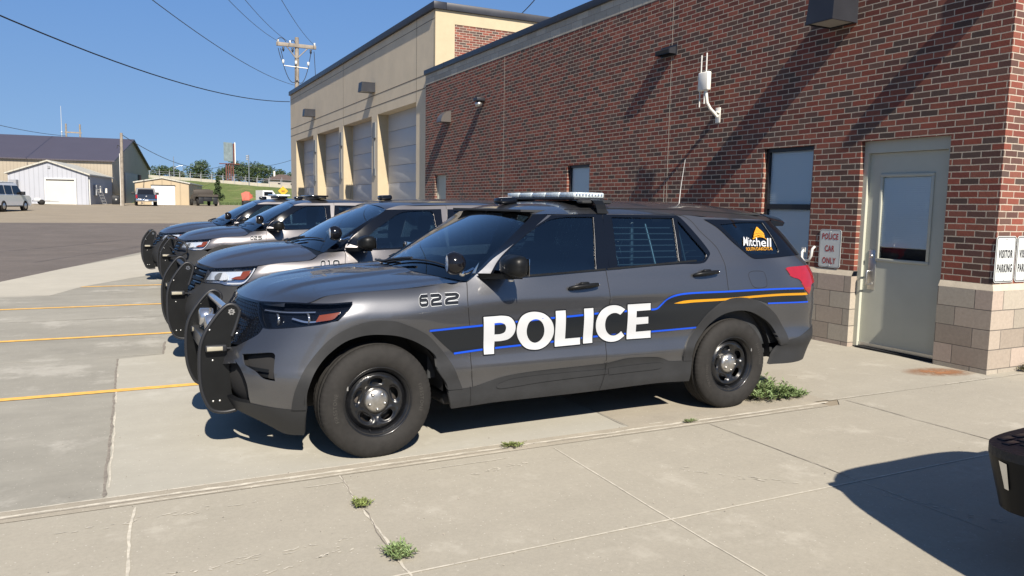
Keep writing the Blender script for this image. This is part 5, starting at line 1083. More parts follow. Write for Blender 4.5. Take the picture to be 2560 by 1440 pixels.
    for s in sides:
        hl=bpy.data.objects.new('headlight',None);link(hl,root)
        panel('lens',HL,M_lens,hl,off=.001,skirt=0,sides=(s,),step=.05)
        panel('housing',HL,M_silver if old else M_gloss,hl,off=-.045,skirt=-.045,sides=(s,),step=.05)
        line('lens_rim',HL,.008,M_gloss,hl,.0015,(s,),closed=True)
        am=E['amber'] if old else D['amber'];panel('amber_reflector',am,M_amber,hl,off=-.012,skirt=.01,sides=(s,),step=.05)
        if old:
            panel('reflector_bowl',E['hl_white'],M_hllens,hl,off=-.028,skirt=.01,sides=(s,),step=.05);panel('projector',E['projector'],M_vwhite,hl,off=-.014,skirt=.012,sides=(s,),step=.05);panel('inner_bezel',E['hl_dark'],M_int2,hl,off=-.022,skirt=.005,sides=(s,),step=.05)
            line('light_bar',[[E['headlight'][3][0]-.02,.985,0],[E['headlight'][4][0]-.015,.90,0],[E['headlight'][6][0]-.01,.845,0],[E['headlight'][7][0]-.02,.835,0],[E['headlight'][8][0],.832,0]],.012,M_vwhite,hl,-.008,(s,))
        else:
            for P in ('projector','projector2'):
                c=np.mean([p[:2] for p in D[P]],0);Q=surf(c[0],c[1])[0]-surfn(c[:1],c[1:2])[0]*.05;Q=Q*[1,(1 if s<0 else -1),1]
                mb=MB();mb.lathe([(.034,-.012),(.040,-.018),(.041,-.006),(.032,.0)],'x',Q,24);mb.lathe([(0,-.010),(.018,-.007),(.030,.0)],'x',Q,24);mb.build('projector',M_silver,hl)
            line('chrome_strip',[[-.80,.925,0],[-.68,.905,0],[-.56,.925,0]],.010,M_silver,hl,-.02,(s,));line('chrome_strip',[[-1.08,.96,0],[-.88,.962,0],[-.68,.972,0]],.007,M_silver,hl,-.025,(s,))
    # --- rear ---
    panel('rear_bumper',[[3.52,.33,1],[3.53,.44,0],[3.60,.515,1],[3.80,.565,0],[4.0,.62,0],[4.3,.64,0],[5.05,.64,1],[5.05,.36,1],[4.1,.34,0],[3.75,.325,0]],M_clad,root,off=.005,skirt=.03,sides=sides)
    tg=panel('tailgate',[[4.465,.665,1],[4.465,1.245,1],[5.05,1.245,1],[5.05,.665,1]],paint,root,sides=sides)
    panel('rear_window',[[4.30,1.255,1],[4.31,1.55,1],[5.05,1.56,1],[5.05,1.255,1]],M_gloss,root,off=.001,sides=sides)
    mb=MB();S=np.linspace(-1,1,31);P=fr(np.ones(31)*.995,S);A=P.copy();A[:,2]+=.004;B=P.copy();B[:,0]+=.22-.05*np.abs(S)**2;B[:,2]-=.022;C_=B.copy();C_[:,2]-=.028;C_[:,0]-=.02;Dn=P.copy();Dn[:,0]+=.01;Dn[:,2]-=.055
    vs=A.tolist()+B.tolist()+C_.tolist()+Dn.tolist();n=31;mb.add(vs,[(j*n+i,j*n+i+1,(j+1)*n+i+1,(j+1)*n+i) for j in range(3) for i in range(n-1)]+[(0,n,2*n,3*n),(n-1,4*n-1,3*n-1,2*n-1)],False);mb.build('spoiler',M_gloss,root)
    # --- underbody, interior ---
    mb=MB();mb.b2((.50,-.84,.27),(2.50,.84,.36),.02);mb.b2((-.70,-.48,.26),(3.9,.48,.42),.03);mb.b2((3.50,-.80,.36),(3.98,.80,.44),.03)
    mb.tube([(.7,.55,.25),(3.6,.55,.25)],.035,10);mb.tube([(1.4,-.6,.24),(1.9,-.6,.24),(2.2,-.5,.26)],.03,10);mb.build('underbody',M_under,root)
    it=bpy.data.objects.new('interior',None);link(it,root)
    mb=MB();mb.b2((.50,-.86,.42),(3.9,.86,.46));mb.b2((.4,-.80,.46),(.62,.80,1.05));mb.b2((3.92,-.7,.46),(3.96,.7,1.15));mb.build('floor',M_int,it)
    for s in sides:
        panel('door_card',[[.70,.45,1],[.75,1.12,1],[3.75,1.20,1],[3.80,.48,1]],M_int,it,off=-.075,skirt=0,sides=(s,),step=.1)
    wcx=wC[0][0]
    mb=MB();vs=[(wcx+.02,0,wC[0][1]-.03),(wE[0][0],-wE[0][1]*.93,wE[0][2]-.03),(wE[0][0],wE[0][1]*.93,wE[0][2]-.03)]
    T2=np.linspace(-.95,.95,25);A=fw(np.zeros(25),T2);A[:,2]-=.03;B=A.copy();B[:,0]=1.02;B[:,2]=1.07-.03*np.abs(T2)**3;C_=B.copy();C_[:,0]+=.07;C_[:,2]-=.06;Dd=C_.copy();Dd[:,2]=.75
    n=25;mb.add(A.tolist()+B.tolist()+C_.tolist()+Dd.tolist(),[(j*n+i,j*n+i+1,(j+1)*n+i+1,(j+1)*n+i) for j in range(3) for i in range(n-1)],True);mb.build('dashboard',M_int,it)
    mb=MB();mb.box((1.12,0,1.10),(.05,.30,.20),.01);mb.box((1.0,.12,1.14),(.08,.26,.16),.01);mb.build('laptop_mount',M_int2,it)
    a=np.linspace(0,2*math.pi,25)[:-1];mb=MB();mb.tube([(1.22+.06*math.sin(t),-.40+.19*math.cos(t),1.02+.18*math.sin(t)) for t in a],.014,8,closed=True);mb.tube([(1.08,-.40,.95),(1.22,-.40,1.02)],.03,8);mb.build('steering_wheel',M_int,it)
    for y in (-.40,.40):
        st=bpy.data.objects.new('front_seat',None);
        mb=MB();M=Matrix.Translation((1.62,y,.62))@Matrix.Rotation(.06,4,'Y');mb.box((0,0,0),(.52,.50,.16),.05,M)
        M=Matrix.Translation((1.90,y,.98))@Matrix.Rotation(.24,4,'Y');mb.box((0,0,0),(.14,.50,.68),.05,M)
        M=Matrix.Translation((2.01,y,1.40))@Matrix.Rotation(.15,4,'Y');mb.box((0,0,0),(.10,.27,.20),.04,M);mb.build('front_seat',M_int,it)
    mb=MB();M=Matrix.Translation((2.72,0,.64));mb.box((0,0,0),(.50,1.30,.16),.05,M);M=Matrix.Translation((2.98,0,.98))@Matrix.Rotation(.25,4,'Y');mb.box((0,0,0),(.14,1.30,.62),.05,M);mb.build('rear_seat',M_int2,it)
    # partition cage with mesh
    mb=MB()
    for y in (-.70,0,.70): mb.tube([(2.16,y,.5),(2.16,y,1.28),(2.20,y*.90,1.58)],.017,8)
    for z in (1.02,1.57): mb.tube([(2.17,-.68,z),(2.17,.68,z)],.017,8)
    for k in range(-9,10):
        y=k*.072
        for sg in (-1,1):
            y2=y+sg*.27
            if abs(y2)<.69: mb.tube([(2.18,y,1.05),(2.19,y2,1.55)],.0045,4)
    mb.build('partition',M_cage,it)
    if not old:
        for s in sides:
            mb=MB()
            for k in range(7):
                z=1.235+k*.046;A=surf(1.86,z)[0]-surfn(np.array([1.86]),np.array([z]))[0]*.055;B=surf(2.80-k*.05,z)[0]-surfn(np.array([2.7]),np.array([z]))[0]*.055
                mb.tube([(A[0],A[1]*(-s),A[2]),(B[0],B[1]*(-s),B[2])],.0055,6)
            for u in (1.88,2.28,2.58):
                P=[surf(u-.0*z,z)[0]-surfn(np.array([u]),np.array([z]))[0]*.06 for z in (1.22,1.38,1.54)];mb.tube([(p[0],p[1]*(-s),p[2]) for p in P],.012,6)
            mb.build('window_guard',M_cage,it)
    mb=MB();mb.b2((1.20,-.62,1.60),(3.6,.62,1.615));mb.build('headliner',M_int,it)
    mb=MB();mb.box((1.24,0,1.50),(.03,.26,.07),.01);mb.tube([(1.24,0,1.54),(1.23,0,1.60)],.01,6);mb.build('rear_view_mirror',M_int,it)
    # wipers
    for a_,b_,c_ in (((.36,.25),(.47,-.62),.0),((.37,.62),(.43,.02),.0)):
        mb=MB();
        def wp(x,y,lift=.018):
            t=y/ (wE[0][1]);p=fw(np.array([max(0,(x-wC[0][0]-(wE[0][0]-wC[0][0])*abs(t)**2.2)/(wC[1][0]-wC[0][0])*.5)]),np.array([t]))[0];return (p[0],p[1],p[2]+lift)
        dxx=wC[0][0]-.43
        P=[wp(a_[0]+dxx+.05+(b_[0]-a_[0])*q+.16*q*abs(b_[1]),a_[1]+(b_[1]-a_[1])*q) for q in np.linspace(0,1,8)];mb.tube(P,.007,6)
        P2=[(p[0]-.035,p[1],p[2]+.012) for p in P[:5]];mb.tube(P2,.011,6);mb.build('wiper',M_black,root)
    return dict(fh=fh,fw=fw,fr=fr)
def decals(root):
    s=(-1,)
    # black band with blue and gold lines
    band=D20['band'];P=smooth(band,True,.02);hole=None
    V,F=fill([P],(),.03)
    # keep clear of the rear wheel arch
    A=smooth(D20['arch_rear'],True,.03)
    for sg in (-1,1): surfmesh('side_band',V,F,M_vblack,root,.0030,0,(sg,))
    for nm,w in (('stripe_up',.0135),('stripe_lo',.0135),('stripe_lo2',.012)):
        for sg in (-1,1): line('blue_stripe',D20[nm],w,M_blue,root,.0040,(sg,),res=.02)
    for sg in (-1,1): panel('yellow_stripe',D20['yellow'],M_yell,root,off=.0044,skirt=0,sides=(sg,),step=.08)
    L=[];H=[]
    for ch in 'POLICE':
        L.append(smooth(D20['L_'+ch],True,.012))
        if 'L_'+ch+'_h' in D20:H.append(smooth(D20['L_'+ch+'_h'],True,.012))
    for i,ch in enumerate('POLICE'):
        hs=[smooth(D20['L_'+ch+'_h'],True,.012)] if 'L_'+ch+'_h' in D20 else []
        V,F=fill([L[i]],hs,.05);surfmesh('letter',V,F,M_vwhite,root,.0052,0,s)
        S=stroke(L[i],.016,True);V,F=fill([L[i]]+S,[],None) if False else fill(S,[],None);surfmesh('letter_outline',V,F,M_vblack,root,.0044,0,s)
    number('622',D20['q_622'],root)
    maptext('city_name','Mitchell',D20['q_mitchell'],M_vwhite,root,.0042,.012);maptext('state_name','SOUTH DAKOTA',D20['q_sd'],M_yell,root,.0042,.012)
    panel('dome_logo',D20['dome'],M_yell,root,off=.004,skirt=0,sides=s,res=.01,step=.03)
    line('dome_arc',D20['dome_arc'],.008,M_yell,root,.0042,s,res=.01)
    c=np.mean([p[:2] for p in D20['dome']],0)
    for d in (-.02,0.005,.03): line('dome_rib',[[c[0]+d*1.6,c[1]-.035,0],[c[0]+d*1.2-.004,c[1]+.0,0],[c[0]+d*.3-.012,c[1]+.05,0]],.0022,M_vblack,root,.0046,s,res=.01)
    line('dome_rib',[[c[0]-.075,c[1]-.012,0],[c[0]-.01,c[1]-.004,0],[c[0]+.06,c[1]-.016,0]],.0022,M_vblack,root,.0046,s,res=.01)
def roof_pod(root,x,y,z,mt2=M_white,d=(.17,.13,.055),rz=0):
    mb=MB();M=Matrix.Translation((x,y,z))@Matrix.Rotation(rz,4,'Z')@Matrix.Rotation(-.06,4,'Y');mb.box((0,0,0),d,.022,M);o=mb.build('roof_pod',M_gloss,root)
    mb=MB();mb.box((0,0,d[2]*.42),(d[0]*.7,.022,.012),.004,M);mb.build('stripe_lens',mt2,o);return o
CY=.0214
suv=thing('police_suv','nearest dark grey police SUV lettered POLICE with unit number 622 and a roof light bar','police car',(1.424,5.690,0),CY,'police cars parked side by side')
fs=make_suv(suv,False);decals(suv)
push_bumper(suv);spotlight(suv,(.525,-.95,1.256),.078)
for s in (-1,1): mirror_part(suv,s,.886,-1.105,1.238,M_plast)
# light bar
lbp=bpy.data.objects.new('light_bar',None);link(lbp,suv)
mb=MB();mb.b2((1.70,-.56,1.698),(1.985,.56,1.711),.004);mb.build('base',M_black,lbp)
segs=np.linspace(-.56,.56,6)
for i in range(5): mb=MB();mb.b2((1.70,segs[i]+.003,1.712),(1.985,segs[i+1]-.003,1.756),.012);mb.build('lens_module',M_lb,lbp)
mb=MB()
for i in range(5):
    for k in range(7): mb.box((1.72,segs[i]+.035+k*.026,1.734),(.012,.014,.018),.002);
for k in range(9): mb.box((1.725+k*.029,-.552,1.734),(.016,.012,.020),.002)
mb.build('led_array',M_silver,lbp)
for s in (-1,1):
    mb=MB();mb.b2((1.72,s*.60-.045,1.668),(2.0,s*.60+.045,1.700),.016);mb.b2((1.76,s*.55-.05,1.69),(1.94,s*.55+.05,1.698),.004);ft=mb.build('mounting_foot',M_clad,lbp)
    mb=MB();P=[(1.85,s*.60,1.702),(1.85,s*.655,1.690),(1.846,s*.700,1.660),(1.842,s*.728,1.625),(1.84,s*.742,1.592)];vs=[]
    for p in P: vs+=[(p[0]-.045,p[1],p[2]),(p[0]+.045,p[1],p[2]),(p[0]+.045,p[1]+s*.006,p[2]+.004),(p[0]-.045,p[1]+s*.006,p[2]+.004)]
    f=[]
    for i in range(4):
        for k in range(4): f.append((i*4+k,i*4+(k+1)%4,(i+1)*4+(k+1)%4,(i+1)*4+k))
    mb.add(vs,f);mb.build('strap',M_plast,ft)
roof_pod(suv,1.395,0,1.682)
mb=MB();mb.tube([(2.72,.1,1.70),(2.72,.1,1.745)],.006,6);mb.build('antenna_stub',M_black,suv)
mb=MB();mb.tube([(3.376,.2,1.68),(3.39,.2,1.84),(3.43,.2,2.11)],[.0045,.003,.0018],6);mb.lathe([(0,.02),(.012,.012),(.016,0)],'z',(3.376,.2,1.672),12);mb.build('whip_antenna',M_white,suv)
for z,nm in ((1.40,'a'),): 
    mb=MB();A=fs['fw'](np.array([.90,.90,.84,.84]),np.array([-.78,-.70,-.70,-.78]));A[:,2]-=.006;mb.add(A.tolist(),[(0,1,2,3)]);mb.build('inspection_sticker',M_vwhite,suv,fix=False)
# --- older SUVs ---
old=thing('police_suv','second dark grey police SUV, just behind the nearest, its 010 number half hidden','police car',(1.43,8.86,0),.012,'police cars parked side by side')
make_suv(old,True)
for s in (-1,1): mirror_part(old,s,.80,-1.10,1.235,M_plast,(.17,.24,.15))
roof_pod(old,1.36,0,1.708,d=(.15,.13,.06));spotlight(old,(.515,-.95,1.33),.075,-.05)
mb=MB();mb.tube([(2.3,-.1,1.70),(2.34,-.1,2.05)],[.004,.002],6);mb.build('whip_antenna',M_black,old)
def oldcopy(label,loc_,rz):
    c=copy_tree(old);c.location=loc_;c.rotation_euler=(0,0,rz);c['label']=label;return c
s3=oldcopy('third grey police SUV, numbered 025, with looped guard around its headlight',(1.585,14.62,0),.0)
s4=oldcopy('farthest police SUV in the row, with a grey light bar on its roof',(1.42,17.55,0),.005)
Q=lambda x0,x1,z,h:[[x0,z+h,1],[x1,z+h+.004,1],[x1,z+.004,1],[x0,z,1]]
number('010',Q(.30,.58,.985,.062),old);number('025',Q(.30,.57,.985,.062),s3)
push_bumper(old,1.09,-.03,0,siren=False);pb3=push_bumper(s3,1.06,-.0,0,siren=False,star=False);push_bumper(s4,1.08,-.03,.0,siren=False)
for s in (-1,1): # headlight loops on the third car
    mb=MB();P=[(-.83,s*.40,1.00),(-.82,s*.62,1.00),(-.76,s*.78,.985),(-.66,s*.90,.95),(-.62,s*.945,.87),(-.63,s*.935,.79),(-.70,s*.86,.74),(-.82,s*.70,.71),(-.90,s*.45,.70)]
    P=[tuple(p) for p in np.array(P)];mb.tube(P,.0165,10);mb.tube([(-.86,s*.42,.86),(-.80,s*.60,.80),(-.74,s*.80,.76)],.012,8);mb.build('headlight_loop',M_black,pb3)
for car,y in ((s3,0),(s4,0)):
    lb=bpy.data.objects.new('light_bar',None);link(lb,car)
    if car is s4:
        mb=MB();mb.b2((1.55,-.52,1.745),(1.85,.52,1.79),.02);mb.build('lens_module',M_lb,lb);mb=MB();mb.b2((1.60,-.45,1.70),(1.80,.45,1.744),.01);mb.build('base',M_black,lb)
    else:
        mb=MB();mb.b2((1.50,-.50,1.735),(1.80,.50,1.762),.012);mb.build('lens_module',M_gloss,lb);mb=MB();mb.b2((1.60,-.60,1.70),(1.74,.60,1.734),.01);mb.build('base',M_plast,lb)
# ================= background =================
def metalmat(name,col,pitch=.3,rough=.55):
    m=bpy.data.materials.new(name);m.use_nodes=True;nt=m.node_tree;b=nt.nodes['Principled BSDF'];b.inputs['Roughness'].default_value=rough;b.inputs['Base Color'].default_value=(*col,1)
    g=node(nt,'ShaderNodeTexCoord');sp_=node(nt,'ShaderNodeSeparateXYZ');nt.links.new(g.outputs['Object'],sp_.inputs[0])
    s=mth(nt,'PINGPONG',mth(nt,'ADD',sp_.outputs[0],sp_.outputs[1]),pitch/2);r=node(nt,'ShaderNodeMapRange');nt.links.new(s,r.inputs[0]);r.inputs[1].default_value=0;r.inputs[2].default_value=pitch*.12;r.inputs[3].default_value=.72;r.inputs[4].default_value=1
    n=mth(nt,'MULTIPLY_ADD',tnoise(nt,g.outputs['Object'],.5,4),.2,.9)
    nt.links.new(mixc(nt,1.0,mixc(nt,1.0,col,r.outputs[0],'MULTIPLY'),n,'MULTIPLY'),b.inputs['Base Color']);return m
M_shedw=metalmat('pale_metal_siding',(.345,.36,.40),.3);M_shedt=metalmat('tan_metal_siding',(.30,.26,.20),.3);M_purple=metalmat('plum_metal_roof',(.060,.052,.066),.4,.45);M_tan2=metalmat('cream_metal_siding',(.38,.305,.20),.9)
M_roofw=metalmat('white_metal_roof',(.40,.39,.34),.4);M_dw=mat('white_roll_door',(.50,.49,.44),.5,noise_=(1,.03));M_dw2=mat('bright_white_door',(.56,.57,.58),.5);M_dkgap=mat('dark_opening',(.02,.02,.022),.9);M_grey=mat('grey_equipment',(.25,.26,.28),.5);M_wood=mat('weathered_pole_wood',(.23,.20,.165),.9,noise_=(3,.3));M_conc=mat('barrier_concrete',(.50,.46,.38),.9,noise_=(.8,.1))
M_brown=mat('rusty_brown_steel',(.105,.035,.028),.7,noise_=(1,.3));M_wire=mat('wire_black',(.015,.015,.018),.6);M_wireg=mat('wire_grey',(.06,.07,.08),.6)
def house(name,label,L,Rr,back,z0,ze,zr,wall,roof,front_gable=True,over=.3,doors=()):
    """L,Rr: the two front corners; back: the rear corner behind Rr; gable on the front face"""
    L=Vector((*L,0));Rr=Vector((*Rr,0));B=Vector((*back,0));d=B-Rr;BL=L+d
    t=thing(name,label,'shed',((L.x+Rr.x)/2,(L.y+Rr.y)/2,z0));o=Vector(t.location)
    P=lambda v,z:Vector((v.x,v.y,z))-o
    mid=(L+Rr)/2;midb=mid+d;mb=MB()
    zb=z0-.3
    if front_gable:
        mb.add([P(L,zb),P(Rr,zb),P(Rr,ze),P(mid,zr),P(L,ze)],[(0,1,2,3,4)]);mb.add([P(BL,zb),P(B,zb),P(B,ze),P(midb,zr),P(BL,ze)],[(4,3,2,1,0)])
        mb.add([P(Rr,zb),P(B,zb),P(B,ze),P(Rr,ze)],[(0,1,2,3)]);mb.add([P(L,zb),P(BL,zb),P(BL,ze),P(L,ze)],[(3,2,1,0)])
    else:
        ml=(L+BL)/2;mr=(Rr+B)/2
        mb.add([P(L,zb),P(Rr,zb),P(Rr,ze),P(L,ze)],[(0,1,2,3)]);mb.add([P(BL,zb),P(B,zb),P(B,ze),P(BL,ze)],[(3,2,1,0)])
        mb.add([P(Rr,zb),P(B,zb),P(B,ze),P(mr,zr),P(Rr,ze)],[(0,1,2,3,4)]);mb.add([P(L,zb),P(BL,zb),P(BL,ze),P(ml,zr),P(L,ze)],[(4,3,2,1,0)])
    mb.build('wall',wall,t)
    mb=MB();u=(Rr-L).normalized()*over;v=d.normalized()*over;th=.14
    if front_gable:
        for a,c,s in ((L,mid,-1),(Rr,mid,1)):
            e0=a-v+u*s;e1=a+d+v+u*s;k=(zr-ze)/(mid-a).length*over
            q=[P(e0,ze-k),P(c-v,zr),P(c+d+v,zr),P(e1,ze-k)];mb.add(q+[p+Vector((0,0,th)) for p in q],[(0,1,2,3),(4,5,6,7),(0,1,5,4),(1,2,6,5),(2,3,7,6),(3,0,4,7)])
    else:
        for a,s in ((L,-1),(BL,1)):
            m0=L+d/2;k=(zr-ze)/(d.length/2)*over
            q=[P(a-u+v*s,ze-k),P(a+(Rr-L)+u+v*s,ze-k),P(m0+(Rr-L)+u,zr),P(m0-u,zr)];mb.add(q+[p+Vector((0,0,th)) for p in q],[(0,1,2,3),(4,5,6,7),(0,1,5,4),(1,2,6,5),(2,3,7,6),(3,0,4,7)])
    mb.build('roof',roof,t)
    def face(a,b,f0,f1,za,zb_,mt,nm,off=.06):
        n=Vector(((b-a).y,-(b-a).x,0)).normalized()*off;p0=a+(b-a)*f0+n;p1=a+(b-a)*f1+n;q0=p0-n*.9;q1=p1-n*.9
        mb=MB();mb.add([P(p0,za),P(p1,za),P(p1,zb_),P(p0,zb_),P(q0,za),P(q1,za),P(q1,zb_),P(q0,zb_)],[(0,1,2,3),(0,4,5,1),(1,5,6,2),(2,6,7,3),(3,7,4,0)]);return mb.build(nm,mt,t)
    for which,*a in doors: face(*((L,Rr) if which=='f' else (Rr,B)),*a)
    return t
house('metal_shed','white metal shed with a cream roll door and shaded right side',(-9.85,92.0),(-2.78,90.0),(-.72,102.0),.92,3.95,5.2,M_shedw,M_roofw,True,.25,
 [('f',.475,.83,.9,3.42,M_dw,'roll_door',.08),('f',.455,.85,3.42,3.55,M_white,'door_trim',.12),('f',.455,.475,.9,3.42,M_white,'door_trim',.12),('f',.83,.85,.9,3.42,M_white,'door_trim',.12),('f',.46,.845,3.30,3.42,M_dkgap,'opening',.1),('f',.50,.53,4.5,4.75,M_grey,'vent',.08),('f',.04,.13,2.6,3.3,M_grey,'air_conditioner',.6),
  ('s',.02,.05,.9,3.9,M_white,'corner_trim',.1),('s',.20,.36,1.9,3.0,M_grey,'wall_box',.3),('s',.33,.37,2.2,2.9,M_offwhite,'meter_box',.35),('s',.60,.64,2.2,2.7,M_offwhite,'meter_box',.35)])
house('storage_building','long tan metal building with plum purple roof, behind the white shed',(-26,106.5),(-.65,103),(4.0,128.5),.95,5.95,9.3,M_shedt,M_purple,False,.35,
 [('s',.28,.62,.9,4.9,M_grey,'roll_door',.1),('s',.62,.68,.9,4.9,M_dkgap,'opening',.12),('s',.68,.72,.9,4.9,mat('maroon_trim',(.09,.02,.03),.6),'door_trim',.14)])
t=house('metal_shed','low cream metal shed with a bright white door, beyond the dark pickup',(1.6,98.3),(7.25,98.0),(9.9,112),.95,3.45,4.0,M_tan2,M_roofw,True,.15,[('f',.30,.735,.9,3.15,M_dw2,'roll_door',.08),('f',.29,.745,3.15,3.25,M_dkgap,'opening',.1)])
house('metal_shed','low pale building at the left edge behind the white SUV',(-15,96),(-9.95,94.5),(-9.4,100),.9,2.9,3.3,M_grey,M_roofw,True,.15,[('f',.2,.7,1.6,2.4,M_dkgap,'window',.06)])
# dumpster
def boxthing(name,label,cat,loc_,d,mt,rz=0,extra=()):
    t=thing(name,label,cat,loc_,rz);mb=MB();mb.b2((-d[0]/2,-d[1]/2,0),(d[0]/2,d[1]/2,d[2]),.03);mb.build('body',mt,t)
    for nm,a,b,m_ in extra: mb=MB();mb.b2(a,b,.01);mb.build(nm,m_,t)
    return t
boxthing('dumpster','black dumpster between the white shed and the utility pole','dumpster',(-.35,95,.93),(.75,1.1,1.0),M_black,0,[('lid',(-.40,-.58,1.0),(.40,.58,1.06),M_black),('label_plate',(-.05,-.56,.5),(.1,-.55,.65),M_white)])
t=thing('ladder','ladder leaning on the shaded side of the white shed','ladder',(-2.2,92.6,.93),1.36)
mb=MB()
for y in (-.2,.2): mb.tube([(-.1,y-.9,0),(-.35,y-.3,1.9)],.03,6)
for k in range(6): mb.tube([(-.1-.25*k/6,-1.1+.6*k/6,.3*k+.1),(-.1-.25*k/6,-.7+.6*k/6,.3*k+.1)],.02,5)
mb.build('frame',M_alu,t)
t=thing('utility_trailer','small grey utility trailer parked before the white shed','trailer',(-6.7,87,.9),.2)
mb=MB();mb.b2((-.7,-.5,.3),(.7,.5,.42),.02);mb.tube([(.7,0,.36),(1.5,0,.3)],.04,6);mb.build('frame',M_grey,t)
for s in (-1,1): mb=MB();mb.lathe([(0,-.06),(.25,-.06),(.25,.06),(0,.06)],'y',(0,s*.55,.25),14);mb.build('wheel',M_tyre,t)
mb=MB();mb.b2((-.6,-.45,.42),(-.1,.1,.62),.02);mb.build('load',M_offwhite,t)
# ---- poles ----
def pole(name,label,x,y,z0,z1,r0,r1,mt,lean=0,cat='utility pole'):
    t=thing(name,label,cat,(x,y,z0));mb=MB();mb.tube([(0,0,-.5),(lean,0,z1-z0)],[r0,r1],10);mb.build('pole',mt,t);return t
t=pole('utility_pole','bare weathered utility pole between the white shed and the tan shed',.25,88,.9,8.15,.19,.13,M_wood,.12)
mb=MB();mb.tube([(-.14,-.14,0),(-.10,-.12,5.2)],.028,6);mb.build('conduit',M_offwhite,t);mb=MB();mb.tube([(.0,0,5.9),(-.25,-.2,6.0),(-.3,-.3,5.7)],.03,6);mb.build('bracket',M_wire,t)
t=pole('utility_pole','tall wooden power pole with crossarm and white insulators behind the garage building',10.4,52,.4,12.1,.20,.13,M_wood,.1)
mb=MB();mb.b2((-1.2,-.18,11.05),(1.3,-.05,11.28),.01);mb.build('crossarm',M_wood,t)
mb=MB();mb.tube([(-.55,-.12,11.05),(.03,-.12,10.35)],.035,6);mb.tube([(.75,-.12,11.05),(.07,-.12,10.35)],.035,6);mb.build('brace',M_wood,t)
mb=MB();mb.tube([(-.75,-.15,9.85),(.75,-.15,9.80)],.03,6);mb.build('lower_arm',M_offwhite,t)
for x,z in ((-1.1,11.28),(-.35,11.28),(1.2,11.28)):
    mb=MB();mb.lathe([(0,.18),(.05,.16),(.07,.10),(.05,.06),(.07,.02),(.03,-.02)],'z',(x,-.12,z),10);mb.build('insulator',M_white,t)
for x in (-.80,.0,.78):
    mb=MB();mb.lathe([(0,.22),(.07,.2),(.075,.0),(.04,-.03)],'z',(x,-.16,10.0),10);mb.build('surge_arrester',M_white,t)
for x in (-.78,-.2,.95):
    mb=MB();mb.lathe([(.03,.1),(.08,.08),(.05,.0),(.08,-.05),(.05,-.14),(.03,-.18)],'z',(x,-.14,10.9),8);mb.build('dropper',M_black,t)
def arc(a,b,sag,n=16): a=Vector(a);b=Vector(b);return [a.lerp(b,i/n)-Vector((0,0,sag*4*(i/n)*(1-i/n))) for i in range(n+1)]
mb=MB()
for a,b,s in (((-.8,-.16,9.95),(.05,-.2,9.0),.55),((.8,-.16,9.95),(.05,-.2,9.0),.55),((-.95,-.16,10.9),(-.8,-.16,10.2),-.0),((-1.1,-.16,10.9),(-.75,-.16,10.0),.2),((.95,-.16,10.8),(.8,-.16,10.1),.1),((0,-.2,9.9),(-.05,-.2,9.0),.3),((-1.15,-.16,11.4),(-.6,-.16,11.3),-.2),((-.3,-.16,11.35),(.0,-.16,11.2),-.2)): mb.tube(arc(a,b,s,10),.022,5)
mb.build('jumper_wire',M_wire,t)
def wire(label,a,b,sag,r,mt=M_wire,grp=None):
    t=thing('overhead_wire',label,'wire',a,0,grp);o=Vector(a);mb=MB();mb.tube([p-o for p in arc(a,b,sag,30)],r,5);mb.build('wire',mt,t);return t
wire('thick black wire from the upper left down to the corner of the garage building',(-8.6,12,7.35),(8.55,44.45,7.1),1.25,.020)
wire('thin wire from the top edge down to the power pole, lowest of those on it',(-3.2,14,7.7),(10.3,52,9.1),.75,.014,M_wireg)
G='thin wires running to the crossarm of the power pole'
for dx in (9.35,10.05,11.6): wire('thin wire reaching the crossarm of the tall power pole from the upper left',(dx-11.6,14,9.9+(dx-9.35)*.2),(dx,52,11.75),.9,.013,M_wireg,G)
wire('short wire rising to the top edge over the brick building roof',(24.4,48,14.3),(19.0,32,13.6),.3,.03)
wire('sagging wire from the bare pole to the billboard',(.45,88,7.95),(19,160,8.6),1.9,.035,M_wireg)
wire('sagging wire from the billboard to behind the garage building',(19,160,8.6),(26,128,8.7),1.0,.032,M_wireg)
wire('faint wire high over the purple roof at far left',(-14,70,8.6),(-6.3,125,10.1),.5,.03,M_wireg)
wire('thin service drop beside the power pole, down to the garage roof',(11.55,51.8,11.3),(11.7,51.5,7.0),0,.02)
t=thing('power_pole_frame','two pole wooden power frame with crossbar above the purple roof','utility pole',(-7.4,170,1.0))
for x in (-1.15,1.15): mb=MB();mb.tube([(x,0,0),(x,0,14.4)],[.2,.15],8);mb.build('pole',M_wood,t)
mb=MB();mb.b2((-1.4,-.1,12.7),(1.4,.1,12.95));mb.build('crossbar',M_wood,t);mb=MB();mb.tube([(1.2,0,11.5),(2.0,0,9.2)],.06,5);mb.tube([(.2,0,11.0),(1.1,0,11.2)],.06,5);mb.build('guy',M_wireg,t)
t=thing('radio_mast','thin pale lattice radio mast left of the two pole power frame','mast',(-10.9,200,1.0))
mb=MB();mb.tube([(0,0,0),(0,0,20.6)],[.16,.05],6);mb.lathe([(0,-.2),(.16,-.1),(.16,.2),(0,.25)],'z',(0,0,14.9),8);mb.build('mast',mat('mast_grey',(.40,.43,.46),.6),t)
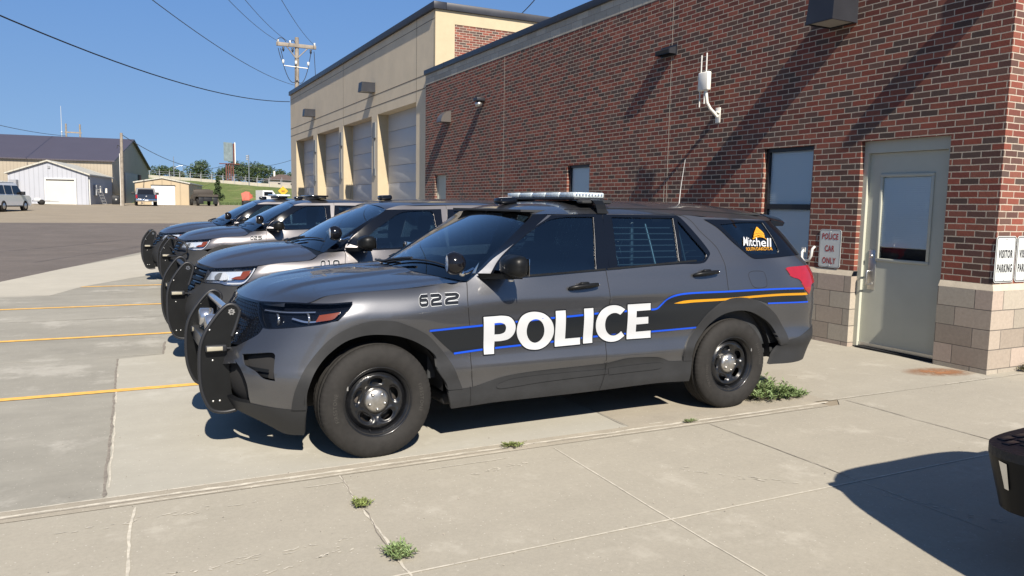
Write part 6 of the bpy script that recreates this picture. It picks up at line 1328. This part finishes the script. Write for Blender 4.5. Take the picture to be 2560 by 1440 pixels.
# ---- embankment, barrier, far things ----
mb=MB();nx,ny=40,14;vs=[]
for j in range(ny+1):
    for i in range(nx+1):
        x=-2+i*1.35;f=j/ny;y0=106+max(0,12-x)*.35;yt=165-(x-3.4)*1.42;ytop=max(y0+4,yt);y=y0+(ytop-y0)*f
        zt=5.72-(x-3.4)*.089;q=f*f*(3-2*f);vs.append((x,y,1.0+(zt-1.0)*q+.12*noise.noise(Vector((x*.3,y*.3,0)))))
mb.add(vs,[(j*(nx+1)+i,j*(nx+1)+i+1,(j+1)*(nx+1)+i+1,(j+1)*(nx+1)+i) for j in range(ny) for i in range(nx)],True)
mb.add([(-10,184,5.9),(50.6,98,1.5),(300,400,6),(-40,500,6)],[(0,1,2,3)])
kind(mb.build('grass_embankment',M_grassg),'structure')
t=thing('highway_barrier','long cream concrete barrier with rail fence along the grassy embankment','barrier',(14,145,5))
o_=Vector(t.location)
def bar(x): return Vector((x,165-(x-3.4)*1.42-.5,0)),5.72-(x-3.4)*.089
xs_=[-6+1.6*i for i in range(26)];mb=MB();a=[];
for x in xs_:
    p,z=bar(x);a+=[(p.x-o_.x,p.y-o_.y,z-.25-o_.z),(p.x-o_.x,p.y-o_.y,z+.55-o_.z),(p.x+.2-o_.x,p.y+.3-o_.y,z+.55-o_.z),(p.x+.2-o_.x,p.y+.3-o_.y,z-.25-o_.z)]
n=len(xs_);mb.add(a,[(4*i+k,4*i+4+k,4*i+4+(k+1)%4,4*i+(k+1)%4) for i in range(n-1) for k in range(4)]);mb.build('barrier_wall',M_conc,t)
for z_ in (1.0,1.35): mb=MB();mb.tube([(bar(x)[0].x-o_.x,bar(x)[0].y+.8-o_.y,bar(x)[1]+z_-o_.z) for x in xs_[3:22]],.03,5);mb.build('rail',M_grey,t)
for x in xs_[3:22]: p,z=bar(x);mb=MB();mb.b2((p.x-o_.x-.035,p.y+.75-o_.y,z+.4-o_.z),(p.x-o_.x+.035,p.y+.85-o_.y,z+1.4-o_.z));mb.build('rail_post',M_grey,t)
for x in xs_: p,z=bar(x);mb=MB();mb.b2((p.x-o_.x-.03,p.y-.3-o_.y,z-o_.z),(p.x-o_.x+.03,p.y-.24-o_.y,z+1.75-o_.z));mb.build('fence_post',M_grey,t)
t=thing('billboard','tall billboard on brown steel posts seen nearly edge on','billboard',(18.2,150,3.0))
mb=MB();mb.add([(-1.2,-.6,5.7),(.45,.6,5.7),(.45,.6,9.0),(-1.2,-.6,9.0)],[(0,1,2,3)]);mb.add([(-1.15,-.45,5.7),(.5,.75,5.7),(.5,.75,9.0),(-1.15,-.45,9.0)],[(3,2,1,0)]);mb.build('panel',mat('faded_billboard_panel',(.20,.25,.265),.7,noise_=(1.2,.25)),t)
mb=MB();mb.b2((.55,.4,5.2),(.8,.9,8.9));mb.build('panel_edge',M_brown,t);mb=MB();mb.b2((.8,.5,5.2),(.95,.9,9.1));mb.build('edge_trim',M_offwhite,t)
for x in (-.75,-.35,.05,.45): mb=MB();mb.b2((x-.11,-.1,0),(x+.11,.15,5.3));mb.build('post',M_brown,t)
mb=MB();mb.b2((-1.9,-.3,5.1),(1.6,.2,5.25));mb.build('catwalk',M_brown,t)
t=thing('street_lamp','tall grey highway lamp right of the billboard','street lamp',(19.95,140,3.6));mb=MB();mb.tube([(0,0,0),(0,0,5.8)],[.10,.07],8);mb.build('pole',M_alu,t)
mb=MB()
for z in (5.0,5.3,5.6): mb.box((-.28,0,z),(.35,.3,.2),.03)
mb.build('lamp_head',M_grey,t)
t=thing('street_lamp','thin highway lamp with two short arms at the left end of the rail fence','street lamp',(9.3,160,5.0));mb=MB();mb.tube([(0,0,0),(0,0,4.6)],[.09,.05],6);mb.build('pole',M_alu,t)
mb=MB();mb.tube([(0,0,2.4),(.9,0,2.9),(1.6,0,2.95)],.04,5);mb.tube([(1.6,0,2.95),(1.6,0,1.6)],.05,5);mb.tube([(0,0,.8),(-1,0,1.3)],.04,5);mb.build('arm',M_alu,t)
t=thing('bungalow','low house with brown hip roof beyond the embankment, next to the garage building','house',(31,170,4.0))
mb=MB();mb.b2((-3.2,-2,0),(3.4,4,2.0));mb.build('wall',mat('house_wall',(.33,.30,.27),.9),t);mb=MB();mb.add([(-3.7,-2.4,1.95),(3.9,-2.4,1.95),(3.9,4.4,1.95),(-3.7,4.4,1.95),(-.6,1,3.3),(.9,1,3.3)],[(0,1,5,4),(1,2,5),(2,3,4,5),(3,0,4),(0,3,2,1)]);rf=mb.build('roof',mat('brown_shingle',(.085,.062,.055),.9,noise_=(3,.2)),t)
mb=MB();mb.b2((-1.8,0,2.8),(-1.5,.3,3.9));mb.build('chimney',M_offwhite,rf)
for x in (-1.0,1.6): mb=MB();mb.b2((x-.3,-2.05,.5),(x+.3,-2.0,1.4));mb.build('window',M_dkgap,t)
t=thing('warning_sign','yellow diamond warning sign at the foot of the embankment','sign',(19.2,105,1.2))
mb=MB();mb.prism([(0,1.15),(.62,1.77),(0,2.39),(-.62,1.77)],-.02,.02,'y');mb.build('panel',mat('warning_yellow',(.62,.33,.02),.5),t);mb=MB();mb.tube([(0,.04,0),(0,.04,1.9)],.04,6);mb.build('post',M_alu,t)
mb=MB();mb.b2((-.25,-.03,1.74),(.25,-.021,1.82));mb.b2((-.2,-.03,1.62),(.2,-.021,1.68));mb.build('lettering',M_black,t)
t=thing('wood_chipper','folded orange red machine behind the farthest police SUV','machine',(14.0,100,1.0),.2);t.scale=(.85,.85,.85)
mb=MB()
for k in range(7): mb.b2((-.75+k*.1,-.3+k*.05,.75+.12*k),(.25+k*.09,.25+k*.05,.84+.12*k+.05),.02)
mb.add([(-.8,-.3,.7),(.2,-.3,.9),(.85,.0,1.2),(.35,.1,2.0),(-.2,.2,2.05),(-.85,.1,1.75)],[(0,1,2,3,4,5)]);mb.build('boom',mat('orange_red_paint',(.36,.085,.055),.6,noise_=(2,.25)),t)
mb=MB();mb.b2((-.7,-.4,0),(.6,.4,.72),.03);mb.build('chassis',M_black,t)
for s in (-1,1): mb=MB();mb.lathe([(0,-.1),(.33,-.1),(.33,.1),(0,.1)],'x',(s*.62,0,.2),14);mb.build('wheel',M_tyre,t)
# ---- far vehicles ----
def far_car(name,label,cat,loc_,rz,prof,glasshouse,w,mt,wheels,extra=(),group=None):
    """side profile (x,z), narrower cabin above"""
    t=thing(name,label,cat,loc_,rz,group);mb=MB();mb.prism(prof,-w/2,w/2,'y');mb.build('body',mt,t)
    if glasshouse:
        g,ww=glasshouse;mb=MB();n=len(g);lo=[(a,-ww[0]/2,b) if b<ww[2] else (a,-ww[1]/2,b) for a,b in g];hi=[(a,-p[1],b) for (a,b),p in zip(g,lo)];mb.add(lo+hi,[tuple(range(n)),tuple(range(n,2*n))[::-1]]+[(i,i+n,(i+1)%n+n,(i+1)%n) for i in range(n)]);mb.build('cabin',mt,t)
    for x in wheels:
        for s in (-1,1):
            mb=MB();mb.lathe([(0,-.11),(.2,-.12),(.38,-.11),(.39,0),(.38,.11),(.2,.12),(0,.11)],'y',(x,s*(w/2-.10),.38),18);wh=mb.build('wheel',M_tyre,t)
            mb=MB();mb.lathe([(0,-.13),(.2,-.125),(.22,-.11)],'y',(x,s*(w/2-.10)-(0 if s<0 else -.24),.38),14);mb.build('rim',M_rim if mt is not M_wh else M_alu,wh)
    for nm,f,m_ in extra: mb=MB();f(mb);mb.build(nm,m_,t)
    return t
M_wh=mat('white_car_paint',(.62,.63,.64),.25,coat=1);M_bk=mat('navy_black_car_paint',(.012,.015,.025),.25,coat=1);M_olive=mat('dark_olive_paint',(.05,.042,.035),.6)
# white SUV, rear three quarter: rear towards the camera, local +x forward
pr=[(-2.6,.45),(-2.65,.75),(-2.6,1.15),(2.2,1.12),(2.5,.95),(2.55,.5),(2.4,.4)]
ca=[(-2.58,1.14),(-2.35,1.93),(.6,1.97),(1.45,1.13)]
def g_side(mb,s):
    for x0,x1 in ((-2.25,-1.35),(-1.25,-.25),(-.15,.75)): mb.add([(x0-.10*(x0<-2),s*.985,1.2),(x1+(.45 if x1>.7 else 0),s*.985,1.2),(x1,s*.868,1.80),(x0,s*.868,1.80)],[(0,1,2,3)])
def far_windows(mb): g_side(mb,1.012);g_side(mb,-1.012);mb.add([(-2.61,-.85,1.2),(-2.61,.85,1.2),(-2.42,.75,1.85),(-2.42,-.75,1.85)],[(0,1,2,3)]);mb.add([(1.46,-.85,1.18),(1.46,.85,1.18),(.66,.75,1.93),(.66,-.75,1.93)],[(0,1,2,3)])
def b(*a): return lambda mb:[mb.b2(p,q,.01) for p,q in a]
M_decal=mat('orange_decal',(.50,.22,.05),.4)
far_car('patrol_suv','white SUV with orange decals on its tail, parked at the far left edge','SUV',(-7.5,64.8,.60),R_(72),pr,(ca,(1.96,1.66,1.5)),2.0,M_wh,(-1.6,1.55),
 [('window',far_windows,M_gloss),('taillight',b(((-2.68,-1.0,.95),(-2.5,-.82,1.25))),M_tail),('taillight',b(((-2.68,.82,.95),(-2.5,1.0,1.25))),M_tail),('bumper',b(((-2.75,-.95,.38),(-2.55,.95,.62))),M_clad),('decal',b(((-2.67,-.75,1.02),(-2.64,.75,1.12)),((-2.68,-.4,.68),(-2.65,.5,.8))),M_decal),('side_mirror',b(((.9,-1.22,1.15),(1.15,-1.0,1.4)),((.9,1.0,1.15),(1.15,1.22,1.4))),M_black),('running_board',b(((-1.2,-1.03,.33),(1.1,-.98,.42)),((-1.2,.98,.33),(1.1,1.03,.42))),M_clad),('roof_rail',b(((-2.2,-.8,1.95),(.4,-.75,2.02)),((-2.2,.75,1.95),(.4,.8,2.02))),M_alu)])
# dark pickup, tail to the camera (local +x forward)
pp=[(-2.75,.55),(-2.8,.8),(-2.78,1.25),(2.3,1.22),(2.7,1.05),(2.75,.55)];pc=[(-.75,1.22),(-.55,1.92),(1.0,1.92),(1.7,1.2)]
def pw(mb): mb.add([(-.765,-.80,1.28),(-.765,.80,1.28),(-.59,.70,1.80),(-.59,-.70,1.80)],[(0,1,2,3)]);[mb.add([(-.6,s*1.0,1.28),(1.5,s*1.0,1.28),(.95,s*.86,1.82),(-.5,s*.86,1.82)],[(0,1,2,3)]) for s in (-1,1)]
far_car('pickup_truck','dark navy pickup seen from behind, before the cream shed','pickup truck',(2.45,90.3,.83),R_(90),pp,(pc,(1.96,1.70,1.5)),2.0,M_bk,(-1.75,1.85),
 [('rear_window',pw,M_gloss),('bumper',b(((-2.98,-.98,.52),(-2.78,.98,.76))),M_chrome),('tailgate_emblem',b(((-2.83,-.07,.98),(-2.80,.07,1.1))),M_alu),('license_plate',b(((-3.0,-.17,.58),(-2.985,.17,.72))),M_white),('taillight',b(((-2.83,-.98,.85),(-2.76,-.82,1.2))),M_tail),('taillight',b(((-2.83,.82,.85),(-2.76,.98,1.2))),M_tail),('side_mirror',b(((.9,-1.32,1.25),(1.05,-1.0,1.5)),((.9,1.0,1.25),(1.05,1.32,1.5))),M_black),('exhaust',b(((-2.7,.3,.3),(-2.2,.42,.42))),M_alu)])
far_car('flatbed_truck','old dark flatbed truck beside the cream shed','truck',(8.5,94.2,.98),R_(97),[(-2.3,1.0),(-2.3,1.25),(.2,1.25),(.2,1.0)],([(.3,.5),(.3,1.85),(1.3,1.85),(1.6,1.25),(2.7,1.15),(2.7,.5)],(1.7,1.6,1.5)),2.1,M_olive,(-1.5,1.9),
 [('window',lambda mb:mb.add([(.285,-.6,1.3),(.285,.6,1.3),(.285,.6,1.72),(.285,-.6,1.72)],[(0,1,2,3)]),M_gloss),('chassis',b(((-2.2,-.45,.5),(2.5,.45,1.0))),M_black),('headboard',b(((.12,-1.05,1.25),(.2,1.05,1.75))),M_olive),('mud_flap',b(((-2.2,-1.0,.2),(-2.15,-.5,1.0))),M_black),('mud_flap',b(((-2.2,.5,.2),(-2.15,1.0,1.0))),M_black),('fender',b(((1.5,-1.12,.55),(2.2,-.95,1.0))),M_wh)])
far_car('box_truck','white cab of a truck mostly hidden beyond the police SUV roofs','truck',(17.4,106,1.1),R_(20),[(-1.2,.5),(-1.2,1.9),(.2,1.9),(.8,1.2),(1.2,1.1),(1.2,.5)],None,1.8,M_wh,(-.7,.8),[('window',b(((-1.0,-.915,1.2),(.2,-.905,1.7))),M_gloss)])
# ---- trees ----
M_leaf=[mat('leaf_green_%s'%n,c,.6,noise_=(1.6,.35)) for n,c in (('dark',(.028,.048,.018)),('mid',(.045,.075,.026)),('light',(.075,.11,.04)))]
def tree(label,x,y,z0,h,w,seed,n=2600,leaf=.28,conic=False,group=None,sy=None,name='tree'):
    rnd=random.Random(seed);t=thing(name,label,'tree',(x,y,z0),0,group);mb=MB();th=h*(.45 if not conic else .9)
    mb.tube([(0,0,-.3),(.05*w,0,th*.5),(0,.03*w,th)],[.05*h*.6,.035*h*.6,.015*h],8)
    cl=[]
    if conic:
        for k in range(26): f=k/26;a=rnd.random()*6.28;r=w/2*(1-f)*.55*(.4+.6*rnd.random());cl.append((r*math.cos(a),r*math.sin(a),h*(.12+.84*f),w*.26*(1-f*.75)))
    else:
        for k in range(int(13+w)):
            a=rnd.random()*6.28;q=rnd.random()**.5;zz=rnd.random();r=w/2*.72*q*(1-.45*abs(zz-.35));cl.append((r*math.cos(a),r*math.sin(a)*(sy or 1),h*(.36+.50*zz),(.13+.12*rnd.random())*min(w,h*1.2)))
    for c in cl[::3]: mb.tube([(0,0,th*.6),(c[0]*.5,c[1]*.5,(th*.6+c[2])/2+.1),(c[0],c[1],c[2])],[.02*h*.5,.012*h*.5,.004*h],5)
    mb.build('trunk',M_wood,t)
    mb=MB();
    for i in range(n):
        c=cl[rnd.randrange(len(cl))];u=rnd.gauss(0,1),rnd.gauss(0,1),rnd.gauss(0,1);L=math.sqrt(sum(q*q for q in u)) or 1;r=c[3]*(.55+.5*rnd.random())
        p=Vector((c[0]+u[0]/L*r,c[1]+u[1]/L*r,c[2]+u[2]/L*r*.8));s=leaf*(.6+.8*rnd.random())
        e1=Vector((rnd.gauss(0,1),rnd.gauss(0,1),rnd.gauss(0,.6))).normalized()*s;e2=e1.orthogonal().normalized()*s*.6;e2.rotate(Matrix.Rotation(rnd.random()*6.28,3,e1))
        mb.cur=0 if rnd.random()<.45 else (1 if rnd.random()<.7 else 2)
        mb.add([p-e1,p+e2*.6,p+e1,p-e2*.6],[(0,1,2,3)])
    mb.build('crown',M_leaf,t,fix=False);return t
tree('small dark conical tree beside the flatbed truck',10.75,101,1.2,3.5,1.9,3,1700,.13,True)
tree('dark leafy tree rising behind the right end of the purple roofed building',2.2,140,1,8.8,3.6,5,1800,.22)
GT='trees beyond the embankment'
tree('low round tree left of the two armed highway lamp',8.3,196,4.5,4.7,5.6,11,1900,.24,group=GT)
tree('low tree just right of the two armed highway lamp',11.6,198,4.5,5.2,4.8,12,1800,.24,group=GT)
tree('broad rounded tree alone left of the billboard',16.0,188,4.2,6.2,6.8,13,2600,.25,group=GT)
tree('small tree right against the left side of the billboard posts',21.2,186,4,5.4,4.6,14,1700,.22,group=GT)
tree('tall tree right of the billboard posts',24.8,190,4,7.0,7.0,15,3000,.25,group=GT)
tree('tree behind the highway lamp right of the billboard',28.8,192,4,6.7,7.2,16,2900,.25,group=GT)
tree('tree behind the brown roofed house',33.4,192,3.8,6.1,7.2,17,2700,.25,group=GT)
tree('last tree of the row, almost behind the garage building corner',38,192,3.6,5.2,6,18,1900,.25,group=GT)
# things behind the camera that windows and paint reflect
for i,(x,y,h,w_) in enumerate(((-16,-20,9,9),(-26,-8,8,8),(-33,4,9,9),(-40,16,8,10),(-46,30,9,10),(-6,-34,9,10))):
    tree('large shade tree across the street, %s'%['nearest the camera on the left','second from the camera','third from the camera','fourth from the camera','fifth from the camera','straight behind the camera'][i],x,y,0,h,w_,30+i,2600,.34)
# hill grass tufts read as ground cover
rnd=random.Random(8);mb=MB()
for i in range(2600):
    x=9+rnd.random()*24;y=106+rnd.random()*3.5+max(0,12-x)*.35;z=1.0+.02;s=.12+.2*rnd.random();a=rnd.random()*3.14
    mb.add([(x-s*.4*math.cos(a),y-s*.4*math.sin(a),z),(x+s*.4*math.cos(a),y+s*.4*math.sin(a),z),(x+rnd.gauss(0,.05),y,z+s*1.3)],[(0,1,2)])
kind(mb.build('grass_verge',M_leaf[2],fix=False),'stuff')
# ---- weeds in the pavement ----
M_weed=mat('weed_green',(.13,.185,.07),.6,noise_=(20,.3));M_weed2=mat('weed_yellow_green',(.15,.19,.05),.6,noise_=(20,.3));M_stem=mat('weed_stem',(.11,.10,.05),.8)
def weed(label,x,y,r,h,n,seed,mt,leafn=14,ll=.03,sy=1.,z0=.02,low=False):
    rnd=random.Random(seed);t=thing('weed',label,'weed',(x,y,z0));st=MB();lf=MB()
    for i in range(n):
        a=rnd.random()*6.283;q=rnd.random()**.6*r;bx,by=q*math.cos(a)*.75,q*math.sin(a)*sy*.75;hh=h*(.35+.75*rnd.random()**1.5)*(1-.55*(q/r))*(1 if r<.2 else (1.25-1.0*(bx/r+.5)));dx,dy=q*math.cos(a)*.5+rnd.gauss(0,.02),q*math.sin(a)*sy*.5+rnd.gauss(0,.02)
        P=[Vector((bx+dx*f+.01*math.sin(f*5+i),by+dy*f,hh*f*(1-.15*f))) for f in (0,.33,.66,1)]
        st.tube(P,[.0022,.0018,.0014,.0008],4)
        for k in range(leafn):
            f=.15+.85*k/leafn;p=P[0].lerp(P[3],f);p.z=hh*f*(1-.15*f);b_=rnd.random()*6.283;L=ll*(.6+.8*rnd.random())*(1.15-.5*f)
            d=Vector((math.cos(b_),math.sin(b_),.35+rnd.gauss(0,.35)))*L;e=Vector((-math.sin(b_),math.cos(b_),rnd.gauss(0,.3)))*L*.17;m_=p+d*.5+Vector((0,0,L*.12))
            lf.add([p,m_+e,p+d,m_-e],[(0,1,2),(0,2,3)])
    st.build('stem',M_stem,t);lf.build('leaf',mt,t,fix=False);return t
weed('tall leafy green weed clump in the gap behind the rear wheel',5.08,4.90,.32,.30,80,1,M_weed,20,.045,.42)
weed('low green weed tuft in the joint in front of the front wheel',1.117,3.99,.045,.025,55,2,M_weed2,8,.018)
weed('spreading green weed in the joint at the bottom centre',1.115,3.33,.06,.04,60,3,M_weed,12,.022,1.2)
weed('small dry weed with a thin stalk at the curb before the front door',2.34,4.57,.07,.04,40,4,M_weed2,8,.016,.4)
weed('tiny weed at the curb, right of the dry one',3.86,4.57,.05,.025,30,5,M_weed,7,.014,.5)
weed('small dark weed at the foot of the block corner by the right edge',8.42,4.70,.05,.10,25,6,M_stem,10,.03,.5)
rnd=random.Random(4);mb=MB()
for i in range(260):
    x=4.75+rnd.random()*.55;y=4.74+rnd.random()*.22;s=.004+.010*rnd.random();a=rnd.random()*3;mb.add([(x,y,.022),(x+s*math.cos(a),y+s*math.sin(a),.022+s*.3),(x-s*math.sin(a)*.6,y+s*math.cos(a)*.6,.024)],[(0,1,2)])
kind(mb.build('leaf_litter',M_stem,fix=False),'stuff')
# ---- black pickup at the right edge ----
tr=thing('parked_vehicle','black vehicle tail at the right edge, casting the large shadow','SUV',(3.42,1.90,0))
M_tbk=mat('black_truck_paint',(.010,.011,.014),.2,coat=1)
def plan(P,zs,name,mt,par,bev=.06):
    # stacked plan outlines: (z, scale-in)
    P=smooth([list(p)+[0] for p in P],True,.09);c=P.mean(0);mb=MB();vs=[];n=len(P)
    T=np.roll(P,-1,0)-np.roll(P,1,0);T/=np.linalg.norm(T,axis=1)[:,None];N=np.stack([T[:,1],-T[:,0]],1)
    if ((P-c)*N).sum()<0: N=-N
    for z,ins in zs:
        Q=P-N*ins;vs+=[(q[0],q[1],z) for q in Q]
    m_=len(zs);mb.add(vs,[(i*n+k,i*n+(k+1)%n,(i+1)*n+(k+1)%n,(i+1)*n+k) for i in range(m_-1) for k in range(n)],True);mb.add(vs[-n:],[tuple(range(n))]);mb.add(vs[:n],[tuple(range(n))]);return mb.build(name,mt,par)
PL=[(.30,.02),(.05,-.28),(-.10,-.64),(-.22,-1.10),(-.27,-1.7),(-.26,-2.6),(-.26,-4.2),(-.18,-5.0),(.1,-5.35),(.8,-5.5),(1.5,-5.35),(1.75,-5.0),(1.82,-4.2),(1.82,-2.4),(1.82,-1.2),(1.80,-.5),(1.72,-.15),(1.50,.02),(.9,.06)]
plan(PL,[(.36,.06),(.5,.0),(.8,-.01),(1.05,.0),(1.20,.03),(1.27,.09),(1.29,.16)],'body',M_tbk,tr)
CB=[(p[0],p[1]-1.1) for p in [(.55,-2.15),(.3,-2.3),(.05,-2.8),(0,-3.4),(.15,-4.0),(.5,-4.2),(1.1,-4.2),(1.45,-4.0),(1.6,-3.4),(1.55,-2.8),(1.3,-2.3),(1.0,-2.15)]]
plan(CB,[(1.27,.0),(1.6,.06),(1.78,.12),(1.85,.2)],'cab',M_gloss,tr)
# rounded step bumper with a treaded pad
mb=MB();bp=[(.06,.0)]+[tuple(q) for q in smooth([[.05,.03,0],[.055,.11,0],[.10,.19,0],[.20,.245,0],[.42,.28,0],[1.0,.30,0],[1.58,.28,0],[1.80,.245,0],[1.9,.19,0],[1.945,.11,0],[1.95,.03,0]],False,.035)]+[(1.94,0)]
mb.prism([(a,b_) for a,b_ in bp],.56,.60,'z');mb.build('bumper_pad',mat('bumper_pad_rubber',(.016,.017,.02),.55,bump=(60,.8,.006)),tr)
mb=MB()
for k in range(14):
    for j in range(4): mb.box((.2+k*.115+(j%2)*.05,.05+j*.052,.6015),(.09,.035,.006),.002)
mb.build('tread_block',M_black,tr)
mb=MB();ta=[(a,b_,.56) for a,b_ in bp];tb_=[(1+(a-1)*.985,b_*.80-.02,.33) for a,b_ in bp];k=len(bp);mb.add(ta+tb_,[(i,i+1,k+i+1,k+i) for i in range(k-1)],True);mb.add(tb_,[tuple(range(k))]);mb.build('rear_bumper',M_plast,tr)
mb=MB();mb.add([(.046,.078,.545),(.055,.118,.55),(.060,.085,.43),(.052,.062,.43)],[(0,1,2,3)]);mb.build('bumper_end_chrome',M_chrome,tr)
for x in (.26,1.66): mb=MB();mb.b2((x-.10,-.18,.735),(x+.10,.06,1.10),.03);mb.build('taillight',M_tail,tr)
mb=MB();mb.b2((.45,-.02,.74),(1.4,.075,1.16),.02);tg_=mb.build('tailgate',M_tbk,tr);mb=MB();mb.b2((.85,.076,1.04),(1.05,.09,1.1),.004);mb.build('handle',M_gloss,tg_)
for y in (-1.15,-4.75):
    for x in (.10,1.60):
        mb=MB();mb.lathe([(0,-.13),(.2,-.13),(.38,-.12),(.40,-.08),(.40,.08),(.38,.12),(.2,.13),(0,.13)],'x',(x,y,.40),28);wh=mb.build('wheel',M_tyre,tr);mb=MB();mb.lathe([(0,-.135),(.2,-.14),(.23,-.125)],'x',(x,y,.40),20);mb.build('rim',M_alu,wh)
mb=MB();mb.b2((.3,-5.3,.35),(1.7,-.1,.6),.02);mb.build('chassis',M_black,tr)

rnd=random.Random(21);mb=MB()
for i in range(900):
    x=-1.5+rnd.random()*9.5;y=1.2+rnd.random()*5.2
    if rnd.random()<.45: y=rnd.choice((4.52,4.60,4.66,3.13))+rnd.gauss(0,.03)
    s=.0015+.004*rnd.random()**3;z=.0105;a=rnd.random()*6.28
    P=[(x+s*math.cos(a+k*2.1)*(1+.4*rnd.random()),y+s*math.sin(a+k*2.1),z) for k in range(3)];mb.add(P+[(x,y,z+s*.9)],[(0,1,3),(1,2,3),(2,0,3)])
kind(mb.build('grit',mat('grit_stone',(.24,.215,.18),.9,noise_=(9,.5)),fix=False),'stuff')
